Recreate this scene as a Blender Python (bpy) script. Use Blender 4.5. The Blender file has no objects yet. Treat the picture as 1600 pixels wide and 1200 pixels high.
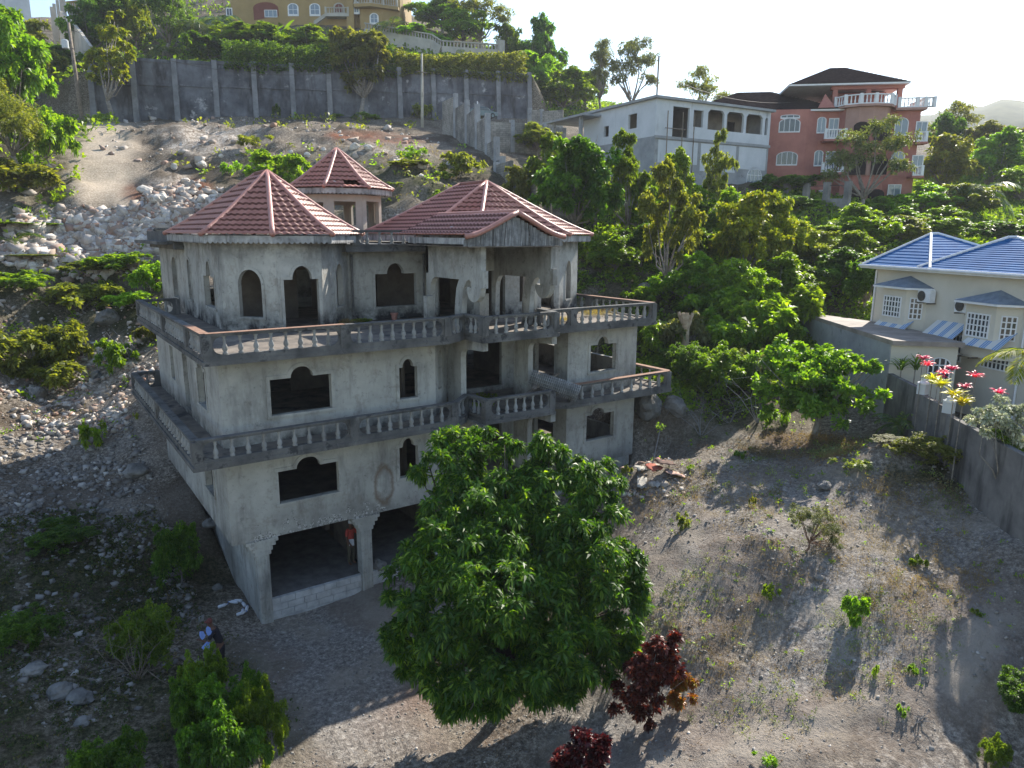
import bpy, math, random
import numpy as np
from mathutils import Vector, Matrix
SC = bpy.context.scene
COL = SC.collection
R = math.radians
rng = np.random.default_rng(7)
random.seed(7)
# ------------------------------------------------------------------ camera
CP = np.array([-5.0215, -23.5371, 12.5966]); PITCH, ROLL, HEAD, FPX = 0.2084, 0.0056, 0.9629, 1114.7
CD = np.array([math.cos(HEAD)*math.cos(PITCH), math.sin(HEAD)*math.cos(PITCH), -math.sin(PITCH)])
_r = np.cross(CD, [0, 0, 1]); _r /= np.linalg.norm(_r); _u = np.cross(_r, CD)
CR = _r*math.cos(ROLL)+_u*math.sin(ROLL); CU = -_r*math.sin(ROLL)+_u*math.cos(ROLL)
cam = bpy.data.objects.new('camera', bpy.data.cameras.new('camera')); COL.objects.link(cam)
M4 = Matrix(((CR[0], CU[0], -CD[0], CP[0]), (CR[1], CU[1], -CD[1], CP[1]), (CR[2], CU[2], -CD[2], CP[2]), (0, 0, 0, 1)))
cam.matrix_world = M4
cam.data.sensor_width = 36; cam.data.lens = 36*FPX/1600; cam.data.clip_end = 5000; cam.data.clip_start = .1
SC.camera = cam
def at(px, py, D=None, x=None, y=None, z=None):
    "real place in the world seen at a pixel of the photograph, for a distance or a plane"
    v = CD+CR*(px-800)/FPX-CU*(py-600)/FPX
    if D is not None: t = D
    elif x is not None: t = (x-CP[0])/v[0]
    elif y is not None: t = (y-CP[1])/v[1]
    else: t = (z-CP[2])/v[2]
    return CP+v*t
def depth(P): return float((np.asarray(P)-CP)@CD)
# ------------------------------------------------------------------ noise
_tab = np.random.default_rng(3).random((64, 64, 16))
def vnoise(x, y, z=0.0):
    x = np.asarray(x, float); y = np.asarray(y, float); z = np.asarray(z, float)+0*x
    xi = np.floor(x).astype(int); yi = np.floor(y).astype(int); zi = np.floor(z).astype(int)
    fx, fy, fz = x-xi, y-yi, z-zi
    fx = fx*fx*(3-2*fx); fy = fy*fy*(3-2*fy); fz = fz*fz*(3-2*fz)
    r = 0
    for a in (0, 1):
        for b in (0, 1):
            for c in (0, 1):
                r = r+_tab[(xi+a) % 64, (yi+b) % 64, (zi+c) % 16]*(fx if a else 1-fx)*(fy if b else 1-fy)*(fz if c else 1-fz)
    return r*2-1
def fbm(x, y, o=4, s=1.0):
    r = 0; a = 1; t = 0
    for i in range(o):
        r = r+a*vnoise(x*s+17.3*i, y*s-9.1*i, i*1.7); t += a; a *= .5; s *= 2.03
    return r/t
def sstep(a, b, x):
    t = np.clip((x-a)/(b-a), 0, 1); return t*t*(3-2*t)
# ------------------------------------------------------------------ terrain height
_cp = []
def W(x, y, z): _cp.append((x, y, z))
def PX(px, py, D, dz=0):
    p = at(px, py, D=D); _cp.append((p[0], p[1], p[2]+dz))
for p in [(1, -1, -.8), (5, -1, -.75), (9, -1, -.6), (2, -5, -.85), (6, -6, -.85), (-1, -6, -.7), (10, -4, -.35), (12, -2, .3), (14, -.8, 1.2),
          (18.4, -.5, 2.2), (18.6, 4, 2.5), (.2, .2, -.6), (.5, 4.4, -.35), (.5, 6.2, .4), (0, 9, 1.4), (-.5, 12.2, 2.2), (-3, 2, -.3), (-4, 6, .6), (5, 6, -.5), (10, 6, -.3),
          (15, 6, 1.5), (5, 12, 2.5), (12, 12, 3), (0, 16, 4), (3, 20, 6), (9, 19, 7), (16, 18, 5.5), (20, 12, 4.5), (12, 22, 9),
          (-5.8, -5, 0), (-5.6, 0, .5), (-8, -12, -.5), (-3, -15, -1.6), (2, -14, -1.2), (-12, 0, 1.5), (-16, 10, 4.5), (-14, 25, 10), (-22, 40, 20)]: W(*p)
for p in [(60, 850, 27), (40, 780, 30), (200, 700, 34), (100, 700, 34.5), (100, 620, 40), (20, 560, 42), (100, 500, 46), (240, 470, 46), (100, 400, 52), (200, 335, 55), (60, 345, 53),
          (310, 330, 55), (140, 250, 65), (0, 260, 60), (230, 290, 60), (150, 205, 79), (128, 186, 86), (60, 150, 92), (300, 182, 90), (480, 182, 93), (650, 182, 98), (400, 240, 67), (540, 230, 68), (640, 240, 66), (450, 300, 60),
          (700, 290, 56), (640, 330, 52), (800, 240, 78), (820, 182, 103), (760, 182, 101), (780, 330, 56), (850, 400, 49), (960, 450, 45), (1050, 570, 39), (1000, 640, 35), (1100, 640, 35),
          (1000, 735, 31.2), (1100, 690, 33), (1200, 700, 31), (1300, 700, 29.5), (1400, 700, 27.5), (1120, 760, 28), (1250, 760, 27), (1400, 760, 25.5), (1050, 850, 25), (1200, 850, 23.5), (1330, 830, 24),
          (1000, 960, 22.3), (1100, 960, 21.5), (1200, 960, 21), (1350, 950, 20.6), (1000, 1100, 19.5), (1150, 1100, 18.5), (1300, 1100, 17.8), (1450, 1100, 17.6), (1100, 1190, 17), (1300, 1190, 16.2), (1550, 1190, 16.4), (1560, 1000, 18.6),
          (1500, 760, 25), (1595, 870, 21.3), (1480, 880, 22.2), (1390, 655, 32), (1440, 700, 28), (1200, 560, 40), (1150, 480, 45), (1250, 420, 52), (1330, 370, 58), (1200, 340, 60), (1050, 330, 62), (930, 330, 60),
          (1030, 300, 66), (1180, 290, 71), (1300, 318, 74), (1420, 322, 74), (1500, 340, 74), (1590, 340, 76), (1590, 260, 120), (1480, 300, 90), (1590, 225, 220), (1700, 240, 200), (1500, 560, 36),
          (1450, 380, 60), (880, 240, 90), (900, 190, 110), (860, 165, 135), (1000, 190, 130), (1120, 200, 160), (900, 190, 230), (1100, 215, 260), (1250, 225, 280), (1400, 235, 330), (1600, 238, 380), (1200, 262, 520), (1500, 268, 560), (900, 250, 500)]: PX(*p)
for p in [(180, 90, 104, -5.8), (330, 90, 104, -5.8), (560, 90, 110, -5.8), (760, 95, 115, -5.8), (300, 20, 125, -6), (600, 40, 125, -6), (800, 60, 130, -6), (90, 60, 112, -3), (-60, 60, 100, -2), (450, -40, 160, -6)]: PX(*p)
_cp = np.array(_cp)
WL = at(150, 185, D=87)[:2]; WR = at(825, 182, D=103)[:2]          # retaining wall line
_wd = (WR-WL)/np.linalg.norm(WR-WL); _wn = np.array([-_wd[1], _wd[0]]); WLEN = float(np.linalg.norm(WR-WL))
BF = at(1375, 577, z=6.5)[:2]; BN = at(1600, 715, z=6.0)[:2]       # garden wall of the blue roofed house
_bd = (BN-BF)/np.linalg.norm(BN-BF); BE = BN+_bd*14; _bn = np.array([-_bd[1], _bd[0]])
def _solve():
    X = _cp[:, :2]; d = np.linalg.norm(X[:, None]-X[None], axis=2)
    A = -np.sqrt(d*d+1.0); n = len(X)
    P = np.c_[np.ones(n), X/50]
    K = np.zeros((n+3, n+3)); K[:n, :n] = A+np.eye(n)*-.25; K[:n, n:] = P; K[n:, :n] = P.T
    return np.linalg.solve(K, np.r_[_cp[:, 2], 0, 0, 0])
_w = _solve()
def base_h(x, y):
    x = np.atleast_1d(np.asarray(x, float)); y = np.atleast_1d(np.asarray(y, float)); out = np.zeros(x.shape)
    n = len(_cp); xf, yf, of = x.ravel(), y.ravel(), out.ravel()
    for i in range(0, len(xf), 20000):
        a = xf[i:i+20000, None]-_cp[None, :, 0]; b = yf[i:i+20000, None]-_cp[None, :, 1]
        of[i:i+20000] = -np.sqrt(a*a+b*b+1.0)@_w[:n]+_w[n]+_w[n+1]*xf[i:i+20000]/50+_w[n+2]*yf[i:i+20000]/50
    return of.reshape(x.shape)
def inbox(x, y, x0, x1, y0, y1, e):
    return sstep(x0-e, x0, x)*sstep(-x1-e, -x1, -x)*sstep(y0-e, y0, y)*sstep(-y1-e, -y1, -y)
def H(x, y, rough=True):
    x = np.atleast_1d(np.asarray(x, float)); y = np.atleast_1d(np.asarray(y, float))
    z = base_h(x, y)
    far = np.hypot(x-CP[0], y-CP[1])
    z = np.minimum(z, 62+.02*far)
    ap = np.exp(-((x-3.5)/7)**4-((y+4.5)/4.5)**4)                 # smooth forecourt
    if rough:
        a = 1-.85*ap
        z = z+a*(fbm(x, y, 4, .33)*.42+fbm(x, y, 4, 1.4)*.13)+(1-.7*ap)*fbm(x+31, y, 3, 4.5)*.035
        z = z+np.clip(far-70, 0, 60)/60*fbm(x, y, 3, .06)*2.0
        g = sstep(15, 24, y)*sstep(-80, -62, -y)*sstep(-34, -26, -x)
        z = z+g*(np.abs(fbm(x-5, y+9, 4, .22))*1.9+np.abs(fbm(x, y, 3, .8))*.55-.3)*(1-.8*np.exp(-((x-3-.02*(y-45))/2.6)**4))
    s = (x-WL[0])*_wn[0]+(y-WL[1])*_wn[1]; t = (x-WL[0])*_wd[0]+(y-WL[1])*_wd[1]
    z = z+5.8*sstep(.2, 1.6, s)*sstep(-9, -.5, t)*sstep(-WLEN-5, -WLEN-.5, -t)
    z = np.where((s > 1.2) & (s < 7) & (t > -1) & (t < WLEN+1), np.minimum(z, 34.0), z)
    s = (x-BF[0])*_bn[0]+(y-BF[1])*_bn[1]; t = (x-BF[0])*_bd[0]+(y-BF[1])*_bd[1]
    m = sstep(.25, .7, s)*sstep(-7.5, -5.5, t)
    z = z*(1-m)+m*(4.6+.03*fbm(x, y, 2, 1))
    m = inbox(x, y, .95, 18.2, .35, 17.8, .35)                     # dug out under the concrete house
    z = z*(1-m)+m*np.minimum(z, np.where(x < 13.6, -.5, .5))
    return z
def h1(x, y): return float(H(x, y)[0])
def pick(px, py, tmin=8, tmax=500):
    v = CD+CR*(px-800)/FPX-CU*(py-600)/FPX
    t = tmin*np.exp(np.linspace(0, math.log(tmax/tmin), 420))
    P = CP+v*t[:, None]; d = P[:, 2]-H(P[:, 0], P[:, 1])
    k = np.argmax(d < 0)
    if d[k] >= 0: return at(px, py, D=tmax)
    a, b = t[k-1], t[k]
    for _ in range(12):
        m = (a+b)/2; q = CP+v*m
        if q[2] < h1(q[0], q[1]): b = m
        else: a = m
    q = CP+v*b; q[2] = h1(q[0], q[1]); return q
# ------------------------------------------------------------------ mesh builder
class MB:
    def __init__(s, M=None): s.v = []; s.f = []; s.M = M
    def add(s, vs, fs):
        o = len(s.v)
        if s.M is not None: vs = [tuple(s.M @ Vector(p)) for p in vs]
        s.v += [tuple(map(float, p)) for p in vs]; s.f += [tuple(i+o for i in f) for f in fs]; return s
    def box(s, x0, x1, y0, y1, z0, z1):
        return s.add([(x0, y0, z0), (x1, y0, z0), (x1, y1, z0), (x0, y1, z0), (x0, y0, z1), (x1, y0, z1), (x1, y1, z1), (x0, y1, z1)],
                     [(0, 3, 2, 1), (4, 5, 6, 7), (0, 1, 5, 4), (1, 2, 6, 5), (2, 3, 7, 6), (3, 0, 4, 7)])
    def bar(s, a, b, w, h, up=(0, 0, 1)):
        "box of width w and height h along a-b; a and b are on its top centre line"
        a = Vector(a); b = Vector(b); d = (b-a).normalized(); u = Vector(up); r = d.cross(u).normalized(); u = r.cross(d)
        vs = []
        for p in (a, b):
            for sx, sz in ((-1, -1), (1, -1), (1, 0), (-1, 0)): vs.append(p+r*sx*w/2+u*sz*h)
        return s.add([tuple(p) for p in vs], [(0, 1, 2, 3), (7, 6, 5, 4), (0, 4, 5, 1), (1, 5, 6, 2), (2, 6, 7, 3), (3, 7, 4, 0)])
    def prism(s, pts, z0, z1):
        n = len(pts)
        vs = [(p[0], p[1], z0) for p in pts]+[(p[0], p[1], z1) for p in pts]
        return s.add(vs, [tuple(range(n))[::-1], tuple(range(n, 2*n))]+[(i, (i+1) % n, n+(i+1) % n, n+i) for i in range(n)])
    def slab(s, poly, d):
        "flat outline of 3d points pushed along d"
        n = len(poly); vs = [tuple(p) for p in poly]+[tuple(Vector(p)+Vector(d)) for p in poly]
        return s.add(vs, [tuple(range(n))[::-1], tuple(range(n, 2*n))]+[(i, (i+1) % n, n+(i+1) % n, n+i) for i in range(n)])
    def tube(s, pts, rad, n=8, cap=True):
        pts = [Vector(p) for p in pts]; vs = []; fs = []; m = len(pts)
        if not hasattr(rad, '__len__'): rad = [rad]*m
        ref = Vector((0, 0, 1)) if abs((pts[-1]-pts[0]).normalized().z) < .9 else Vector((1, 0, 0))
        for i, p in enumerate(pts):
            d = (pts[min(i+1, m-1)]-pts[max(i-1, 0)]).normalized()
            a = d.cross(ref).normalized(); b = d.cross(a)
            for k in range(n):
                t = 2*math.pi*k/n; vs.append(tuple(p+(a*math.cos(t)+b*math.sin(t))*rad[i]))
        for i in range(m-1):
            for k in range(n): fs.append((i*n+k, i*n+(k+1) % n, (i+1)*n+(k+1) % n, (i+1)*n+k))
        if cap: fs += [tuple(range(n))[::-1], tuple(range((m-1)*n, m*n))]
        return s.add(vs, fs)
    def lathe(s, prof, n=10, o=(0, 0, 0)):
        vs = []; m = len(prof)
        for r_, z_ in prof:
            for k in range(n):
                t = 2*math.pi*k/n; vs.append((o[0]+r_*math.cos(t), o[1]+r_*math.sin(t), o[2]+z_))
        fs = [(i*n+k, i*n+(k+1) % n, (i+1)*n+(k+1) % n, (i+1)*n+k) for i in range(m-1) for k in range(n)]
        return s.add(vs, fs+[tuple(range(n))[::-1], tuple(range((m-1)*n, m*n))])
    def rock(s, c, r, seed, sub=2, flat=.75):
        co, fa = ICO[sub]; g = np.random.default_rng(seed); a = g.uniform(0, 99, 3)
        k = 1+.34*vnoise(co[:, 0]*1.3+a[0], co[:, 1]*1.3+a[1], co[:, 2]*1.3+a[2])+.12*vnoise(co[:, 0]*3.7+a[2], co[:, 1]*3.7+a[0], co[:, 2]*3.7)
        sc = g.uniform(.75, 1.25, 3)*r; p = co*k[:, None]*sc*[1, 1, flat]; t = g.uniform(0, 6.3)
        p = np.c_[p[:, 0]*math.cos(t)-p[:, 1]*math.sin(t), p[:, 0]*math.sin(t)+p[:, 1]*math.cos(t), p[:, 2]]+np.asarray(c)
        return s.add([tuple(q) for q in p], [tuple(f) for f in fa])
    def build(s, name, mat, parent=None, smooth=False, bevel=0, **kw):
        me = bpy.data.meshes.new(name); me.from_pydata(s.v, [], s.f); me.update()
        if mat: me.materials.append(mat)
        if smooth: me.shade_smooth()
        o = bpy.data.objects.new(name, me); COL.objects.link(o)
        if bevel:
            b = o.modifiers.new('b', 'BEVEL'); b.width = bevel; b.segments = 2; b.limit_method = 'ANGLE'
        put(o, parent)
        for k, v in kw.items(): o[k] = v
        return o
def put(o, parent):
    "children keep their world coordinates"
    if parent is not None:
        o.parent = parent
        if parent.parent is None: o.matrix_parent_inverse = parent.matrix_basis.inverted()
    return o
def mesh_np(name, V, F, mat, parent=None, smooth=False, cols=None, mat2=None, idx=None):
    me = bpy.data.meshes.new(name); V = np.asarray(V, np.float32); F = np.asarray(F, np.int32)
    me.vertices.add(len(V)); me.vertices.foreach_set('co', V.ravel())
    k = F.shape[1]; me.loops.add(F.size); me.loops.foreach_set('vertex_index', F.ravel())
    me.polygons.add(len(F)); me.polygons.foreach_set('loop_start', np.arange(0, F.size, k, dtype=np.int32))
    me.polygons.foreach_set('loop_total', np.full(len(F), k, np.int32))
    if mat: me.materials.append(mat)
    if mat2: me.materials.append(mat2); me.polygons.foreach_set('material_index', np.asarray(idx, np.int32))
    me.update(calc_edges=True)
    if smooth: me.shade_smooth()
    for nm, c in (cols or {}).items():
        a = me.color_attributes.new(nm, 'FLOAT_COLOR', 'POINT'); a.data.foreach_set('color', np.asarray(c, np.float32).ravel())
    o = bpy.data.objects.new(name, me); COL.objects.link(o); put(o, parent)
    return o
def _ico(sub):
    import bmesh
    b = bmesh.new(); bmesh.ops.create_icosphere(b, subdivisions=sub, radius=1)
    b.verts.ensure_lookup_table()
    r_ = (np.array([v.co[:] for v in b.verts]), np.array([[v.index for v in f.verts] for f in b.faces])); b.free(); return r_
ICO = {1: _ico(1), 2: _ico(2), 3: _ico(3)}
def tag(o, label=None, cat=None, group=None, kind=None):
    if label: o['label'] = label
    if cat: o['category'] = cat
    if group: o['group'] = group
    if kind: o['kind'] = kind
    return o
def thing(name, label, cat, loc=(0, 0, 0), group=None, rz=0):
    o = bpy.data.objects.new(name, None); COL.objects.link(o); o.location = [float(a) for a in loc]; o.rotation_euler = (0, 0, rz)
    o.matrix_basis = Matrix.Translation(Vector(o.location)) @ Matrix.Rotation(rz, 4, 'Z'); o.empty_display_size = .3
    return tag(o, label, cat, group)
def dup(root, loc, rz=0, sc=(1, 1, 1), label=None, group=None, cat=None):
    r_ = root.copy(); COL.objects.link(r_); r_.location = [float(a) for a in loc]; r_.rotation_euler = (0, 0, rz); r_.scale = sc
    def kids(a, b):
        for ch in a.children:
            if ch in made: continue
            c = ch.copy(); COL.objects.link(c); c.parent = b; made.add(c); kids(ch, c)
    made = set(); kids(root, r_)
    return tag(r_, label, cat, group)
# ------------------------------------------------------------------ materials
def newmat(name):
    m = bpy.data.materials.new(name); m.use_nodes = True; nt = m.node_tree; nt.nodes.clear()
    o = nt.nodes.new('ShaderNodeOutputMaterial'); b = nt.nodes.new('ShaderNodeBsdfPrincipled'); nt.links.new(b.outputs[0], o.inputs[0])
    return m, nt, b
def N(nt, t, **kw):
    n = nt.nodes.new('ShaderNode'+t)
    for k, v in kw.items():
        if k in n.inputs: n.inputs[k].default_value = v
        else: setattr(n, k, v)
    return n
def noise(nt, scale, detail=5, rough=.6, vec=None, stretch=None):
    n = N(nt, 'TexNoise'); n.inputs['Scale'].default_value = scale; n.inputs['Detail'].default_value = min(detail, 4); n.inputs['Roughness'].default_value = rough
    if vec is None:
        g = N(nt, 'NewGeometry'); vec = g.outputs['Position']
    if stretch:
        mp = N(nt, 'Mapping'); mp.inputs['Scale'].default_value = stretch; nt.links.new(vec, mp.inputs[0]); vec = mp.outputs[0]
    nt.links.new(vec, n.inputs['Vector']); return n.outputs['Fac']
def ramp(nt, fac, stops):
    r_ = N(nt, 'ValToRGB'); e = r_.color_ramp.elements
    while len(e) < len(stops): e.new(.5)
    for i, (p, c) in enumerate(stops):
        e[i].position = p; e[i].color = (*c, 1) if len(c) == 3 else c
    nt.links.new(fac, r_.inputs[0]); return r_.outputs[0]
def mix(nt, fac, a, b, mode='MIX'):
    m = N(nt, 'MixRGB'); m.blend_type = mode
    for i, v in ((0, fac), (1, a), (2, b)):
        if isinstance(v, (int, float)): m.inputs[i].default_value = v
        elif isinstance(v, tuple): m.inputs[i].default_value = (*v, 1)
        else: nt.links.new(v, m.inputs[i])
    return m.outputs[0]
def bump(nt, b, h, dist, strength=1):
    n = N(nt, 'Bump'); n.inputs['Distance'].default_value = dist; n.inputs['Strength'].default_value = strength
    nt.links.new(h, n.inputs['Height']); nt.links.new(n.outputs[0], b.inputs['Normal'])
def surf(name, c1, c2, scale=2, rough=.85, bd=.01, bs=12, spots=None, streak=None, detail=6, metal=0, spec=.3):
    m, nt, b = newmat(name)
    col = ramp(nt, noise(nt, scale, detail, .65), [(.33, c1), (.68, c2)])
    if streak:
        f = ramp(nt, noise(nt, 1.0, 6, .65, stretch=streak[2]), [(streak[1], (0, 0, 0)), (streak[1]+.2, (1, 1, 1))])
        col = mix(nt, f, col, streak[0])
    if spots:
        f = ramp(nt, noise(nt, spots[2], 7, .7), [(spots[1], (0, 0, 0)), (spots[1]+.1, (1, 1, 1))])
        col = mix(nt, f, col, spots[0])
    nt.links.new(col, b.inputs['Base Color']); b.inputs['Roughness'].default_value = rough; b.inputs['Metallic'].default_value = metal
    b.inputs['Specular IOR Level'].default_value = spec
    if bd: bump(nt, b, noise(nt, bs, 6, .7), bd)
    return m
def leafmat(name, c1, c2, c3=None, gloss=.45, trans=.5, dead=None, tint=(2.5, 2.4, .5)):
    m, nt, b = newmat(name)
    g = N(nt, 'NewGeometry'); o = N(nt, 'ObjectInfo')
    st = [(0, c1), (.7, c2), (1, c3 or c2)]
    if dead: st = [(0, c1), (.6, c2), (.9, c3 or c2), (.93, dead)]
    col = ramp(nt, g.outputs['Random Per Island'], st)
    big = ramp(nt, noise(nt, .9, 2, .5), [(.3, (.62, .66, .6)), (.7, (1.25, 1.2, 1.05))])
    col = mix(nt, 1, col, big, 'MULTIPLY')
    hv = N(nt, 'HueSaturation'); nt.links.new(col, hv.inputs['Color'])
    mr = N(nt, 'MapRange'); mr.inputs[3].default_value = .85; mr.inputs[4].default_value = 1.3; nt.links.new(o.outputs['Random'], mr.inputs[0]); nt.links.new(mr.outputs[0], hv.inputs['Value'])
    mr2 = N(nt, 'MapRange'); mr2.inputs[3].default_value = .485; mr2.inputs[4].default_value = .515; nt.links.new(o.outputs['Random'], mr2.inputs[0]); nt.links.new(mr2.outputs[0], hv.inputs['Hue'])
    col = hv.outputs[0]
    nt.links.new(col, b.inputs['Base Color']); b.inputs['Roughness'].default_value = gloss; b.inputs['Specular IOR Level'].default_value = .4
    t = N(nt, 'BsdfTranslucent'); c2_ = mix(nt, 1, col, tint, 'MULTIPLY'); nt.links.new(c2_, t.inputs[0])
    ms = N(nt, 'MixShader'); ms.inputs[0].default_value = trans
    out = [n for n in nt.nodes if n.type == 'OUTPUT_MATERIAL'][0]
    nt.links.new(b.outputs[0], ms.inputs[1]); nt.links.new(t.outputs[0], ms.inputs[2]); nt.links.new(ms.outputs[0], out.inputs[0])
    return m
def glassmat(name, c=(.03, .04, .05)):
    m, nt, b = newmat(name); b.inputs['Base Color'].default_value = (*c, 1); b.inputs['Roughness'].default_value = .08; b.inputs['Specular IOR Level'].default_value = .8
    return m
def concrete(name, base=(.30, .285, .255), dirt=.5, moldz=None):
    "weathered render: broad blotches, vertical run marks, mould growing up from each floor and down from each ledge"
    m, nt, b = newmat(name)
    c = [min(1, v) for v in base]; lt = tuple(min(1, v*1.28) for v in c); dk = tuple(v*.72 for v in c)
    col = ramp(nt, noise(nt, .55, 8, .66), [(.3, dk), (.5, tuple(c)), (.72, lt)])
    f = ramp(nt, noise(nt, 1.0, 7, .7, stretch=(1.5, 1.5, .38)), [(.5, (0, 0, 0)), (.7, (dirt, dirt, dirt))])
    col = mix(nt, f, col, (.11, .105, .1))
    f = ramp(nt, noise(nt, .9, 8, .8), [(.54, (0, 0, 0)), (.68, (.55,)*3)]); col = mix(nt, f, col, (.20, .175, .145))
    f = ramp(nt, noise(nt, 4, 8, .8), [(.56, (0, 0, 0)), (.7, (dirt*.8,)*3)])
    col = mix(nt, f, col, (.07, .07, .07))
    if moldz:
        g = N(nt, 'NewGeometry'); sp = N(nt, 'SeparateXYZ'); nt.links.new(g.outputs['Position'], sp.inputs[0])
        fl = None
        for z0, hh, amt in moldz:
            mr = N(nt, 'MapRange'); mr.inputs[1].default_value = z0; mr.inputs[2].default_value = z0+hh; mr.inputs[3].default_value = amt; mr.inputs[4].default_value = 0
            nt.links.new(sp.outputs[2], mr.inputs[0])
            lo = N(nt, 'Math', operation='GREATER_THAN'); nt.links.new(sp.outputs[2], lo.inputs[0]); lo.inputs[1].default_value = min(z0, z0+hh)-.02
            hi = N(nt, 'Math', operation='LESS_THAN'); nt.links.new(sp.outputs[2], hi.inputs[0]); hi.inputs[1].default_value = max(z0, z0+hh)+.02
            q = N(nt, 'Math', operation='MULTIPLY'); nt.links.new(lo.outputs[0], q.inputs[0]); nt.links.new(hi.outputs[0], q.inputs[1])
            q2 = N(nt, 'Math', operation='MULTIPLY'); nt.links.new(q.outputs[0], q2.inputs[0]); nt.links.new(mr.outputs[0], q2.inputs[1])
            if fl is None: fl = q2.outputs[0]
            else:
                a = N(nt, 'Math', operation='MAXIMUM'); nt.links.new(fl, a.inputs[0]); nt.links.new(q2.outputs[0], a.inputs[1]); fl = a.outputs[0]
        nn = ramp(nt, noise(nt, 1.3, 6, .7), [(.36, (0, 0, 0)), (.6, (1.3, 1.3, 1.3))])
        q = N(nt, 'Math', operation='MULTIPLY', use_clamp=True); nt.links.new(fl, q.inputs[0]); nt.links.new(nn, q.inputs[1])
        col = mix(nt, q.outputs[0], col, (.035, .035, .038))
    if moldz:
        def mth(op, a, c=None, clamp=False):
            q = N(nt, 'Math', operation=op, use_clamp=clamp)
            for i, v in ((0, a), (1, c)):
                if v is None: continue
                if isinstance(v, (int, float)): q.inputs[i].default_value = v
                else: nt.links.new(v, q.inputs[i])
            return q.outputs[0]
        n_ = noise(nt, 3.0, 4, .7); X, Y, Z = sp.outputs
        front = mth('LESS_THAN', Y, .03)
        u = mth('MULTIPLY', mth('ADD', X, -5.55), 2.9); v = mth('MULTIPLY', mth('ADD', Z, -3.35), 1.45)
        rr = mth('ADD', mth('SQRT', mth('ADD', mth('MULTIPLY', u, u), mth('MULTIPLY', v, v))), mth('MULTIPLY', mth('ADD', n_, -.5), .7))
        ring = mth('MULTIPLY', mth('SUBTRACT', 1.0, mth('MULTIPLY', mth('ABSOLUTE', mth('ADD', rr, -1.0)), 3.2), True), mth('MULTIPLY', front, .75))
        col = mix(nt, ring, col, (.17, .115, .075))
        band = mth('MULTIPLY', mth('LESS_THAN', Z, 2.85), mth('GREATER_THAN', Z, 2.28)); xr = mth('MULTIPLY', mth('GREATER_THAN', X, .7), mth('LESS_THAN', X, 5.6))
        fl_ = mth('MULTIPLY', mth('MULTIPLY', mth('MULTIPLY', band, xr), front), mth('GREATER_THAN', mth('ADD', n_, mth('MULTIPLY', mth('SUBTRACT', 2.6, Z), .22)), .55))
        col = mix(nt, fl_, col, ramp(nt, noise(nt, 14, 4, .8), [(.44, (.12, .115, .11)), (.56, (.55, .54, .51))]))
    nt.links.new(col, b.inputs['Base Color']); b.inputs['Roughness'].default_value = .92; b.inputs['Specular IOR Level'].default_value = .15
    bump(nt, b, noise(nt, 9, 8, .75), .02)
    return m
# ------------------------------------------------------------------ shared materials
FL = [(8.9, .9, 1.0), (5.7, .55, .7), (12.25, -1.0, .55), (5.4, -.35, .4), (8.6, -.3, .35), (2.3, .6, .35)]
M_wall = concrete('weathered_render', (.395, .39, .36), .58, FL)
M_slab = surf('mouldy_concrete', (.065, .065, .065), (.19, .185, .175), 1.1, .95, .02, 12, spots=((.05, .05, .052), .55, 2.2), streak=((.30, .29, .275), .62, (3, 3, .8)))
M_bal = concrete('stained_cast_stone', (.28, .28, .27), .75)
M_floor = surf('dusty_floor', (.10, .09, .08), (.26, .22, .18), 1.2, spots=((.05, .05, .05), .55, .8))
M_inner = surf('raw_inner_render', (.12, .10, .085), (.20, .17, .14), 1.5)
M_sand = surf('sun_bleached_render', (.36, .32, .27), (.48, .43, .37), 1.1)
M_brown = surf('red_brown_tile_coping', (.22, .12, .08), (.33, .20, .14), 6)
def roofmat(name, c1, c2, dk):
    m, nt, b = newmat(name)
    col = ramp(nt, noise(nt, 1.3, 6, .7), [(.3, c1), (.7, c2)])
    f = ramp(nt, noise(nt, 4, 7, .7), [(.56, (0, 0, 0)), (.72, (.75,)*3)])
    col = mix(nt, f, col, dk)
    f = ramp(nt, noise(nt, 9, 4, .7), [(.62, (0, 0, 0)), (.7, (.35,)*3)])
    col = mix(nt, f, col, (.5, .42, .36))
    nt.links.new(col, b.inputs['Base Color']); b.inputs['Roughness'].default_value = .42; b.inputs['Specular IOR Level'].default_value = .45
    bump(nt, b, noise(nt, 14, 5, .7), .012)
    return m
M_roof = roofmat('terracotta_coated_tiles', (.35, .14, .108), (.45, .20, .155), (.19, .085, .07))
M_cap = roofmat('terracotta_ridge_caps', (.37, .17, .135), (.46, .22, .18), (.2, .1, .08))
M_course = surf('tile_lip_shade', (.08, .032, .026), (.17, .07, .055), 5, .9, .004)  # dark riser colour paints in the shadow line under each tile course
M_fascia = surf('grey_painted_fascia', (.22, .22, .22), (.46, .46, .45), 3, streak=((.10, .10, .10), .5, (3, 3, .6)))
M_board = surf('bare_weathered_boards', (.13, .135, .14), (.34, .345, .35), 3, streak=((.08, .08, .08), .45, (9, 9, .5)), bs=30)
M_wood = surf('weathered_wood', (.16, .13, .10), (.30, .25, .20), 5, streak=((.08, .07, .06), .5, (10, 10, .6)))
M_white = surf('white_paint', (.66, .67, .68), (.80, .80, .80), 2, .6, .004)
M_limestone = surf('pale_limestone', (.36, .33, .29), (.68, .63, .56), 1.6, .9, .05, 5, spots=((.30, .17, .11), .56, .9))
M_greystone = surf('grey_weathered_stone', (.10, .10, .095), (.26, .25, .235), 1.4, .95, .05, 5, spots=((.06, .065, .05), .58, 1.7))
M_bark = surf('grey_bark', (.16, .14, .12), (.32, .29, .25), 5, .95, .02, 20)
M_dark = surf('black_plastic', (.012, .012, .014), (.03, .03, .03), 4, .45)
M_glass = glassmat('dark_window_glass')
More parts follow.
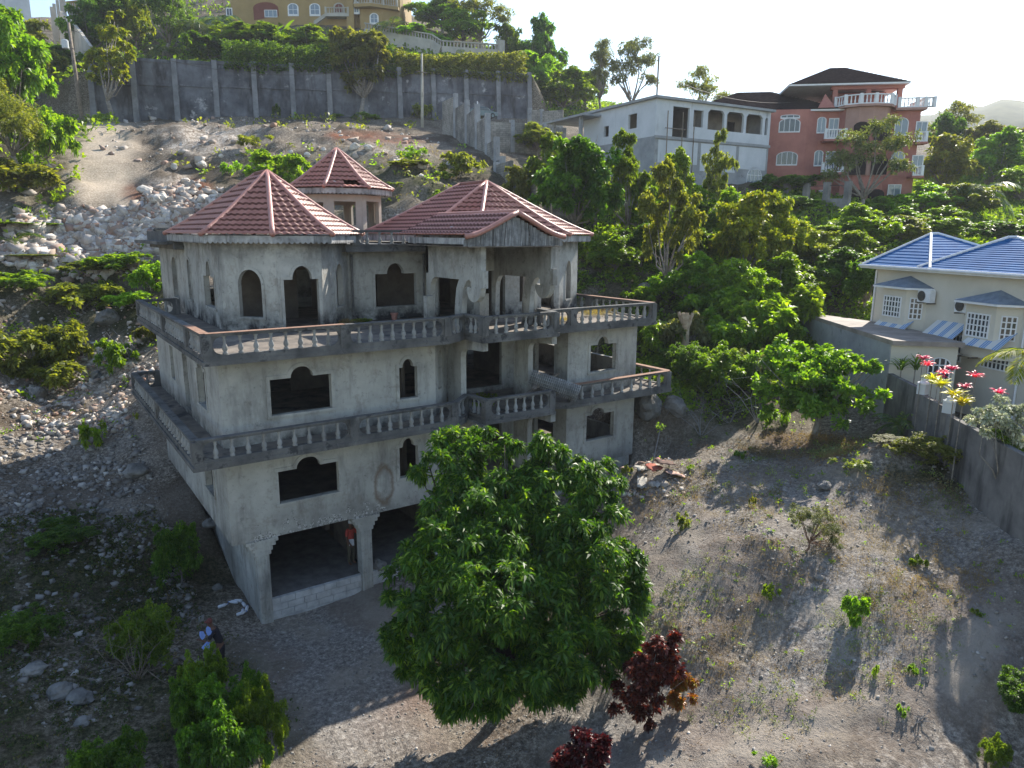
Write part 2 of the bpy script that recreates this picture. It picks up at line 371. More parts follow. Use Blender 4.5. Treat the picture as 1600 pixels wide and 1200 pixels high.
M_paleglass = glassmat('pale_window_glass', (.16, .21, .25))
M_iron = surf('dark_iron', (.04, .04, .04), (.09, .08, .07), 6, .6)
M_blueplastic = surf('blue_plastic', (.012, .035, .16), (.02, .05, .22), 3, .4, .003)
M_skin = surf('brown_skin', (.10, .05, .035), (.14, .075, .05), 8, .6, .002)
M_darkcloth = surf('dark_cloth', (.012, .012, .02), (.03, .028, .035), 20, .95, .004)
M_greencloth = surf('brown_green_cloth', (.07, .065, .045), (.11, .10, .07), 20, .95, .004)
M_whitecloth = surf('white_cloth', (.60, .62, .68), (.75, .76, .8), 20, .9, .004)
M_redcloth = surf('red_cloth', (.42, .06, .05), (.55, .09, .07), 20, .9, .004)
M_bluecloth = surf('pale_blue_cloth', (.14, .22, .46), (.22, .30, .58), 12, .9, .004)
# ------------------------------------------------------------------ ground sheet
def zone_fields(x, y, z):
    "worn, bare, earthy and grown-over patches of the site, each with a place of its own on the hill"
    v = np.stack([x-CP[0], y-CP[1], z-CP[2]], -1); t = np.maximum(v@CD, .5)
    px = 800+FPX*(v@CR)/t; py = 600-FPX*(v@CU)/t; ok = (v@CD) > 3
    n = fbm(x, y, 4, .5)
    def blob(cx, cy, rx, ry, a=0, k=2):
        dx = px-cx; dy = py-cy; c, s = math.cos(R(a)), math.sin(R(a)); u = (dx*c+dy*s)/rx; w = (-dx*s+dy*c)/ry
        return np.where(ok, np.exp(-(u*u+w*w)**k), 0)
    def un(*bl):
        r_ = 0
        for b_ in bl: r_ = np.maximum(r_, b_)
        return r_
    road = un(blob(160, 225, 55, 45, 12), blob(150, 275, 60, 45, 5), blob(240, 330, 100, 22, 20), blob(130, 196, 60, 10), blob(420, 340, 90, 14, 5))
    pale = un(blob(170, 375, 150, 48, 5), blob(255, 310, 60, 35), blob(130, 610, 150, 50, 25)*.55, blob(330, 215, 90, 25), blob(560, 240, 120, 25)*.6, blob(60, 330, 80, 40), blob(150, 560, 120, 40), blob(680, 320, 70, 50)*.7, blob(1050, 985, 70, 45), blob(1010, 745, 60, 30)*.8)
    grey = un(blob(1320, 900, 330, 240, 35, 1), blob(1450, 1000, 260, 260, 0, 1), blob(560, 1060, 230, 160, 0, 2)*1.0, blob(1150, 860, 200, 180)*.8, blob(1100, 1130, 280, 120), blob(200, 740, 200, 90)*.35)
    red = un(blob(215, 303, 26, 16), blob(305, 300, 28, 18), blob(560, 212, 60, 8)*.7, blob(130, 385, 60, 14)*.5, blob(1255, 690, 70, 20)*.4, blob(620, 218, 50, 8)*.5, blob(680, 1130, 120, 50)*.25)
    veg = un(blob(120, 470, 200, 90, 10), blob(100, 950, 260, 130)*.9, blob(200, 1120, 260, 110)*.9, blob(1100, 460, 330, 200, 20), blob(600, 290, 220, 45)*.8, blob(40, 240, 80, 120), blob(450, 110, 500, 70), blob(1400, 400, 300, 120), blob(1480, 730, 90, 40), blob(1430, 740, 60, 30), blob(470, 270, 120, 40)*.6, blob(1560, 600, 120, 60))
    lawn = un(blob(1560, 592, 90, 22), blob(1600, 610, 60, 30))
    w = lambda a, k: np.clip(a+n*k*np.minimum(1, a*4), 0, 1)
    return np.stack([w(road, .3), w(pale, .9), w(grey, .5), np.ones_like(x)], -1), np.stack([w(red, .8), w(veg, 1.0), w(lawn, 0), np.ones_like(x)], -1)
def make_ground():
    A = np.linspace(R(-75), R(72), 430); 
    rr = 5*np.exp(np.linspace(0, math.log(900/5), 620))
    a, r_ = np.meshgrid(A, rr); th = HEAD-a
    x = CP[0]+r_*np.cos(th); y = CP[1]+r_*np.sin(th); z = H(x, y)
    c1, c2 = zone_fields(x, y, z)
    V = np.stack([x, y, z], -1).reshape(-1, 3); nA = len(A); nR = len(rr)
    i, j = np.meshgrid(np.arange(nR-1), np.arange(nA-1), indexing='ij'); k = (i*nA+j).ravel()
    F = np.stack([k, k+nA, k+nA+1, k+1], -1)
    # the rest of the land all round
    m, nt, b = newmat('hillside_ground')
    at1 = N(nt, 'VertexColor', layer_name='zone_a'); at2 = N(nt, 'VertexColor', layer_name='zone_b')
    s1 = N(nt, 'SeparateColor'); nt.links.new(at1.outputs[0], s1.inputs[0]); s2 = N(nt, 'SeparateColor'); nt.links.new(at2.outputs[0], s2.inputs[0])
    at3 = N(nt, 'VertexColor', layer_name='zone_c'); s3 = N(nt, 'SeparateColor'); nt.links.new(at3.outputs[0], s3.inputs[0]); n1, n2, n3 = s3.outputs
    fine = noise(nt, 6.5, 5, .85)
    g = N(nt, 'NewGeometry'); vor = N(nt, 'TexVoronoi'); vor.inputs['Scale'].default_value = 7.5
    wob = mix(nt, .12, g.outputs['Position'], fine); nt.links.new(wob, vor.inputs['Vector'])
    col = ramp(nt, fine, [(.36, (.06, .048, .036)), (.5, (.18, .148, .112)), (.62, (.40, .35, .285))])
    col = mix(nt, ramp(nt, n1, [(.45, (0, 0, 0)), (.7, (.7,)*3)]), col, (.085, .065, .045))
    stones = ramp(nt, vor.outputs['Color'], [(.2, (.26, .215, .175)), (.6, (.47, .41, .345)), (.9, (.68, .62, .54))])
    pm = mix(nt, 1, s1.outputs[1], ramp(nt, n2, [(.3, (.1,)*3), (.55, (1, 1, 1))]), 'MULTIPLY')
    col = mix(nt, pm, col, stones)
    gcol = ramp(nt, fine, [(.36, (.15, .138, .128)), (.5, (.275, .252, .232)), (.57, (.35, .325, .30)), (.66, (.50, .475, .445))])
    gcol = mix(nt, ramp(nt, n1, [(.42, (0, 0, 0)), (.6, (.65,)*3)]), gcol, (.23, .185, .15))
    gcol = mix(nt, ramp(nt, n3, [(.5, (0, 0, 0)), (.68, (.6,)*3)]), gcol, (.36, .32, .27))
    col = mix(nt, s1.outputs[2], col, gcol)
    dcol = ramp(nt, fine, [(.36, (.36, .29, .215)), (.62, (.62, .53, .42))])
    col = mix(nt, s1.outputs[0], col, dcol)
    col = mix(nt, s2.outputs[0], col, ramp(nt, fine, [(.35, (.10, .035, .018)), (.65, (.27, .11, .06))]))
    vcol = ramp(nt, fine, [(.38, (.02, .026, .012)), (.5, (.055, .06, .025)), (.62, (.12, .105, .06))])
    col = mix(nt, mix(nt, 1, s2.outputs[1], ramp(nt, n2, [(.3, (.35,)*3), (.55, (1, 1, 1))]), 'MULTIPLY'), col, vcol)
    col = mix(nt, s2.outputs[2], col, ramp(nt, fine, [(.3, (.025, .05, .01)), (.7, (.05, .09, .02))]))
    nt.links.new(col, b.inputs['Base Color']); b.inputs['Roughness'].default_value = .95; b.inputs['Specular IOR Level'].default_value = .1
    bump(nt, b, noise(nt, 8, 4, .8), .12, 1)
    sc01 = lambda q: np.clip(.5+q*.75, 0, 1)
    c3 = np.stack([sc01(fbm(x, y, 4, .45)), sc01(fbm(x+40, y, 4, 1.5)), sc01(fbm(x, y-70, 4, .9)), np.ones_like(x)], -1)
    global GRID
    v = V-CP; tt = np.maximum(v@CD, .5); GRID = tuple(q.reshape(x.shape) for q in (V[:, 0], V[:, 1], V[:, 2], 800+FPX*(v@CR)/tt, 600-FPX*(v@CU)/tt, r_.ravel()))
    o = mesh_np('ground', V, F, m, smooth=True, cols={'zone_a': c1.reshape(-1, 4), 'zone_b': c2.reshape(-1, 4), 'zone_c': c3.reshape(-1, 4)})
    tag(o, 'stony grey and brown hillside with dirt track, rubble and scrub', None, None, 'structure')
    return o
GROUND = make_ground()
# ------------------------------------------------------------------ light and sky
SUN_AZ, SUN_EL = 22.0, 36.0        # azimuth from +X towards +Y
sd = Vector((math.cos(R(SUN_AZ))*math.cos(R(SUN_EL)), math.sin(R(SUN_AZ))*math.cos(R(SUN_EL)), math.sin(R(SUN_EL))))
l = bpy.data.lights.new('sun', 'SUN'); l.energy = 5.0; l.angle = R(.5); l.color = (1, .93, .82)
so = bpy.data.objects.new('sun', l); COL.objects.link(so); so.rotation_euler = sd.to_track_quat('Z', 'Y').to_euler()
w = bpy.data.worlds.new('World'); SC.world = w; w.use_nodes = True; nt = w.node_tree
sk = nt.nodes.new('ShaderNodeTexSky'); sk.sky_type = 'NISHITA'; sk.sun_disc = False; sk.sun_elevation = R(SUN_EL); sk.sun_rotation = math.atan2(sd.x, sd.y)
sk.air_density = 1.1; sk.dust_density = .4; sk.ozone_density = 1.2; sk.altitude = 50
bg = nt.nodes['Background']; nt.links.new(sk.outputs[0], bg.inputs[0]); bg.inputs[1].default_value = .125
SC.view_settings.view_transform = 'Standard'; SC.view_settings.look = 'None'; SC.view_settings.gamma = 1; SC.view_settings.exposure = 1.0
SC.cycles.max_bounces = 4; SC.cycles.diffuse_bounces = 3; SC.cycles.glossy_bounces = 2; SC.cycles.transmission_bounces = 3; SC.cycles.transparent_max_bounces = 8
# ------------------------------------------------------------------ walls with shaped openings
def arc(u0, u1, zs, za, n=12):
    return [(u0+(u1-u0)*.5*(1-math.cos(math.pi*i/n)), zs+(za-zs)*math.sin(math.pi*i/n)) for i in range(n+1)]
def rect(u0, u1, zb, zt): return (u0, u1, zb, [(u0, zt), (u1, zt)])
def key(u0, u1, zb, zs, za, ua0, ua1): return (u0, u1, zb, [(u0, zs), (ua0, zs)]+arc(ua0, ua1, zs, za)+[(ua1, zs), (u1, zs)])
def arch(u0, u1, zb, zs, za): return (u0, u1, zb, arc(u0, u1, zs, za))
def wall(mb, p0, p1, z0, z1, ops=(), t=.2):
    "upright wall from p0 to p1, outer face on the right-hand side of p0->p1, with openings cut through it"
    p0 = Vector((p0[0], p0[1])); p1 = Vector((p1[0], p1[1])); L = (p1-p0).length; d = (p1-p0)/L; nrm = Vector((-d.y, d.x))
    def P(u, s, z): q = p0+d*u+nrm*(t*s); return (q.x, q.y, z)
    def quad(u0, a0, b0, u1, a1, b1):
        if max(b0-a0, b1-a1) < 1e-4: return
        for s, fl in ((0, False), (1, True)):
            vs = [P(u0, s, a0), P(u1, s, a1), P(u1, s, b1), P(u0, s, b0)]
            mb.add(vs, [(0, 1, 2, 3) if not fl else (3, 2, 1, 0)])
    EE = .003; x = EE; L0_ = L; L = L-EE
    for (u0, u1, zb, prof) in sorted(ops, key=lambda o: o[0]):
        quad(x, z0, z1, u0, z0, z1)
        if zb > z0+1e-4:
            quad(u0, z0, zb, u1, z0, zb); mb.add([P(u0, 0, zb), P(u1, 0, zb), P(u1, 1, zb), P(u0, 1, zb)], [(0, 1, 2, 3)])
        for (a, za), (b, zb2) in zip(prof[:-1], prof[1:]):
            if b-a > 1e-5:
                quad(a, za, z1, b, zb2, z1)
            mb.add([P(a, 0, za), P(a, 1, za), P(b, 1, zb2), P(b, 0, zb2)], [(0, 1, 2, 3)])
        mb.add([P(u0, 0, zb), P(u0, 1, zb), P(u0, 1, prof[0][1]), P(u0, 0, prof[0][1])], [(0, 1, 2, 3)])
        mb.add([P(u1, 0, zb), P(u1, 0, prof[-1][1]), P(u1, 1, prof[-1][1]), P(u1, 1, zb)], [(0, 1, 2, 3)])
        x = u1
    quad(x, z0, z1, L, z0, z1)
    for u in (EE, L): mb.add([P(u, 0, z0), P(u, 1, z0), P(u, 1, z1), P(u, 0, z1)], [(0, 1, 2, 3)])
    mb.add([P(EE, 0, z1), P(L, 0, z1), P(L, 1, z1), P(EE, 1, z1)], [(0, 1, 2, 3)]); mb.add([P(EE, 0, z0), P(EE, 1, z0), P(L, 1, z0), P(L, 0, z0)], [(0, 1, 2, 3)])
def surround(p0, p1, op, parent, mat, w=.13, pr=.035, sill=True, nm='window_surround'):
    "raised plaster band round one opening"
    p0 = Vector((p0[0], p0[1])); p1 = Vector((p1[0], p1[1])); d = (p1-p0).normalized(); nrm = Vector((-d.y, d.x))
    u0, u1, zb, prof = op
    inn = [(u0, zb)]+list(prof)+[(u1, zb)]; 
    q = [inn[0]]
    for a in inn[1:]:
        if math.hypot(a[0]-q[-1][0], a[1]-q[-1][1]) > 1e-4: q.append(a)
    inn = q; out = []
    for i, (a, z) in enumerate(inn):
        pa = inn[max(i-1, 0)]; pb = inn[min(i+1, len(inn)-1)]
        def nn(p_, q_):
            dx, dz = q_[0]-p_[0], q_[1]-p_[1]; l_ = math.hypot(dx, dz) or 1; return (-dz/l_, dx/l_)
        n1 = nn(pa, (a, z)) if i else nn((a, z), pb); n2 = nn((a, z), pb) if i < len(inn)-1 else n1
        k = 1+n1[0]*n2[0]+n1[1]*n2[1]; k = max(k, .5)
        out.append((a+(n1[0]+n2[0])/k*w, z+(n1[1]+n2[1])/k*w))
    mb = MB(); n = len(inn)
    def P(u, z, o): r_ = p0+d*u-nrm*o; return (r_.x, r_.y, z)
    vs = [P(*a, pr) for a in inn]+[P(*a, pr) for a in out]+[P(*a, -.01) for a in inn]+[P(*a, -.01) for a in out]
    fs = []
    for i in range(n-1): fs += [(i, i+1, n+i+1, n+i), (2*n+i, 2*n+i+1, i+1, i), (n+i, n+i+1, 3*n+i+1, 3*n+i)]
    fs += [(0, n, 3*n, 2*n), (n-1, 2*n-1, 4*n-1, 3*n-1)]
    mb.add(vs, fs)
    if sill:
        a = p0+d*(u0-w)-nrm*.06; b = p0+d*(u1+w)-nrm*.06
        vs = []
        for z in (zb-.09, zb-.002):
            for (p_, o) in ((a, 0), (b, 0), (b, .14), (a, .14)): r_ = p_+nrm*o; vs.append((r_.x, r_.y, z))
        mb.add(vs, [(0, 3, 2, 1), (4, 5, 6, 7), (0, 1, 5, 4), (1, 2, 6, 5), (2, 3, 7, 6), (3, 0, 4, 7)])
    return mb.build(nm, mat, parent)
# ------------------------------------------------------------------ the unfinished house
HS = thing('unfinished_house', 'grey roofless-windowed concrete shell of a three storey villa with octagonal red tiled towers', 'house', (0, 0, -.8))
HS['label'] = 'unfinished grey concrete villa with balustraded balconies and red tiled octagonal roofs'
Z0, Z1, Z2, Z3, Z4 = -.05, 2.5, 5.7, 8.9, 12.1      # floor levels
S1, S2, S3, S4 = 2.3, 5.41, 8.61, 11.81            # slab undersides
XL, XR, YB = 0., 18.37, 11.66
def facade(z0, z1, big, small, ang, right, name, extra=()):
    mb = MB()
    fr = [big, small]
    wall(mb, (0, 0), (7.8, 0), z0, z1, fr)
    wall(mb, (7.8, 0), (9.05, 1.35), z0, z1, [ang])
    wall(mb, (9.05, 1.35), (9.05, 2.6), z0, z1)
    dz = z0+.2 if name == 'wall' else z0
    door = key(1.55, 3.55, z0+.21, z0+2.35, z0+2.75, 2.15, 2.95)
    wall(mb, (9.05, 2.6), (14.28, 2.6), z0, z1, [door])
    sidearch = arch(.25, 1.65, z0+.21, z0+2.1, z0+2.8)
    wall(mb, (14.28, 2.6), (14.28, 0), z0, z1, [sidearch])
    wall(mb, (14.28, 0), (XR, 0), z0, z1, [right])
    wall(mb, (XR, 0), (XR, YB), z0, z1, [rect(.8, 3.6, z0+1.1, z0+2.6), rect(5, 8, z0+1.1, z0+2.6), rect(9, 10.8, z0+.3, z0+2.6)])
    wall(mb, (XR, YB), (0, YB), z0, z1, [rect(1, 4, z0+1.1, z0+2.7), rect(6.5, 8, z0+.9, z0+2.5), rect(13, 15, z0+1.1, z0+2.5)])
    wall(mb, (0, YB), (0, 0), z0, z1, list(extra))
    return mb.build('wall', M_wall, HS)
A1 = key(1.66, 3.8, 3.46, 4.6, 4.96, 2.3, 3.14); A2 = key(6.2, 6.98, 3.48, 4.68, 5.0, 6.33, 6.82)
A3 = rect(.5, 1.1, 3.4, 4.8); A4 = rect(15.42-14.28, 17.08-14.28, 3.42, 4.6); A4 = key(1.14, 2.8, 3.42, 4.6, 4.88, 1.45, 2.2)
B1 = key(1.58, 3.68, 6.58, 7.8, 8.16, 2.28, 3.05); B2 = key(6.28, 7.02, 6.54, 7.73, 8.03, 6.42, 6.86)
B3 = arch(.45, 1.05, 6.6, 7.75, 8.15); B4 = key(1.27, 2.78, 6.58, 7.78, 8.12, 1.68, 2.3)
LW = lambda z: [key(YB-3.3, YB-2.0, z+.9, z+2.2, z+2.5, YB-3.0, YB-2.3), rect(YB-5.9, YB-5.0, z+.21, z+2.35), rect(YB-8.6, YB-7.8, z+.9, z+2.3)]
w1 = facade(S1, S2, A1, A2, A3, A4, 'wall', [key(YB-3.3, YB-2.0, 3.45, 4.6, 4.9, YB-3.0, YB-2.3)])
w2 = facade(Z2-.01, S3, B1, B2, B3, B4, 'wall', LW(Z2))
for wv, p0, p1, ops in ((w1, (0, 0), (7.8, 0), (A1, A2)), (w2, (0, 0), (7.8, 0), (B1, B2)), (w1, (14.28, 0), (XR, 0), (A4,)), (w2, (14.28, 0), (XR, 0), (B4,)),
                        (w2, (0, YB), (0, 0), LW(Z2)[:1]), (w1, (0, YB), (0, 0), [key(YB-3.3, YB-2.0, 3.45, 4.6, 4.9, YB-3.0, YB-2.3)])):
    for op in ops: surround(p0, p1, op, wv, M_wall)
# ground storey: side wall, columns, plinth, inner walls
mb = MB(); wall(mb, (.75, YB), (.75, .3), -1.5, S1); wall(mb, (13.6, 1.2), (13.6, YB), -1.5, S1); wall(mb, (13.6, YB), (.75, YB), -1.5, S1)
wall(mb, (XR-.2, 0), (XR-.2, YB), .5, S1); wall(mb, (13.6, .02), (XR-.2, .02), .2, S1+.01); gw = mb.build('wall', M_wall, HS)
mb = MB(); wall(mb, (4.9, 6), (4.9, .6), Z0, S1, [rect(1.2, 2.2, Z0, 2.0)]); wall(mb, (.95, 6.2), (8.6, 6.2), Z0, S1, [rect(2.6, 3.5, Z0, 2.0)], .15); wall(mb, (8.6, 11), (8.6, 1), Z0, S1)
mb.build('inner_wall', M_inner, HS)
MB().box(.95, 13.6, .25, YB-.2, Z0-.6, Z0).build('garage_floor', surf('garage_floor', (.09, .088, .085), (.17, .165, .16), 2), HS)
pl = thing('x', '', '') if False else None
def stones(u0, u1, y, z0, z1, seed):
    g = np.random.default_rng(seed); mb = MB(); z = z0; k = 0
    while z < z1-.02:
        h = min(.25, z1-z); u = u0+(0 if k % 2 == 0 else -.0)
        first = .3 if k % 2 else .55
        while u < u1-.01:
            w_ = min(first if u == u0 else g.uniform(.42, .6), u1-u)
            mb.box(u+.006, u+w_-.006, y-g.uniform(.0, .018), y+.2, z+.006, z+h-.006); u += w_
        z += h; k += 1
    return mb
stones(1.2, 4.56, .12, -1.05, Z0+.0, 1).build('block_plinth', surf('white_limed_blocks', (.34, .34, .34), (.55, .55, .55), 2.5), HS, bevel=.01)
stones(4.98, 8.4, .12, -1.05, Z0+.0, 2).build('block_plinth', bpy.data.materials['white_limed_blocks'], HS, bevel=.01)
for x in (.77, 4.56, 8.4, 12.4):
    mb = MB(); mb.box(x, x+.42, -.01, .46, -1.3, 1.85)
    for i in range(3): mb.box(x+.07+i*.11, x+.12+i*.11, -.03, .0, -.6, 1.7)
    c_ = mb.build('column', M_wall, HS, bevel=.015)
    mb = MB(); 
    for k, (e, za, zb_) in enumerate(((.07, 1.72, 1.86), (.13, 1.86, 2.02), (.24, 2.02, 2.16), (.33, 2.16, 2.298))): mb.box(x-e, x+.42+e, -.012-e*.1-k*.002, .46+e*.3, za, zb_)
    mb.build('capital', M_wall, c_, bevel=.012)
# slabs
def slabpoly(zb, o, lo, nm='balcony_slab', pts=None, mat=None):
    mb = MB(); mb.prism(pts, zb, zb+.14); 
    c = np.mean(pts, axis=0)
    q = [tuple(np.array(p)+(c-np.array(p))/np.linalg.norm(c-np.array(p))*.06) for p in pts]
    mb.prism(q, zb+.14, zb+.26); return mb.build(nm, mat or M_slab, HS)
T_top = [(-.62, 12.4), (-.62, -1), (7.85, -1), (8.55, -.62), (8.93, -.3), (8.93, -1.6), (12.55, -1.6), (12.68, -1.0), (18.6, -1), (18.6, 12.4)]
T_low = [(-1.17, 12.0), (-1.17, -1.1), (8.05, -1.1), (8.8, -.6), (9.2, -.05), (9.2, -1.36), (12.5, -1.5), (12.7, -.6), (13.6, -1.1), (19.67, -1.1), (19.67, 12)]
slabpoly(S3, 0, 0, pts=T_top); slabpoly(S2, 0, 0, pts=T_low)
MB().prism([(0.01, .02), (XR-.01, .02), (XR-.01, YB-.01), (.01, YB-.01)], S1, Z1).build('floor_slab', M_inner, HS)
for z, pts in ((Z3, T_top), (Z2, T_low)):
    q = [(x+(.12 if x < 5 else -.12)*(1 if abs(x-9) > 3 else 0), y+(.12 if y < 3 else -.12)) for x, y in pts]
    MB().prism(q, z-.05, z-.02).build('floor_screed', M_floor, HS)
# little beam ends under the slabs
mb = MB()
for zt in (S3, S2):
    for x in (3.75, 7.0, 15.1, 18.0): mb.box(x, x+.5, -.55, .0, zt-.10, zt-.003); mb.box(x, x+.3, -.8, -.55, zt-.06, zt-.004)
    for y in (1.0, 5, 9): mb.box(-.5, .0, y, y+.4, zt-.10, zt-.003)
mb.build('beam_end', M_wall, HS)
# balustrades
BP = [(.055, 0), (.075, 0), (.075, .05), (.045, .07), (.078, .13), (.072, .19), (.04, .26), (.032, .33), (.05, .37), (.036, .39), (.06, .43), (.06, .47)]
bal_me = MB().lathe(BP, 10).build('baluster', M_bal).data
bpy.data.objects.remove(bpy.data.objects['baluster'])
for p_ in bal_me.polygons: p_.use_smooth = True
NBAL = [0]; RESTB = []
def rail_seg(p0, p1, zb, parent, n, posts=(1, 1), h=.98, rmat=None, as_parts=True, cap=None, w=.26):
    "one straight run: curb, moulded handrail, pierced end posts and turned balusters"
    p0 = Vector((*p0, 0)); p1 = Vector((*p1, 0)); d = p1-p0; L = d.length; d.normalize(); nr = Vector((-d.y, d.x, 0)); NBAL[0] += 1; jg = .003*(NBAL[0] % 3); zf = zb+.26; zt = zb+h+jg; w = w+jg*2; pw = .117+jg
    mb = MB(); Z = Vector((0, 0, 1))
    mb.bar(p0+Z*(zf+.05), p1+Z*(zf+.05), .2, .06); mb.bar(p0+Z*(zt-.045), p1+Z*(zt-.045), w-.07, .055); mb.bar(p0+Z*zt, p1+Z*zt, w-.02, .05)
    hh = (zt-.10-zf-.05)/2; zm = zf+.05+hh
    def plate(c, side, r_=.26):
        prof = [(c, zm-hh)]; m = 8
        for i in range(m+1):
            a = -1+2*i/m; prof.append((c+side*(.10+r_*(1-math.sqrt(max(0, 1-a*a)))), zm+a*hh))
        prof.append((c, zm+hh)); mb.slab([p0+d*u-nr*.06+Z*z for u, z in prof], nr*.12)
    ins0 = ins1 = .06
    if posts[0]: mb.slab([p0+d*a+nr*b+Z*(zf) for a, b in ((-.1-jg, -pw), (.16, -pw), (.16, pw), (-.1-jg, pw))], Z*(zt-.056-zf+jg*.1)); plate(.1, 1); ins0 = .32
    if posts[1]: mb.slab([p1+d*a+nr*b+Z*(zf) for a, b in ((-.16, -pw-.0015), (.1+jg, -pw-.0015), (.1+jg, pw+.0015), (-.16, pw+.0015))], Z*(zt-.056-zf+jg*.1)); plate(L-.1, -1); ins1 = .32
    o = mb.build('balustrade', rmat or M_slab, parent)
    if cap: 
        MB().bar(p0+Z*(zt+.012), p1+Z*(zt+.012), w+.01, .015).build('coping', cap, o)
    s = (L-ins0-ins1)/n
    for i in range(n):
        q = p0+d*(ins0+s*(i+.5))+Z*(zf+.045)
        b = bpy.data.objects.new('baluster', bal_me); COL.objects.link(b); b.location = q; put(b, o); k_ = (zt-.09-q.z)/.47; b.scale = (1.12, 1.12, k_)
        b.rotation_euler = (0, 0, i*.7)
    return o
def run(pts, zb, ns, capn=()):
    for i, (a, b) in enumerate(zip(pts[:-1], pts[1:])):
        rail_seg(a, b, zb, HS, ns[i], cap=M_brown if i in capn else None)
i_ = .14
run([(-.62+i_, 12.3), (-.62+i_, 6.0), (-.62+i_, 1.6), (-.62+i_, -1+i_)], S3, [13, 9, 5], (2,))
run([(-.62+i_, -1+i_), (3.9, -1+i_), (7.85, -1+i_)], S3, [8, 8], (0,))
run([(7.85, -1+i_), (8.95, -.2)], S3, [2]); run([(8.95, -.2), (9.05, -1.6+i_)], S3, [2])
run([(9.05, -1.6+i_), (12.43, -1.6+i_)], S3, [6]); run([(12.43, -1.5+i_), (12.6, -.1)], S3, [2])
run([(12.72, -1+i_), (13.75, -1+i_), (18.6-i_, -1+i_), (18.6-i_, 3.5), (18.6-i_, 8), (18.6-i_, 12.3)], S3, [1, 9, 8, 7, 7], (2, 3))
run([(-.62+i_, 12.3), (1.1, 12.3)], S3, [3])
run([(-1.17+i_, 11.9), (-1.17+i_, 5.6), (-1.17+i_, -1.1+i_)], S2, [13, 13])
run([(-1.17+i_, 11.9), (0, 11.9)], S2, [1])
run([(-1.17+i_, -1.1+i_), (4.05, -1.1+i_), (8.05, -1.1+i_)], S2, [9, 8])
run([(8.05, -1.1+i_), (9.2, 0)], S2, [2]); run([(9.2, 0), (9.32, -1.36+i_)], S2, [2]); run([(9.32, -1.36+i_), (12.4, -1.46+i_)], S2, [6])
run([(13.7, -1.1+i_), (19.67-i_, -1.1+i_), (19.67-i_, 3.6), (19.67-i_, 8), (19.67-i_, 11.9)], S2, [9, 7, 7, 7], (0, 1))
# curved brackets carrying the central balcony
def bracket(x, zb, zt, t=.24):
    yo, yb, r_ = -1.35, 1.3, .95
    pr = [(yb, zb), (.25, zb), (.25, zt-.75)]
    pr += [(.25-.35*(1-math.cos(a)), zt-.75+.33*math.sin(a)) for a in (R(30), R(60), R(90))]
    pr += [(yo, zt-.34), (yo, zt)]
    pr += [(yb-r_+r_*math.cos(a), zt-r_+r_*math.sin(a)) for a in (R(90), R(70), R(50), R(30), R(12), 0)]
    return MB().slab([(x, a, b) for a, b in pr][::-1], (t, 0, 0))
for zb, zt in ((Z2, S3-.002), (Z1, S2-.002)):
    for x in (9.08, 12.35): bracket(x, zb, zt).build('balcony_bracket', M_wall, HS)
# ---- top storey
kc = .7071
TL = [(1.4, 11.6), (1.4, 4.9), (3.03, 3.27), (4.74, 3.27), (6.5, 5.03)]
def tower_walls():
    mb = MB(); ops = {}
    o0 = [arch(5.05-.35, 5.05+.25, Z3+.9, Z3+2.2, Z3+2.6)]
    L0 = 6.7
    o0 = [arch(.75, 1.35, Z3+.75, Z3+2.1, Z3+2.5), key(3.9, 5.7, Z3+.75, Z3+1.95, Z3+2.55, 4.45, 5.2)]
    wall(mb, TL[0], TL[1], Z3, 12.3, o0)
    o1 = [arch(.72, 1.66, Z3+.55, Z3+1.75, Z3+2.32)]
    wall(mb, TL[1], TL[2], Z3, 12.3, o1)
    o2 = [key(.22, 1.55, Z3+.01, Z3+1.95, Z3+2.45, .55, 1.3)]
    wall(mb, TL[2], TL[3], Z3, 12.3, o2)
    o3 = [arch(1.25, 1.85, Z3+.75, Z3+2.0, Z3+2.45)]
    wall(mb, TL[3], TL[4], Z3, 12.3, o3)
    o = mb.build('wall', M_wall, HS)
    for a, b, l_ in ((TL[0], TL[1], o0), (TL[1], TL[2], o1), (TL[3], TL[4], o3)):
        for q in l_: surround(a, b, q, o, M_wall, .11, .03)
    surround(TL[2], TL[3], o2[0], o, M_wall, .11, .03, False, 'door_surround')
    return o
tower_walls()
mb = MB(); rw = [key(1.2, 3.15, Z3+.55, Z3+1.95, Z3+2.4, 1.75, 2.55)]
wall(mb, (6.5, 5.03), (10.2, 5.03), Z3, S4, rw)
o = mb.build('wall', M_wall, HS); surround((6.5, 5.03), (10.2, 5.03), rw[0], o, M_wall, .12, .03)
# right tower body
P1 = (16.35, 3.3); P2 = (18.35, 4.36)
mb = MB()
wall(mb, (10.2, 5.03), (11.7, 3.3), Z3, 12.3, [rect(.5, 1.5, Z3+.01, Z3+2.3)])
ra = [arch(.2, 1.55, Z3+.01, Z3+1.6, Z3+2.5), arch(2.35, 3.15, Z3+.6, Z3+1.9, Z3+2.4), rect(3.6, 4.35, Z3+.01, Z3+2.35)]
wall(mb, (11.7, 3.3), P1, Z3, 12.3, ra)
rb = [arch(.82, 1.4, Z3+.55, Z3+1.95, Z3+2.4)]
wall(mb, P1, P2, Z3, 12.3, rb)
wall(mb, P2, (18.35, 12), Z3, 12.3, [rect(1.0, 3.5, Z3+.7, Z3+2.4), rect(4.5, 6.8, Z3+.01, Z3+2.5)])
o = mb.build('wall', M_wall, HS); surround(P1, P2, rb[0], o, M_wall, .1, .02)
mb = MB()
wall(mb, (18.35, 17.8), (1.4, 17.8), Z3-5, 12.0, [rect(1.5, 3.5, Z3+.7, Z3+2.4), rect(6, 8, Z3+.7, Z3+2.4), rect(10, 11.2, Z3+.7, Z3+2.4), rect(13, 15.5, Z3+.7, Z3+2.4)])
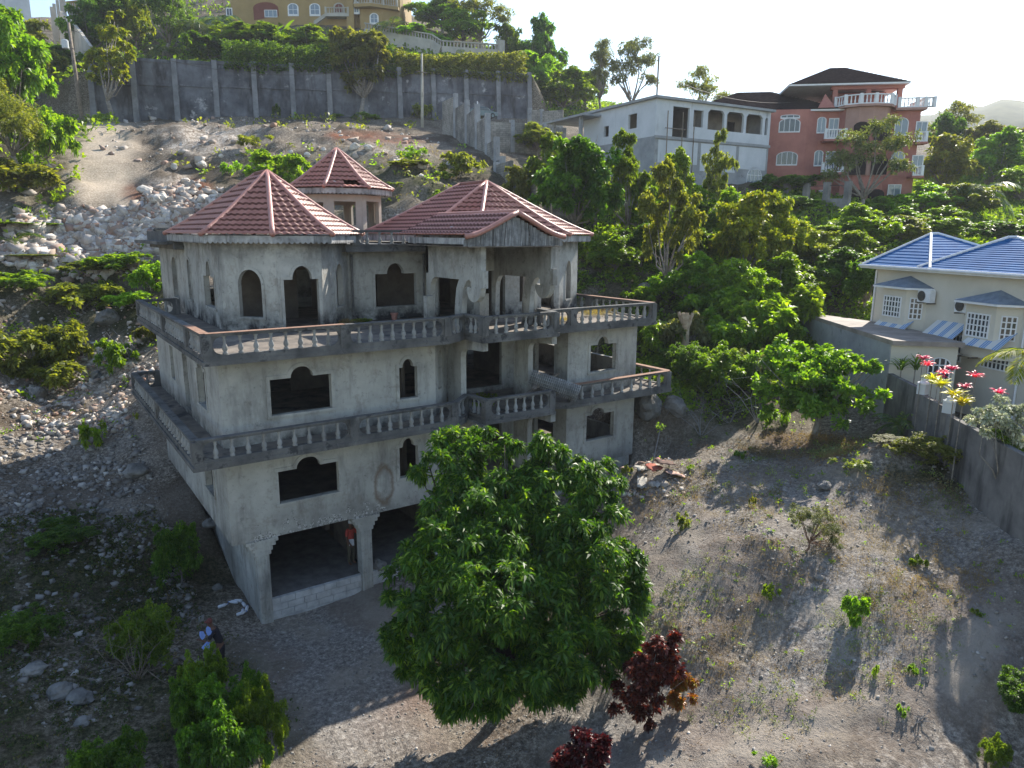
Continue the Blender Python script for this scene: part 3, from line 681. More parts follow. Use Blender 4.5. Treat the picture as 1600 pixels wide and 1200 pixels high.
wk = [arch(3.3, 4.5, Z3+.6, Z3+2.0, Z3+2.5)]
wall(mb, (1.4, 17.8), (1.4, 11.6), Z3-5, 12.0, wk)
wall(mb, (18.35, 12), (18.35, 17.8), Z3-5, 12.0)
o = mb.build('wall', M_wall, HS); surround((1.4, 17.8), (1.4, 11.6), wk[0], o, M_wall, .1, .03)
# inner partitions on each floor
for z in (Z1, Z2, Z3):
    mb = MB(); t_ = z+2.9 if z > 5 else S2
    t_ = {Z1: S2, Z2: S3, Z3: S4}[z]
    y0 = .25 if z < Z3 else 5.3
    wall(mb, (7.1, YB-.3), (7.1, max(y0, 1.5)), z, t_, [rect(2.4, 3.4, z+.01, z+2.1)], .15)
    wall(mb, (.3 if z < Z3 else 1.7, 7.4), (6.9, 7.4), z, t_, [rect(3.4, 4.3, z+.01, z+2.1)], .15)
    wall(mb, (14.3, YB-.3), (14.3, 3.4), z, t_, [rect(2.5, 3.6, z+.01, z+2.1)], .15)
    wall(mb, (7.4, 8.2), (14.2, 8.2), z, t_, [rect(.8, 1.8, z+.01, z+2.1), rect(4.6, 5.8, z+.01, z+2.1)], .15)
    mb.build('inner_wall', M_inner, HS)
# raw porch walls with scrolls (left and right of the gabled porch)
def porch(x, t=.22):
    zt = 12.28; pr = []
    f = -1.45
    back = 2.75
    pr = [(back, Z3), (back, zt), (f, zt), (f, 11.25), (f-.14, 11.25), (f-.14, 10.62), (f+.02, 10.62)]
    # scroll: three quarter turn
    cx_, cz_, r1 = f+.52, 10.62-.02, .5
    pr += [(cx_-r1*math.cos(a), cz_-r1*1.05*math.sin(a)) for a in np.linspace(R(2), R(172), 12)]
    r2 = .27
    pr += [(cx_+r1-.06-r2*(1-math.cos(a)), cz_+.02+r2*1.0*math.sin(a)) for a in (0,)]
    # inner curl then down the curved leg (front edge)
    pr += [(cx_+.16, cz_+.0), (cx_+.18, cz_+.2), (cx_+.32, cz_+.3), (cx_+.52, cz_+.22)]
    pr += [(cx_+.74+.0, cz_-.1), (cx_+.82, cz_-.5), (cx_+.86, cz_-1.0), (cx_+.88, Z3)]
    # leg back edge up to the arch
    pr += [(cx_+1.42, Z3), (cx_+1.38, 9.9), (cx_+1.24, 10.55), (cx_+1.05, 10.86)]
    pr += [(back-.75, 10.86)]
    pr += [(back-.75+.42*math.sin(a), 10.86-.6*(1-math.cos(a))) for a in (R(30), R(60), R(90))]
    pr += [(back-.3, Z3)]
    return MB().slab([(x, a, b) for a, b in pr], (t, 0, 0))
for x in (8.95, 12.15): porch(x).build('porch_wall', M_wall, HS)
MB().box(8.95, 12.37, 2.55, 2.75, 11.0, 12.25).build('porch_beam', M_wall, HS)
# stub piers
mb = MB(); mb.box(8.3, 8.62, 1.5, 1.8, Z3, Z3+1.25); mb.build('stub_pier', M_wall, HS); mb = MB(); mb.box(10.3, 10.75, .8, 1.25, Z3, Z3+1.3); mb.build('stub_pier', M_wall, HS)
mb = MB(); mb.box(12.6, 12.75, .2, .9, Z3, 12.2); mb.build('porch_pier', M_wall, HS)
# roof slab with cornice over the recess and the back
mb = MB(); rp = [(1.0, 17.9), (1.0, 11.2), (5.4, 11.2), (6.2, 4.4), (10.4, 4.4), (11.4, 11.2), (18.5, 11.2), (18.5, 17.9)]
mb.prism(rp, S4, 12.0)
mb.prism([(x, y+(.08 if y < 12 else -.08)) for x, y in rp], 12.0, Z4); mb.build('roof_slab', M_slab, HS)
MB().box(.35, 1.4, 11.45, 18.2, 12.02, 12.16).build('side_ledge', M_slab, HS)
MB().box(.9, 1.05, 12.2, 17.8, 12.162, 12.6).build('parapet', M_slab, HS)
rail_seg((6.6, 4.55), (10.0, 4.55), 11.81, HS, 5, h=.88, w=.2)
rail_seg((1.3, 11.5), (1.3, 17.6), 11.9, HS, 9, h=.85, w=.2)
# drain pipes
for x, y in ((6.62, 4.9), (9.98, 4.9)): MB().tube([(x, y, Z3), (x, y, 11.7)], .055, 8).build('drain_pipe', M_slab, HS)
# ---- roofs
def tiled(name_parent, eave, ridge, zE, zR, mat, capmat, course=.36, flare=.35, wave=.27, amp=.038, step=.075, cap=.10, fascia=True, hole=None, skip=()):
    "eave: polygon counter-clockwise seen from above, ridge[i]: ridge point above each eave corner"
    n = len(eave); roof = None
    for i in range(n):
        if i in skip: continue
        e0, e1 = np.array([*eave[i], zE]), np.array([*eave[(i+1) % n], zE]); r0, r1 = np.array([*ridge[i], zR]), np.array([*ridge[(i+1) % n], zR])
        w = e1-e0; L = np.linalg.norm(w); w /= L
        up = (r0+r1)/2-(e0+e1)/2; up -= w*(up@w); SL = np.linalg.norm(up); upn = up/SL; nrm = np.cross(w, upn); nrm /= np.linalg.norm(nrm)
        nc = max(3, int(SL/course)); rows = []
        for k in range(nc): rows += [(k/nc, step), ((k+.93)/nc, .0)]
        rows.append((1, 0))
        m = max(6, int(L/wave*5)); V = []; 
        for t, off in rows:
            a = e0+(r0-e0)*t; b = e1+(r1-e1)*t
            fl = -flare*((1-t)**3.2)*0+flare*(-4*t*(1-t)*.5)*(1-t)
            for j in range(m+1):
                q = a+(b-a)*j/m; s = (q-e0)@w
                V.append(q+nrm*(off+amp*(.5+.5*math.cos(2*math.pi*s/wave)))+np.array([0, 0, fl]))
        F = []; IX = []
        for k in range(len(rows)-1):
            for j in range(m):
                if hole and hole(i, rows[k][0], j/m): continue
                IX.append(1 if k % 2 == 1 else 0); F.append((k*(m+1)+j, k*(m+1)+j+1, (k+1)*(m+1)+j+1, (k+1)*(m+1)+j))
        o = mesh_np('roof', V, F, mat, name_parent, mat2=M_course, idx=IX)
        so_ = o.modifiers.new('t', 'SOLIDIFY'); so_.thickness = .03; so_.offset = -1
        # hip cap along corner i
        pts = []
        for t in np.linspace(0, 1, 9):
            fl = flare*(-4*t*(1-t)*.5)*(1-t); q = e0+(r0-e0)*t+np.array([0, 0, fl+.05]); pts.append(q)
        pts[0] = pts[0]+(pts[0]-pts[1])*.08
        if i-1 not in skip or i == 0: MB().tube(pts, cap, 8).build('hip_cap', capmat, name_parent, smooth=True)
        if np.linalg.norm(r1-r0) > .1: MB().tube([r0+[0, 0, .05], r1+[0, 0, .05]], cap, 8).build('ridge_cap', capmat, name_parent, smooth=True)
        if fascia:
            q0 = e0-nrm*0; ns = max(2, int(L/.19)); pl = []
            d3 = w; base = e0+np.array([0, 0, -.04])-np.cross([0, 0, 1], w)*-.0
            inn = np.cross([0, 0, 1], w); b0 = e0+inn*.08
            top = [b0+w*(L*a) for a in (0, 1)]
            pts = [top[0]+[0, 0, -.01], top[1]+[0, 0, -.01]]
            bot = []
            for k in range(ns):
                for a, dz in ((.05, .0), (.3, .05), (.5, .065), (.7, .05), (.95, .0)): bot.append(b0+w*(L*(k+a)/ns)+np.array([0, 0, -.24-dz]))
            poly = [pts[0], pts[1]]+bot[::-1]
            MB().slab(poly, inn*.035).build('fascia', M_fascia, name_parent)
    return
# offset of plan outline
def offs(poly, d):
    n = len(poly); out = []
    for i in range(n):
        a, b, c = Vector(poly[i-1]), Vector(poly[i]), Vector(poly[(i+1) % n])
        n1 = Vector(((b-a).y, -(b-a).x)).normalized(); n2 = Vector(((c-b).y, -(c-b).x)).normalized()
        k = 1+n1.dot(n2); out.append(tuple(b+(n1+n2)/k*d))
    return out
octL = [(1.4, 11.6), (1.4, 4.9), (3.03, 3.27), (4.74, 3.27), (6.5, 5.03), (6.5, 11.6), (4.9, 13.1), (3.0, 13.1)]
eL = offs(octL, .62); rf, rbk = (3.95, 6.8), (3.95, 8.4)
tiled(HS, eL, [rbk, rf, rf, rf, rf, rbk, rbk, rbk], 12.47, 14.93, M_roof, M_cap)
octR = [(10.2, 10.6), (10.2, 5.03), (11.7, 3.3), P1, P2, (18.35, 10.6), (16.6, 12.1), (11.8, 12.1)]
eR = offs(octR, .6); rf, rbk = (14.0, 6.0), (14.0, 8.4)
tiled(HS, eR, [rbk, rf, rf, rf, rf, rbk, rbk, rbk], 12.5, 14.92, M_roof, M_cap)
# soffit boards under both roofs
for e in (eL, eR): MB().prism(offs(e, -.12), 12.31, 12.36).build('soffit', M_fascia, HS)
# gabled porch roof
def gable():
    y0, y1, xc, xw, ze, zr = -1.95, 3.9, 10.2, 2.15, 12.44, 13.3
    for sgn in (-1, 1):
        V = []; nc = 6; rows = []
        for k in range(nc): rows += [(k/nc, .09), ((k+.93)/nc, 0)]
        rows.append((1, 0)); m = 100
        for t, off in rows:
            for j in range(m+1):
                y = y0+(y1+0-y0)*j/m; f = -.16*4*t*(1-t)*(1-t)
                V.append((xc+sgn*xw*(1-t), y, ze+(zr-ze)*t+f+off+.045*(.5+.5*math.cos(2*math.pi*y/.25))))
        F = [(k*(m+1)+j, k*(m+1)+j+1, (k+1)*(m+1)+j+1, (k+1)*(m+1)+j) for k in range(len(rows)-1) for j in range(m)]
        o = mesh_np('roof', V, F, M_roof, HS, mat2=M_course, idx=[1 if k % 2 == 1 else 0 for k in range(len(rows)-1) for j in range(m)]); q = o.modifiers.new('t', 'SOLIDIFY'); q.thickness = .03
        pts = [(xc+sgn*xw*(1-t)*1.02, y0-.02, ze+(zr-ze)*t-.16*4*t*(1-t)*(1-t)+.03) for t in np.linspace(0, 1, 8)]
        MB().tube(pts, .095, 8).build('verge_cap', M_cap, HS, smooth=True)
    MB().tube([(xc, y0-.05, zr+.06), (xc, y1, zr+.06)], .08, 8).build('ridge_cap', M_cap, HS, smooth=True)
    # board infill, fanned from the middle
    g = MB(); yb = y0+.12
    for sgn in (-1, 1):
        k = 0; x = 0.
        while x < xw-.1:
            w_ = .17; t = 1-(x+.05)/xw; top = ze+(zr-ze)*t-.64*t*(1-t)*(1-t)-.06
            lean = .16*(top-12.2)*1.6; jit = random.uniform(-.02, .02)
            xa, xb_ = xc+sgn*x, xc+sgn*(x+w_-.012); xt0, xt1 = xa-sgn*lean*.5, xb_-sgn*lean*.5
            if x == 0: xt0 = xa
            g.slab([(xa, yb+jit, 12.14+random.uniform(-.02, .02)), (xb_, yb+jit, 12.14+random.uniform(-.02, .02)), (xt1, yb+jit, max(12.2, top-.02)), (xt0, yb+jit, max(12.2, top))], (0, .025, 0)); x += w_
    g.build('gable_boards', M_board, HS)
    MB().box(8.2, 12.3, y0+.1, 2.8, 12.1, 12.13).build('porch_ceiling', M_floor, HS)
    MB().slab([(8.1, y0+.2, 12.42), (8.1, 2.6, 12.42), (8.1, 2.6, 12.2), (8.1, y0+.2, 12.2)], (.03, 0, 0)).build('fascia', M_fascia, HS)
    MB().slab([(12.3, y0+.2, 12.42), (12.3, 2.6, 12.42), (12.3, 2.6, 12.2), (12.3, y0+.2, 12.2)], (.03, 0, 0)).build('fascia', M_fascia, HS)
gable()
# belvedere behind
bc = np.array([10.0, 14.6]); ob = [tuple(bc+2.3*np.array([math.cos(R(a)), math.sin(R(a))])) for a in np.arange(190, 550, 45)]
mb = MB()
for i in range(8):
    a, b = ob[i], ob[(i+1) % 8]; L = math.dist(a, b)
    op = {0: [rect(.4, L-.3, 12.95, 14.1)], 1: [rect(.3, L-.35, 12.95, 14.15)], 2: [rect(.35, L-.25, 12.2, 14.2)], 3: [rect(.7, 1.0, 13.1, 14.15)], 4: [rect(.3, L-.3, 13, 14.1)], 5: [rect(.3, L-.3, 13, 14.1)], 6: [rect(.3, L-.3, 12.9, 14.15)], 7: []}[i]
    wall(mb, a, b, Z4, 14.5, op, .2)
mb.build('belvedere_wall', M_sand, HS)
eb = offs(ob, .62)
tiled(HS, eb, [tuple(bc)]*8, 14.8, 16.9, M_roof, M_cap, hole=lambda i, t, u: i == 1 and .08 < t < .22 and .45 < u < .85)
MB().prism(offs(eb, -.2), 14.6, 14.64).build('soffit', M_fascia, HS)
# ------------------------------------------------------------------ local frames for the far buildings
def frame(o, e):
    "matrix: x along the facade e, y into the building, z up"
    e = Vector((e[0], e[1], 0)).normalized(); n = Vector((-e.y, e.x, 0))
    return Matrix(((e.x, n.x, 0, o[0]), (e.y, n.y, 0, o[1]), (0, 0, 1, o[2] if len(o) > 2 else 0), (0, 0, 0, 1)))
def win(M, parent, x0, x1, z0, z1, y=0., archd=0, bars=(1, 0), nm='window', frm=None, gl=None, fw=.09, back=False):
    "framed window set 3 cm proud of a wall whose outer face is the local plane y"
    w_ = x1-x0; out = []
    if archd: out = [(x0, z0), (x1, z0), (x1, z1-archd)]+[(x0+w_*.5*(1+math.cos(a)), z1-archd+archd*math.sin(a)) for a in np.linspace(.2, math.pi-.2, 8)]+[(x0, z1-archd)]
    else: out = [(x0, z0), (x1, z0), (x1, z1), (x0, z1)]
    c = np.mean(out, axis=0); inn = [(c[0]+(p[0]-c[0])*(1-2*fw/w_), c[1]+(p[1]-c[1])*(1-2*fw/(z1-z0))) for p in out]
    n = len(out); mb = MB(M); vs = [(a, y-.05, b) for a, b in out]+[(a, y-.05, b) for a, b in inn]+[(a, y+.01, b) for a, b in out]+[(a, y+.0, b) for a, b in inn]
    fs = []
    for i in range(n):
        j = (i+1) % n; fs += [(i, j, n+j, n+i), (2*n+i, 2*n+j, j, i), (n+i, n+j, 3*n+j, 3*n+i)]
    mb.add(vs, fs)
    for k in range(bars[0]):
        x = x0+w_*(k+1)/(bars[0]+1); mb.box(x-.03, x+.03, y-.045, y-.015, z0+fw, z1-fw)
    for k in range(bars[1]):
        z = z0+(z1-z0)*(k+1)/(bars[1]+1); mb.box(x0+fw, x1-fw, y-.044, y-.016, z-.025, z+.025)
    o = mb.build(nm, frm or M_white, parent)
    m2 = MB(M); m2.slab([(a, y-.012, b) for a, b in inn], (0, .006, 0)); m2.build('pane', gl or M_glass, o)
    return o
def hip(M, x0, x1, y0, y1, ze, zr, ins, mat, parent, nm='roof', ov=.5, th=.16, tiles=.34, cap=None, step=.035, apex=None):
    "hipped roof with stepped courses"
    x0 -= ov; x1 += ov; y0 -= ov; y1 += ov
    if (x1-x0) >= (y1-y0): ra, rb = ((x0+(y1-y0)/2*ins, (y0+y1)/2), (x1-(y1-y0)/2*ins, (y0+y1)/2))
    else: ra, rb = (((x0+x1)/2, y0+(x1-x0)/2*ins), ((x0+x1)/2, y1-(x1-x0)/2*ins))
    E_ = [(x0, y0), (x1, y0), (x1, y1), (x0, y1)]
    if apex: ra, rb = apex
    Rg = [ra, rb, rb, ra] if (x1-x0) >= (y1-y0) else [ra, ra, rb, rb]
    mb = MB(M)
    for i in range(4):
        e0, e1 = np.array([*E_[i], ze]), np.array([*E_[(i+1) % 4], ze]); r0, r1 = np.array([*Rg[i], zr]), np.array([*Rg[(i+1) % 4], zr])
        nc = max(4, int(np.linalg.norm((r0+r1)/2-(e0+e1)/2)/tiles)); 
        for k in range(nc):
            a, b = k/nc, (k+1)/nc; lift = np.array([0, 0, step])
            q = [e0+(r0-e0)*a+lift, e1+(r1-e1)*a+lift, e1+(r1-e1)*b, e0+(r0-e0)*b]; p = [e0+(r0-e0)*a, e1+(r1-e1)*a, q[1], q[0]]
            mb.add([tuple(v) for v in q], [(0, 1, 2, 3)]); mb.add([tuple(v) for v in p], [(0, 1, 2, 3)])
    o = mb.build(nm, mat, parent)
    f = MB(M); f.box(x0+.02, x1-.02, y0+.02, y1-.02, ze-th, ze+.012); f.build('eaves', M_white, parent)
    if cap:
        m2 = MB(M)
        for i in range(4): m2.tube([(*E_[i], ze+.04), (*Rg[i], zr+.04)], .07, 6)
        m2.tube([(*ra, zr+.05), (*rb, zr+.05)], .07, 6); m2.build('hip_cap', cap, parent)
    return o
def mini_rail(M, parent, pts, z, h=.95, mat=None, sp=.3, posts=True, nm='balustrade'):
    mb = MB(M); mat = mat or M_white
    for (a, b) in zip(pts[:-1], pts[1:]):
        a = Vector((*a, 0)); b = Vector((*b, 0)); L = (b-a).length; d = (b-a)/L
        mb.bar(a+Vector((0, 0, z+h)), b+Vector((0, 0, z+h)), .2, .1); mb.bar(a+Vector((0, 0, z+.12)), b+Vector((0, 0, z+.12)), .18, .12)
        n = max(1, int(L/sp))
        for i in range(n):
            p = a+d*(L*(i+.5)/n); mb.lathe([(.04, 0), (.07, .08), (.08, .25), (.045, .45), (.06, h-.3), (.05, h-.2)], 6, (p.x, p.y, z+.11))
        if posts: mb.box(a.x-.13, a.x+.13, a.y-.13, a.y+.13, z, z+h+.06)
    if posts: mb.box(b.x-.13, b.x+.13, b.y-.13, b.y+.13, z, z+h+.06)
    return mb.build(nm, mat, parent)
# ------------------------------------------------------------------ orange mansion
M_orange = surf('orange_painted_render', (.34, .135, .11), (.44, .19, .15), .8, .8, .004, streak=((.2, .08, .06), .62, (2, 2, .3)))
M_pink = surf('dusty_rose_render', (.34, .20, .16), (.42, .26, .21), .8, .8, .004)
M_shingle = surf('dark_roof_shingles', (.018, .014, .014), (.04, .03, .03), 3, .95, .0, 20, spec=.0)
oL = at(1205, 165, D=73); oR = at(1445, 180, D=71)
e = (oR-oL)[:2]; Mo = frame((oL[0], oL[1], 0), e); WO = float(np.linalg.norm(e)); zo = 25.1
HO = thing('orange_house', 'orange four storey mansion with dark hipped roofs and white balustraded balconies', 'house', (oL[0], oL[1], 12.6))
mb = MB(Mo); so3 = 3.2
mb.prism([(-3, 14), (-3, 0), (3.7, 0), (5.0, .7), (5.8, .9), (6.9, .9), (7.3, -.25), (8.3, -.9), (9.6, -1.0), (10.9, -.6), (11.5, .2), (11.8, .9), (13.6, .5), (WO-.2, .5), (WO-.2, 14)], 11.5, zo)
mb.build('wall', M_orange, HO)
hip(Mo, -8, 6.4, 1.0, 12, zo, zo+2.9, 1.0, M_shingle, HO, ov=.9)
MB(Mo).slab([(4.6, -.1, zo+.1), (6.2, -.1, zo+.1), (5.3, .5, zo+1.5)], (0, .3, 0)).build('gable', M_orange, HO)
mb = MB(Mo); mb.box(7.0, 12.2, 4.2, 11, zo, zo+2.2); mb.build('wall', M_orange, HO)
mb = MB(Mo)
for x in (6.2, 9.4, 12.4): mb.box(x, x+.45, 1.2, 1.65, zo, zo+2.3)
mb.box(6.0, 13, 1.1, 1.7, zo+2.0, zo+2.35); mb.build('pillars', M_orange, HO)
hip(Mo, 2.4, 12.6, 1.2, 10, zo+2.5, zo+5.0, 1.0, M_shingle, HO, ov=.7)
MB(Mo).prism([(6.3, 1), (7.0, -.7), (8.3, -1.4), (9.7, -1.5), (11.3, -1.0), (12.0, .2), (12.0, 2), (6.3, 2)], zo-.02, zo+.2).build('terrace_slab', M_pink, HO)
mini_rail(Mo, HO, [(6.4, .7), (7.0, -.55), (8.3, -1.2), (9.7, -1.3), (11.3, -.8), (11.9, .2)], zo+.2, .95)
MB(Mo).prism([(12, 0), (WO+.2, 0), (WO+.2, 8), (12, 8)], zo-.25, zo-.02).build('terrace_slab', M_pink, HO)
mini_rail(Mo, HO, [(12.3, .2), (14.0, .2), (15.6, .2), (WO, .2), (WO, 4)], zo-.02, .95)
pp = MB(Mo); pp.prism([(7.25, -.3), (8.3, -1.02), (9.6, -1.12), (10.95, -.72), (11.55, .15), (11.5, .6), (7.3, .6)], zo-2.2, zo-.03); bb_ = [(7.25, -.3), (8.3, -1.02), (9.6, -1.12), (10.95, -.72), (11.55, .15), (11.5, .6), (7.3, .6)]; MB(Mo).prism(bb_, zo-6.6, zo-5.3).build('bay_band', M_pink, HO); MB(Mo).prism(bb_, zo-9.6, zo-8.4).build('bay_band', M_pink, HO)
pp.build('bay_band', M_pink, HO)
for k, z in enumerate((22.1, 18.85, 15.6)):
    if k < 2:
        win(Mo, HO, .9, 3.0, z+.75, z+2.15, 0, .45, (3, 0)); 
        win(Mo, HO, 4.75, 5.65, z+.7, z+2.3, .62, .3, (1, 0), gl=M_paleglass)
        win(Mo, HO, 8.3-2.35, 8.3-1.35, z+.3, z+2.2, .84, 0, (1, 0), gl=M_paleglass)
        MB(Mo).box(5.3, 7.5, -.7, .9, z-.2, z).build('balcony_slab', M_orange, HO)
        mini_rail(Mo, HO, [(5.4, -.6), (7.3, -.6)], z, .95, sp=.22)
        MB(Mo).box(13.9, WO+.3, -.9, .5, z-.6, z-.4).build('balcony_slab', M_orange, HO)
        mini_rail(Mo, HO, [(14.1, -.75), (WO+.1, -.75), (WO+.1, .4)], z-.4, .95, sp=.22)
    win(Mo, HO, 12.2, 13.5, z+.35, z+2.1, .5, .5 if k < 2 else 0, (1, 0), gl=M_paleglass)
    if k < 2: win(Mo, HO, 14.2, 15.3, z+.1, z+1.7, .48, 0, (1, 0), gl=M_paleglass)
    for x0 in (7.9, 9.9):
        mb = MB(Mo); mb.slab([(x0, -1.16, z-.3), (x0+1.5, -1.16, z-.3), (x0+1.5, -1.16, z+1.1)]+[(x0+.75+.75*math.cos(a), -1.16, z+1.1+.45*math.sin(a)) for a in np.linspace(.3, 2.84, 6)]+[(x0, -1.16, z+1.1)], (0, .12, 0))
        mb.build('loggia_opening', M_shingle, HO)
win(Mo, HO, 1.0, 2.9, 24.2, 24.6, 0, .15, (2, 0)); win(Mo, HO, 5.3, 6.3, 15.5, 17.2, .86, .4, (1, 0), gl=M_paleglass)
mb = MB(Mo); mb.slab([(WO+.5, -1, 15), (WO+4.2, -1, 16.2), (WO+4.2, -1, 17.1), (WO+.5, -1, 15.9)], (0, .2, 0)); mb.build('stair_rail', M_white, HO)
# gate piers / fence in front of the orange mansion
fg = thing('block_fence', 'grey block fence with raised piers below the orange mansion', 'fence', (*at(1270, 330, D=69)[:2], 14))
fa, fb = at(1198, 318, D=70), at(1320, 345, D=66)
mb = MB(); mb.bar((fa[0], fa[1], 15.9), (fb[0], fb[1], 15.9), .25, 3.0); mb.build('wall', surf('grey_blocks', (.16, .155, .15), (.30, .29, .28), 1), fg)
mb = MB()
for t in (0, .25, .5, .75, 1):
    p = fa+(fb-fa)*t; mb.box(p[0]-.25, p[0]+.25, p[1]-.25, p[1]+.25, 14.5, 17.4)
mb.build('pier', bpy.data.materials['grey_blocks'], fg)
MB().bar((fa[0], fa[1], 17.1), (fb[0], fb[1], 17.1), .04, .05).build('top_rail', M_iron, fg)
# ------------------------------------------------------------------ white house under construction
M_whitewall = surf('cold_white_render', (.50, .53, .56), (.62, .64, .67), .5, .85, .004, streak=((.34, .35, .36), .6, (2, 2, .3)))
M_greyrender = surf('bare_grey_render', (.24, .25, .26), (.36, .37, .38), .7, .9, .006, spots=((.18, .18, .18), .6, 1.5))
wC = at(1026, 158, D=64); wR = at(1205, 177, D=71); wL = at(888, 184, D=73)
e = (wR-wC)[:2]; Mw = frame((wC[0], wC[1], 0), e); WW = float(np.linalg.norm(e)); zw = 24.5; DW = float(np.linalg.norm((wL-wC)[:2]))*.97
HW = thing('white_house', 'half painted white and grey flat roofed house with an arcaded upper balcony', 'house', (wC[0], wC[1], 12))
def wl(mb, x0, x1, y0, y1, z0, z1, holes, M, t=.25):
    a = M @ Vector((x0, y0, 0)); b = M @ Vector((x1, y1, 0)); wall(mb, (a.x, a.y), (b.x, b.y), z0, z1, holes, t)
mb = MB(); u = WW
wl(mb, 0, WW, 0, 0, 21.3, zw, [rect(2.0, 4.0, 21.35, 24.0), rect(4.5, 5.7, 22.4, 23.9)]+[(a, b, 22.3, [(a, 23.8), (a+.3, 24.1), (b-.3, 24.1), (b, 23.8)]) for a, b in ((6.3, 8.4), (8.75, 11.0), (11.35, 13.6), (13.95, WW-.35))], Mw)
wl(mb, 0, 0, DW, 0, 21.3, zw, [rect(DW-4.0, DW-2.7, 22.3, 23.6), rect(3.5, 4.3, 22.0, 23.0)], Mw); mb.build('wall', M_whitewall, HW)
mb = MB(); wl(mb, 0, WW, 0, 0, 12, 21.3, [rect(1.2, 2.6, 17.0, 18.4), arch(11.9, 14.0, 16.9, 18.2, 19.2)], Mw); wl(mb, 0, 0, DW, 0, 12, 21.3, [], Mw); wl(mb, WW, WW, 0, DW, 12, zw, [], Mw); wl(mb, WW, 0, DW, DW, 12, zw, [], Mw)
mb.build('wall', M_greyrender, HW)
mb = MB(Mw); 
for x0, x1, za in ((.4, 5.2, 19.0), (5.6, 10.2, 18.5), (10.6, WW-.3, 18.9)): mb.box(x0, x1, -.03, .05, za, 21.0)
mb.box(-.03, .05, 3, DW, 21.25, 21.3); mb.build('white_panel', M_whitewall, HW)
MB(Mw).box(-.35, WW+.3, -.35, DW+.3, zw, zw+.22).build('roof_slab', M_greyrender, HW)
MB(Mw).box(-.1, WW+.1, -.12, .0, 21.1, 21.35).build('band', M_greyrender, HW)
MB(Mw).box(.25, WW-.25, .25, DW-.25, 21.15, 21.35).build('floor_slab', M_greyrender, HW)
mb = MB(); wl(mb, 5.9, 5.9, .26, 5, 21.35, zw, [], Mw, .15); wl(mb, 5.9, WW, 2.6, 2.6, 21.35, zw, [rect(.8, 2.2, 22.3, 23.7), rect(5.6, 6.6, 21.4, 23.7)], Mw, .15); wl(mb, .3, 5.9, 5, 5, 21.35, zw, [], Mw, .15)
mb.build('inner_wall', surf('bare_blocks', (.20, .18, .16), (.30, .27, .24), 1), HW)
for a, b in ((6.3, 8.4), (8.75, 11.0), (11.35, 13.6), (13.95, WW-.35)): mini_rail(Mw, HW, [(a, .12), (b, .12)], 21.4, .9, M_greyrender, .2, False)
win(Mw, HW, 11.9, 14.0, 16.9, 19.15, .02, .9, (3, 2), gl=M_paleglass); win(Mw, HW, 1.2, 2.6, 17.0, 18.4, .02, 0, (2, 1), gl=M_paleglass)
mb = MB(Mw)
for x in (1.1, 2.9, 4.3): mb.tube([(x, -.35, 17), (x, -.35, 23.5)], .05, 6)
mb.tube([(.8, -.4, 22), (3.2, -.4, 22)], .04, 6); mb.build('scaffold_pole', M_wood, HW)
mb = MB(Mw); mb.box(-1.2, 3.5, DW-2.5, DW+3.5, 21.2, 21.4); mb.box(-2.2, 4.0, DW-3, DW+4, 24.0, 24.2)
for y in (DW-2, DW+3): mb.box(-1.8, -1.5, y, y+.3, 18, 24.0)
mb.build('porch', M_greyrender, HW)
MB(Mw).tube([(2.5, 3, zw+.2), (2.55, 3, zw+4.4)], .08, 6).build('mast', M_wood, HW)
# ------------------------------------------------------------------ blue roofed house
M_cream = surf('cream_render', (.56, .52, .43), (.64, .60, .51), .6, .85, .003)
M_blueroof = surf('blue_metal_tiles', (.022, .10, .26), (.035, .14, .34), 2, .8, .004, spec=.08)
M_bluegrey = surf('faded_blue_shingles', (.13, .17, .22), (.22, .26, .31), 3, .8)
bL = at(1370, 413, D=38); bR = at(1597, 431, D=29.6)
e = (bR-bL)[:2]; Mb = frame((bL[0], bL[1], 0), e); WB = float(np.linalg.norm(e))+6; zb = 11.0
HB = thing('blue_roofed_house', 'cream two storey house with blue tiled hip roofs and bay windows', 'house', (bL[0], bL[1], 4.6))
def bx(px): # along the facade for a column of the photograph
    v = CD+CR*(px-800)/FPX; o = bL[:2]; d = e/np.linalg.norm(e)
    A = np.array([[d[0], -v[0]], [d[1], -v[1]]]); return float(np.linalg.solve(A, CP[:2]-o)[0])
MB(Mb).box(0, WB, 0, 10, 3.8, zb-.1).build('wall', M_cream, HB)
MB(Mb).box(-.55, WB+.6, -.55, 10.6, zb-.12, zb+.0).build('eaves', M_white, HB)
mb = MB(Mb); mb.tube([(-.6, -.6, zb+.02), (WB, -.6, zb+.02)], .07, 6); mb.build('gutter', M_white, HB)
hip(Mb, 0, 3.8, 0, 6, zb+.04, zb+1.66, 1.0, M_blueroof, HB, ov=.5, th=.02, cap=M_white, tiles=.27, step=.03, apex=((1.15, 2.1), (1.2, 2.5)))
hip(Mb, 4.0, WB-1.5, .03, 7, zb+.06, zb+1.5, 1.0, M_blueroof, HB, ov=.53, th=.02, cap=M_white, tiles=.27, step=.03, apex=((5.7, 2.2), (5.75, 2.6)))
for q in (.12, bx(1590)): MB(Mb).tube([(q, -.06, 4.5), (q, -.06, zb-.2)], .05, 6).build('downpipe', M_white, HB)
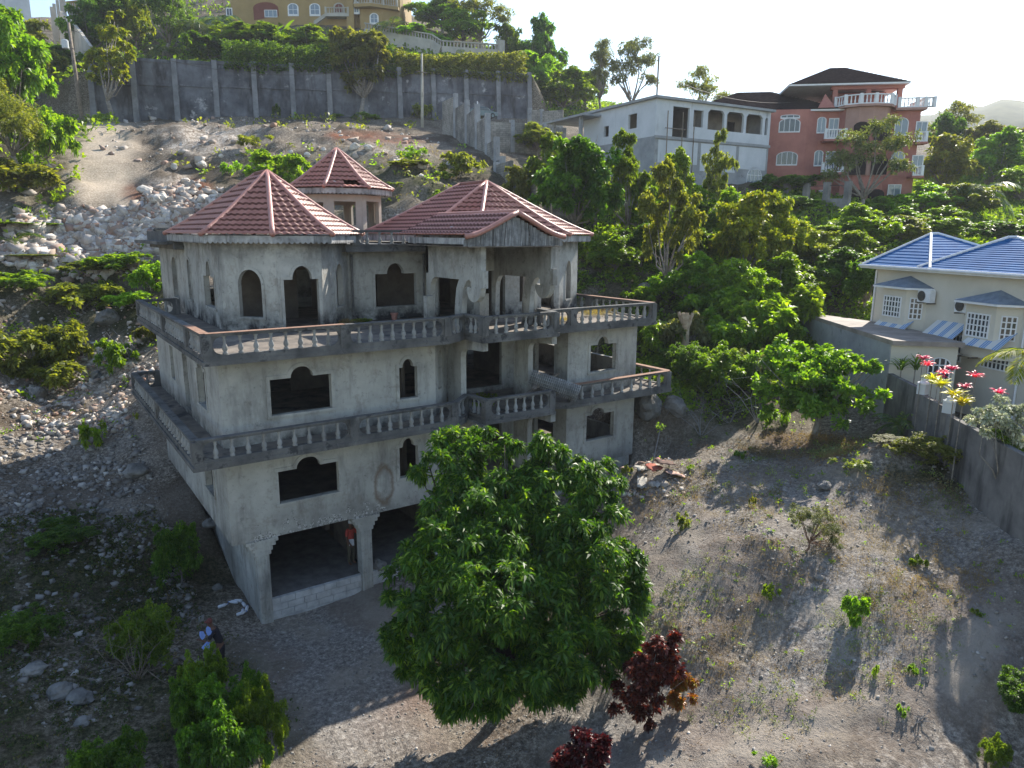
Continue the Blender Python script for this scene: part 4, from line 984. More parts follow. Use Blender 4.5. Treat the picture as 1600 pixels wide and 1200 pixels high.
for (pa, pb_, zt) in ((1377, 1432, 10.0), (1508, 1582, 9.7)):
    a, b = bx(pa), bx(pb_); w_ = b-a
    bay = MB(Mb); bay.prism([(a, .0), (a+.1, -.6), (b-.7, -.6), (b, 0)], zt-2.0-.3, zt); bo = bay.build('bay', M_cream, HB)
    mb = MB(Mb); mb.prism([(a-.35, .0), (a-.25, -.95), (b-.4, -.95), (b+.4, 0)], zt, zt+.09); mb.build('bay_eaves', M_white, bo)
    mb = MB(Mb); c_ = ((a+b)/2, -.02, zt+.62); v = [(a-.35, -.001, zt+.1), (a-.25, -.95, zt+.1), (b-.4, -.95, zt+.1), (b+.4, -.001, zt+.1), c_]
    mb.add(v, [(0, 1, 4), (1, 2, 4), (2, 3, 4), (0, 4, 3)]); mb.build('bay_roof', M_bluegrey, bo)
    win(Mb, bo, a+.25, b-.95, zt-1.45, zt-.4, -.6, 0, (5, 3), fw=.06)
    Ms = Mb @ frame((b-.7, -.6, 0), (.7, .6)); win(Ms, bo, .2, .78, zt-1.45, zt-.4, 0, 0, (2, 3), fw=.05)
def aircon(px, pz, D=None, lab=''):
    x = bx(px); t = thing('air_conditioner', lab, 'air conditioner', (Mb @ Vector((x, -.1, pz)))[:], 'outdoor units on the cream house')
    mb = MB(Mb); mb.box(x-.4, x+.4, -.45, -.12, pz, pz+.6); c_ = mb.build('casing', M_white, t, bevel=.02)
    mb = MB(Mb @ Matrix.Translation((x-.1, -.46, pz+.3)) @ Matrix.Rotation(R(90), 4, 'X')); mb.lathe([(.24, 0), (.25, .02), (.2, .03), (.06, .03)], 14); mb.build('fan_grille', M_iron, t)
    mb = MB(Mb); mb.bar((x-.3, 0, pz-.02), (x-.3, -.5, pz-.02), .05, .05); mb.bar((x+.3, 0, pz-.02), (x+.3, -.5, pz-.02), .05, .05); mb.build('bracket', M_iron, t)
def zat(px, py):
    return float((at(px, py, D=1)-CP)[2]/np.dot((at(px, py, D=1)-CP), [1, 0, 0])*((Mb @ Vector((bx(px), 0, 0)))[0]-CP[0])+CP[2])
aircon(1438, zat(1438, 471), lab='white air conditioner unit beside the left bay window'); aircon(1499, zat(1499, 487), lab='white air conditioner unit left of the right bay window')
aircon(1513, zat(1513, 555), lab='white air conditioner low on the wall between two awnings')
M_awn, nt_, b_ = newmat('striped_awning_cloth')
uv = N(nt_, 'TexCoord'); sp = N(nt_, 'SeparateXYZ'); nt_.links.new(uv.outputs['Generated'], sp.inputs[0])
mm = N(nt_, 'Math', operation='MULTIPLY'); nt_.links.new(sp.outputs[0], mm.inputs[0]); mm.inputs[1].default_value = 3.0
fr = N(nt_, 'Math', operation='FRACT'); nt_.links.new(mm.outputs[0], fr.inputs[0])
rc = N(nt_, 'ValToRGB'); rc.color_ramp.interpolation = 'CONSTANT'; el = rc.color_ramp.elements
while len(el) < 6: el.new(.5)
for q_, (p_, c_) in zip(el, ((0, (.62, .62, .60)), (.55, (.10, .26, .52)), (.66, (.62, .62, .60)), (.72, (.10, .26, .52)), (.84, (.62, .62, .60)), (.9, (.10, .26, .52)))): q_.position = p_; q_.color = (*c_, 1)
nt_.links.new(fr.outputs[0], rc.inputs[0]); nt_.links.new(rc.outputs[0], b_.inputs['Base Color']); b_.inputs['Roughness'].default_value = .7
for (pa, pb_, py, lab) in ((1376, 1424, 490, 'blue striped white awning under the left bay window'), (1452, 1502, 503, 'blue striped white awning between the two bays'), (1520, 1580, 514, 'blue striped white awning under the right bay window')):
    a, b = bx(pa), bx(pb_); z = zat((pa+pb_)/2, py)
    t = thing('awning', lab, 'awning', (Mb @ Vector(((a+b)/2, 0, z)))[:], 'striped awnings on the cream house')
    mb = MB(); mb.slab([(0, 0, 0), (b-a, 0, 0), (b-a, -.95, -.75), (0, -.95, -.75)], (0, 0, .03)); c_ = mb.build('cloth', M_awn, t); c_.matrix_parent_inverse = Matrix.Identity(4); c_.matrix_basis = t.matrix_basis.inverted() @ Mb @ Matrix.Translation((a, 0, z))
    mb = MB(Mb); 
    for x in (a+.04, b-.04): mb.tube([(x, 0, z-.8), (x, -.93, z-.78)], .02, 5)
    mb.build('support', M_white, t)
    win(Mb, HB, a+.25, b-.2, z-1.75, z-.5, 0, 0, (6, 3), fw=.06)
# two black water tanks behind the roofs
for px, lab in ((1502, 'small black water tank behind the valley of the blue roofs'), (1527, 'larger black water tank beside the second blue roof')):
    p = at(px, 396, D=47); t = thing('water_tank', lab, 'water tank', (p[0], p[1], 9), 'water tanks')
    r_ = .75 if px < 1510 else .95
    MB().lathe([(r_, 0), (r_, .35), (r_*1.04, .4), (r_, .45), (r_, .85), (r_*1.04, .9), (r_, .95), (r_, 1.3), (r_*.75, 1.55), (r_*.3, 1.65), (r_*.3, 1.75)], 20, (p[0], p[1], p[2]-1.25)).build('tank', M_dark, t, smooth=False)
    MB().tube([(p[0]+r_*.8, p[1]-.3, p[2]-1), (p[0]+r_*.8, p[1]-.3, p[2]+.5)], .05, 6).build('pipe', M_white, t)
    MB().box(p[0]-1.1, p[0]+1.1, p[1]-1.1, p[1]+1.1, 8, p[2]-1.25).build('stand', M_greyrender, t)
# flat roofed annex
an = thing('annex', 'low flat roofed outbuilding in front of the cream house', 'outbuilding', (*at(1400, 560, D=33)[:2], 4.6))
NR, NL, FLp, FR = at(1508, 536, z=8.05), at(1395, 538, z=7.9), at(1250, 486, z=8.1), at(1395, 505, z=8.1)
dd = (NL-NR)[:2]; 
Q = [NL[:2], NR[:2], FR[:2], FLp[:2]]
cc = np.mean(Q, axis=0)
MB().prism([tuple(q+(cc-q)/np.linalg.norm(cc-q)*.3) for q in Q], 3.5, 7.85).build('wall', M_cream, an)
MB().prism([tuple(q) for q in Q], 7.85, 8.06).build('roof_slab', surf('stained_flat_roof', (.20, .17, .15), (.36, .31, .27), .8, .8), an)
i0 = Q[0]+(cc-Q[0])/np.linalg.norm(cc-Q[0])*.3; i3 = Q[3]+(cc-Q[3])/np.linalg.norm(cc-Q[3])*.3
MB().bar((i0[0], i0[1], 7.84), (i3[0], i3[1], 7.84), .12, 4.3).build('side_wall', M_greyrender, an)
dn = (Q[1]-Q[0]); Ma = frame((*i0, 0), dn); win(Ma, an, 1.55, 2.5, 6.3, 7.35, -.03, .35, (3, 2), fw=.06)
# grill on the lawn by the cream house
gp = at(1524, 573, z=4.7)
t = thing('barbecue_grill', 'dark barbecue grill standing on the lawn against the cream house', 'grill', tuple(gp))
MB().lathe([(.1, .55), (.3, .6), (.36, .8), (.34, .95), (.2, 1.1), (.03, 1.16)], 14, gp).build('bowl', M_dark, t)
mb = MB(); 
for a in (0, 2.1, 4.2): mb.tube([(gp[0], gp[1], gp[2]+.6), (gp[0]+.4*math.cos(a), gp[1]+.4*math.sin(a), gp[2])], .02, 5)
mb.build('stand', M_iron, t)
MB().box(gp[0]+.1, gp[0]+1.1, gp[1]-.25, gp[1]+.25, gp[2]+.5, gp[2]+.55).build('side_table', M_iron, t)
lp = [at(1500, 600, z=4.72), at(1600, 622, z=4.72)]
tag(MB().bar((*lp[0][:2], 4.72), (*(lp[1]+(lp[1]-lp[0]))[:2], 4.72), .8, .1).build('garden_path', M_greyrender), 'pale garden path across the lawn', None, None, 'structure')
# boundary wall stepping down the slope
M_bwall = surf('dark_stained_wall', (.12, .115, .115), (.24, .23, .22), .8, .9, .01, streak=((.06, .06, .06), .5, (1.5, 1.5, .3)))
gw_ = thing('boundary_wall', 'long dark stained garden wall with white post caps below the cream house', 'wall', (BF[0], BF[1], 3))
ts = [-7.3, 4.6, 6.9, 15.0, float(np.linalg.norm(BN-BF))+13]; zs = [6.55, 6.35, 6.1, 5.6]
for i in range(4):
    a = BF+_bd*ts[i]; b = BF+_bd*ts[i+1]; MB().bar((*a, zs[i]), (*b, zs[i]), .22, 6.0).build('wall_panel', M_bwall, gw_)
for i in (1, 2, 3):
    a = BF+_bd*ts[i]; MB().box(a[0]-.17, a[0]+.17, a[1]-.17, a[1]+.17, 3, zs[i-1]-.2).build('post', M_bwall, gw_); MB().box(a[0]-.16, a[0]+.16, a[1]-.16, a[1]+.16, zs[i-1]-.2, zs[i-1]+.22).build('post_top', M_whitewall, gw_)
    MB().lathe([(.22, 0), (.22, .05), (.09, .12), (.11, .18), (.0, .24)], 10, (a[0], a[1], zs[i-1]+.222)).build('post_cap', M_white, gw_)
# ------------------------------------------------------------------ retaining wall on the hill
M_ret = surf('blue_grey_stained_concrete', (.06, .065, .078), (.19, .2, .225), .45, .9, .03, 3, streak=((.045, .045, .05), .48, (.9, .9, .25)), spots=((.42, .42, .43), .62, .55))
M_retl = surf('pale_concrete_piers', (.13, .135, .145), (.25, .255, .265), .8)
rwt = thing('retaining_wall', 'tall dark retaining wall of concrete panels and piers across the hill', 'wall', (*WL, 24))
npn = 12; 
for i in range(npn):
    ta, tb = WLEN*i/npn, WLEN*(i+1)/npn; a = WL+_wd*ta; b = WL+_wd*tb; zt = 33.0+1.9*(i+.5)/npn
    mb = MB(); mb.bar((*a, zt), (*b, zt), .5, 10); p_ = mb.build('wall_panel', M_ret, rwt)
    mb = MB(); mb.bar((*(a-_wn*.3), zt-2.9), (*(b-_wn*.3), zt-2.9), .14, .22); mb.bar((*(a-_wn*.28), zt-.1), (*(b-_wn*.28), zt-.1), .12, .3); mb.build('rib', M_ret, p_)
for i in range(npn+1):
    a = WL+_wd*WLEN*i/npn-_wn*.2; zt = 33.1+1.9*i/npn; n2 = _wn
    mb = MB(); q = [(*(a-_wd*.32-n2*1.1), zt-9), (*(a+_wd*.32-n2*1.1), zt-9), (*(a+_wd*.3-n2*.25), zt), (*(a-_wd*.3-n2*.25), zt)]
    mb.slab(q, (*(n2*.9), 0)); mb.build('pier', M_retl, rwt)
# upper garden wall with balustrade, below the mansion
u0, u1 = at(585, 62, D=116), at(788, 72, D=116); u2 = at(660, 50, D=112)
uw = thing('garden_wall', 'pale garden wall topped by a balustrade below the ochre mansion', 'wall', (*u0[:2], 38))
M_palew = surf('pale_cream_wall', (.36, .34, .30), (.50, .47, .41), .6)
def topline(px, py, D): return at(px, py, D=D)
ups = [at(570, 44, D=117), at(675, 62, D=113), at(690, 72, D=112), at(782, 78, D=115)]
for a, b in zip(ups[:-1], ups[1:]):
    MB().bar(tuple(a), tuple(b), .3, 6.5).build('wall_panel', M_palew, uw)
    L = np.linalg.norm(b-a); mb = MB(); n = max(2, int(L/.55))
    for i in range(n):
        p = a+(b-a)*(i+.5)/n; mb.box(p[0]-.09, p[0]+.09, p[1]-.09, p[1]+.09, p[2]-.01, p[2]+.7)
    mb.bar(tuple(a+[0, 0, .85]), tuple(b+[0, 0, .85]), .3, .17); mb.build('balustrade', M_palew, uw)
p = ups[-1]; MB().box(p[0]-.5, p[0]+.5, p[1]-.5, p[1]+.5, p[2]-6, p[2]+1.4).build('pier', M_palew, uw)
# ochre mansion
M_ochre = surf('ochre_render', (.30, .21, .085), (.38, .27, .12), .5, .8, .004); M_tanred = surf('dark_red_alcove', (.16, .05, .035), (.2, .07, .05), 1)
tL, tR = at(380, 30, D=122), at(628, 42, D=122); e = (tR-tL)[:2]; Mt = frame((tL[0], tL[1], 0), e); WT = float(np.linalg.norm(e)); zg = at(500, 60, D=122)[2]
HT = thing('ochre_mansion', 'ochre mansion with white arched windows and curved balconies on top of the hill', 'house', (tL[0], tL[1], zg-2))
tx = lambda px: (px-380)/(628-380)*WT
tz = lambda py: at(500, py, D=122)[2]
MB(Mt).prism([(-2, 12), (-2, 0), (tx(560), 0), (tx(566), -1.2), (tx(600), -1.2), (tx(625), .6), (WT, 2), (WT, 12)], zg-6, tz(2)+4).build('wall', M_ochre, HT)
MB(Mt).box(tx(545), tx(556), -1.5, 0, zg-5, tz(0)+3).build('turret', M_ochre, HT)
for px_, w_, a_ in ((459, 17, .6), (493, 17, .6), (560, 10, .6)): win(Mt, HT, tx(px_-w_/2), tx(px_+w_/2), tz(26), tz(7), 0 if px_ < 556 else -1.2, a_, (1, 1), fw=.22, gl=M_paleglass)
win(Mt, HT, tx(580), tx(594), tz(41), tz(24), -1.2, .6, (1, 1), fw=.22, gl=M_paleglass); win(Mt, HT, tx(354), tx(364), tz(26), tz(14), 0, 0, (1, 0), fw=.15)
mb = MB(Mt); mb.slab([(tx(397), -.05, tz(32)), (tx(436), -.05, tz(26)), (tx(436), -.05, tz(14))]+[(tx(416.5)+tx(380+19.5)*math.cos(a), -.05, tz(14)+.9*math.sin(a)) for a in np.linspace(.3, 2.84, 7)]+[(tx(397), -.05, tz(14))], (0, .03, 0)); mb.build('alcove', M_tanred, HT)
win(Mt, HT, tx(414), tx(434), tz(28), tz(17), -.055, 0, (2, 0), fw=.1, gl=M_paleglass)
win(Mt, HT, tx(522), tx(539), tz(24), tz(6), -.0, .7, (1, 1), fw=.3, frm=M_palew, gl=M_tanred)
MB(Mt).box(tx(512), tx(549), -1.6, .0, tz(30), tz(26)).build('balcony_slab', M_palew, HT)
mini_rail(Mt, HT, [(tx(513), -1.5), (tx(548), -1.5)], tz(26), 1.0, M_palew, .4)
mb = MB(Mt); mb.slab([(tx(493), -1.2, tz(42)), (tx(512), -1.2, tz(30)), (tx(512), -1.2, tz(24)), (tx(493), -1.2, tz(36))], (0, .3, 0)); mb.build('stair_rail', M_palew, HT)
mini_rail(Mt, HT, [(tx(560), -2), (tx(585), -2.4), (tx(622), -.5)], tz(16)+.3, 1.1, M_palew, .4); MB(Mt).prism([(tx(558), 0), (tx(558), -2.2), (tx(585), -2.6), (tx(624), -.6), (tx(624), 1)], tz(16)-.2, tz(16)+.3).build('balcony_slab', M_ochre, HT)
MB(Mt).box(tx(390), tx(600), -1.0, 0, tz(2)+3, tz(2)+3.4).build('eaves', M_palew, HT)
MB(Mt).tube([(tx(604), -2.4, tz(16)), (tx(604), -2.4, tz(-20))], .15, 8).build('column', M_palew, HT)
# top left: neighbour's corner and stepped garden wall
cx0, cx1 = at(8, 22, D=95), at(48, 18, D=95)
co = thing('corner_house', 'pale house corner with a red band at the top left edge', 'house', (*cx0[:2], 36))
MB().prism([tuple(cx0[:2]+(cx0-cx1)[:2]*3), tuple(cx1[:2]), tuple(cx1[:2]+[-2, 9]), tuple(cx0[:2]+(cx0-cx1)[:2]*3+[-2, 9])], 33, 46).build('wall', M_whitewall, co)
MB().bar((*(cx0+(cx0-cx1)*3)[:2], 45), (*cx1[:2], 45), .5, 1.0).build('band', M_orange, co)
sw = thing('stepped_wall', 'pale stepped wall climbing the hill to a yellow balustrade', 'wall', (*at(120, 70, D=95)[:2], 32))
sp_ = [at(96, 18, D=104), at(108, 28, D=102), at(125, 48, D=98), at(142, 72, D=94)]
for a, b in zip(sp_[:-1], sp_[1:]): MB().bar(tuple(a), tuple(b), .4, 5).build('wall_panel', M_palew, sw)
ya, yb_ = at(104, 14, D=104), at(137, 10, D=106)
MB().bar(tuple(ya), tuple(yb_), .4, 4.2).build('wall_panel', M_palew, sw)
mb = MB()
for i in range(10): p = ya+(yb_-ya)*(i+.5)/10; mb.box(p[0]-.12, p[0]+.12, p[1]-.12, p[1]+.12, p[2]-.01, p[2]+.8)
mb.bar(tuple(ya+[0, 0, 1]), tuple(yb_+[0, 0, 1]), .4, .25); mb.build('balustrade', M_ochre, sw)
mb = MB()
for px in (83, 87, 92, 97, 101): q = at(px, 36-(px-83)*1.2, D=106); mb.box(q[0]-.2, q[0]+.2, q[1]-.2, q[1]+.2, q[2]-3, q[2]+2.2)
mb.build('pillars', M_palew, sw)
# ------------------------------------------------------------------ block walls stepping down beside the site
M_blk, nt_, b_ = newmat('grey_concrete_blocks')
br = N(nt_, 'TexBrick'); br.inputs['Scale'].default_value = 1; br.inputs['Brick Width'].default_value = .42; br.inputs['Row Height'].default_value = .21; br.inputs['Mortar Size'].default_value = .012
br.inputs['Color1'].default_value = (.30, .285, .25, 1); br.inputs['Color2'].default_value = (.38, .36, .32, 1); br.inputs['Mortar'].default_value = (.14, .13, .12, 1)
g_ = N(nt_, 'NewGeometry'); sx = N(nt_, 'SeparateXYZ'); nt_.links.new(g_.outputs['Position'], sx.inputs[0]); cb = N(nt_, 'CombineXYZ')
ad = N(nt_, 'Math', operation='ADD'); nt_.links.new(sx.outputs[0], ad.inputs[0]); nt_.links.new(sx.outputs[1], ad.inputs[1]); nt_.links.new(ad.outputs[0], cb.inputs[0]); nt_.links.new(sx.outputs[2], cb.inputs[1]); nt_.links.new(cb.outputs[0], br.inputs['Vector'])
c_ = mix(nt_, ramp(nt_, noise(nt_, .6, 5, .7), [(.4, (0, 0, 0)), (.62, (.8,)*3)]), br.outputs[0], (.10, .10, .095)); nt_.links.new(c_, b_.inputs['Base Color']); b_.inputs['Roughness'].default_value = .95
def steps(name, label, pts, w_=.22, hs=3.0, posts=True):
    "wall of level panels dropping step by step; pts: (px, py of top, D)"
    P = [at(*p[:2], D=p[2]) for p in pts]; t = thing(name, label, 'wall', (*P[0][:2], P[-1][2]-3), 'block walls right of the rubble slope')
    for i, (a, b) in enumerate(zip(P[:-1], P[1:])):
        zt = max(a[2], b[2]); MB().bar((*a[:2], zt), (*b[:2], zt), w_, hs+abs(a[2]-b[2])).build('wall_panel', M_blk, t)
        if posts: MB().box(a[0]-.22, a[0]+.22, a[1]-.22, a[1]+.22, zt-hs-1.5, zt+.25).build('post', M_greyrender, t)
steps('block_wall', 'grey block wall climbing the edge of the rubble slope', [(785, 262, 66), (776, 252, 68), (762, 225, 71), (746, 192, 75), (730, 180, 80), (712, 170, 84), (692, 160, 88)], hs=3.4)
steps('block_wall', 'wide grey block wall below the parked car', [(748, 190, 76), (800, 192, 77), (850, 196, 79), (884, 200, 81)], hs=5.2)
steps('block_wall', 'low grey block wall stepping down behind the right hand tower', [(776, 258, 64), (800, 272, 60), (822, 288, 57), (836, 296, 55)], hs=2.6)
steps('block_wall', 'short pale block wall right of the parked car', [(828, 172, 93), (846, 174, 93), (880, 180, 92)], hs=1.6)
# ------------------------------------------------------------------ foliage
G_BROAD = leafmat('leaf_mid_green', (.07, .135, .018), (.125, .205, .028), (.20, .27, .038))
G_DARK = leafmat('leaf_dark_green', (.04, .095, .016), (.075, .15, .023), (.125, .215, .032), .48)
G_LIME = leafmat('leaf_yellow_green', (.11, .15, .018), (.20, .23, .025), (.30, .28, .03), .5, .4)
G_OLIVE = leafmat('leaf_olive', (.10, .125, .03), (.165, .19, .045), (.24, .25, .07), .55, .45)
G_BRIGHT = leafmat('leaf_fresh_green', (.09, .17, .02), (.16, .27, .03), (.26, .36, .045), .45, .5)
G_RED = leafmat('leaf_dark_red', (.045, .008, .010), (.09, .014, .016), (.20, .03, .015), .35, .35, tint=(1.4, .7, .7))
G_ORANGE = leafmat('leaf_orange_red', (.13, .035, .013), (.21, .07, .018), (.13, .11, .02), .4, .35)
G_PINK = leafmat('leaf_pink', (.50, .05, .13), (.68, .10, .22), (.62, .16, .24), .4, .4, tint=(1.6, 1.2, 1.3))
G_YEL = leafmat('leaf_variegated_yellow', (.30, .32, .03), (.50, .44, .05), (.18, .24, .03), .4, .35)
G_WHITE = leafmat('white_blossom', (.30, .36, .20), (.60, .62, .50), (.75, .75, .70), .5, .3, tint=(1.2, 1.25, 1.0))
G_DRY = leafmat('dry_grass_blades', (.14, .10, .06), (.24, .18, .11), (.30, .25, .16), .8, .3)
G_PALM = leafmat('palm_leaf', (.04, .085, .018), (.08, .14, .025), (.20, .20, .04), .35, .35)
G_BIG = leafmat('leaf_glossy_deep_green', (.028, .072, .010), (.06, .13, .016), (.18, .26, .03), .45, .45)
G_GREY = leafmat('leaf_grey_green', (.10, .13, .06), (.15, .18, .08), (.2, .22, .11), .6, .3)
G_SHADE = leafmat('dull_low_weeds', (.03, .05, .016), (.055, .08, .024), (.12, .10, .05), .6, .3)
def unit(v): return v/np.maximum(np.linalg.norm(v, axis=-1, keepdims=True), 1e-9)
def leafquads(p, d, L, Wd, g, droop=.25):
    n = len(p); d = unit(d); s = unit(np.cross(d, g.normal(size=(n, 3))*.6+[0, 0, 1]))
    L = np.broadcast_to(L, n)[:, None]; Wd = np.broadcast_to(Wd, n)[:, None]; up = np.cross(s, d)
    a = p; m = p+d*L*.5+up*L*.06; t = p+d*L-np.array([0, 0, 1])*L*droop
    V = np.stack([a, m+s*Wd/2, t, m-s*Wd/2], 1).reshape(-1, 3)
    return V, np.arange(4*n).reshape(n, 4)
def sprigs(p, o, k, L, Wd, g, spread=1., droop=.25, back=.0):
    "k leaves around each sprig tip"
    n = len(p); o = unit(o); r_ = unit(g.normal(size=(n, k, 3))); t = unit(r_-o[:, None]*(r_*o[:, None]).sum(-1, keepdims=True))
    lift = g.uniform(.1, 1.0, (n, k, 1)); d = unit(t*spread+o[:, None]*lift)
    q = p[:, None]+d*0.02-o[:, None]*g.uniform(0, back+1e-6, (n, k, 1))
    l_ = L*g.uniform(.65, 1.2, (n, k)); 
    return leafquads(q.reshape(-1, 3), d.reshape(-1, 3), l_.ravel(), (l_*Wd/L).ravel(), g, droop)
def crown(lobes, n, k, L, Wd, g, shell=.45, spread=1., droop=.25, rag=.35, low=.55, per=14, csz=.3):
    "lobes: (cx,cy,cz,rx,ry,rz); n sprigs spread through them, thicker towards an uneven outside"
    lb = np.array(lobes, float); nc = max(12, n//per); N_ = n; n = nc; w_ = (lb[:, 3]*lb[:, 4]*lb[:, 5])**(2/3.); ix = g.choice(len(lb), n, p=w_/w_.sum())
    d = unit(g.normal(size=(n, 3))); d[:, 2] = np.where((d[:, 2] < -.2) & (g.random(n) < low), -d[:, 2], d[:, 2])
    r_ = g.random(n)**shell; s0 = g.uniform(0, 50)
    lum = 1+rag*vnoise(d[:, 0]*1.9+s0+ix*3.1, d[:, 1]*1.9, d[:, 2]*1.9+ix)+.5*rag*vnoise(d[:, 0]*5+s0, d[:, 1]*5+ix*1.7, d[:, 2]*5)
    p = lb[ix, :3]+d*lb[ix, 3:]*(r_*lum)[:, None]
    keep = vnoise(p[:, 0]*1.3/max(.5, lb[:, 3].mean())*1.6+s0, p[:, 1]*1.3/max(.5, lb[:, 3].mean())*1.6, p[:, 2]*2/max(.5, lb[:, 3].mean())) > -.42
    p, d = p[keep], d[keep]; m = len(p)
    cs = (lb[ix, 3:].mean(1)[keep]*csz*g.uniform(.6, 1.35, m))
    j = g.integers(0, m, N_); q = unit(g.normal(size=(N_, 3))); cd_ = unit(d[j]*.6+[0, 0, .5]); neg = (q*cd_).sum(1) < -.15; q[neg] *= -1
    o = unit(q+cd_*.5+g.normal(size=(N_, 3))*.25); p = p[j]+q*cs[j][:, None]*(g.random(N_)**.5)[:, None]*[1, 1, .75]
    return sprigs(p, o, k, L, Wd, g, spread, droop, L*.8)
def limbs(base, lobes, r0, g, fork=.35, wob=.12, extra=2, top=None):
    mb = MB(); base = np.array(base, float); lb = np.array(lobes, float); c = np.average(lb[:, :3], axis=0, weights=lb[:, 3]**2)
    h = c[2]-base[2]; f = base+(c-base)*np.array([fork*.7, fork*.7, fork]); f[:2] += g.normal(size=2)*h*.03
    m1 = (base+f)/2+np.r_[g.normal(size=2)*h*wob*.25, 0]
    mb.tube([base-[0, 0, .4], base+[0, 0, .02], m1, f], [r0*1.35, r0*1.15, r0*.92, r0*.78], 8)
    for q in lb:
        for e_ in range(1+extra):
            t = q[:3]+g.normal(size=3)*q[3:]*(.15 if e_ == 0 else .42); m = (f+t)/2+g.normal(size=3)*h*wob*.5; m[2] -= abs(h)*.02
            ra = r0*(.62 if e_ == 0 else .34); a = f if e_ == 0 else f+(t-f)*.12
            mb.tube([a, (a+m)/2+g.normal(size=3)*h*.015, m, t], [ra, ra*.8, ra*.6, ra*.15], 6)
    return mb
def foliage(parent, V, F, mat, name='crown'):
    o = mesh_np(name, V, F, mat); put(o, parent); return o
_pi = at
def lobes_px(ls, D):
    out = []
    for q in ls:
        dd_ = q[4] if len(q) > 4 else 0
        p = at(q[0], q[1], D=D+dd_); s = (D+dd_)/FPX; rx, rz = q[2]*s, q[3]*s; out.append((p[0], p[1], p[2], rx, rx, rz))
    return out
def tree(name, label, cat, base, D, ls, n, k, L, Wd, mat, r0=.12, seed=1, group=None, shell=.45, spread=1., droop=.25, rag=.35, bark=None, fork=.35, extra=2, low=.55, trunk=True, wob=.12, csz=.3):
    g = np.random.default_rng(seed); lb = lobes_px(ls, D)
    b = at(base[0], base[1], D=D); b[2] = h1(b[0], b[1])
    t = thing(name, label, cat, tuple(b), group)
    V, F = crown(lb, n, k, L, Wd, g, shell, spread, droop, rag, low, csz=csz); foliage(t, V, F, mat)
    if trunk: limbs(b, lb, r0, g, fork, wob, extra).build('trunk', bark or M_bark, t, smooth=True)
    return t
M_darkbark = surf('dark_bark', (.05, .04, .03), (.12, .10, .08), 5, .95, .02, 20)
# the big glossy tree in front of the house
tree('large_tree', 'large dense dark green tree in front of the house', 'tree', (800, 1010), 20.2,
     [(715, 712, 48, 46, 1.5), (745, 770, 62, 50, 1.2), (790, 700, 24, 34, 1.4), (852, 712, 26, 32, 1.3), (840, 760, 52, 44, 1.1), (920, 745, 42, 40, 1.0), (945, 790, 34, 34, .8), (670, 730, 24, 26, 1.4), (690, 800, 36, 40, .6), (780, 830, 76, 54, .3), (880, 830, 60, 44, .2), (700, 870, 60, 50, -.3),
      (655, 905, 50, 46, -.6), (960, 890, 40, 40, .4), (900, 900, 60, 54, -.2), (990, 935, 26, 28, .3), (800, 920, 80, 60, -.9), (640, 970, 42, 44, -.8), (720, 970, 66, 54, -1.1), (955, 985, 50, 42, 0), (870, 1000, 66, 50, -.7), (985, 1010, 26, 30, .1), (680, 1040, 56, 50, -1.0), (770, 1040, 60, 48, -1.2), (900, 1050, 50, 34, -.5), (715, 1095, 38, 36, -1.0), (840, 1060, 40, 34, -.8), (630, 1025, 26, 34, -.7), (610, 930, 18, 22, -.5), (790, 1075, 62, 34, -1.6), (735, 1100, 40, 26, -1.5), (860, 1030, 50, 40, -1.3)],
     10500, 12, .25, .066, G_BIG, .2, 11, shell=.36, spread=1.15, droop=.3, rag=.4, low=.0, csz=.36, bark=M_darkbark)
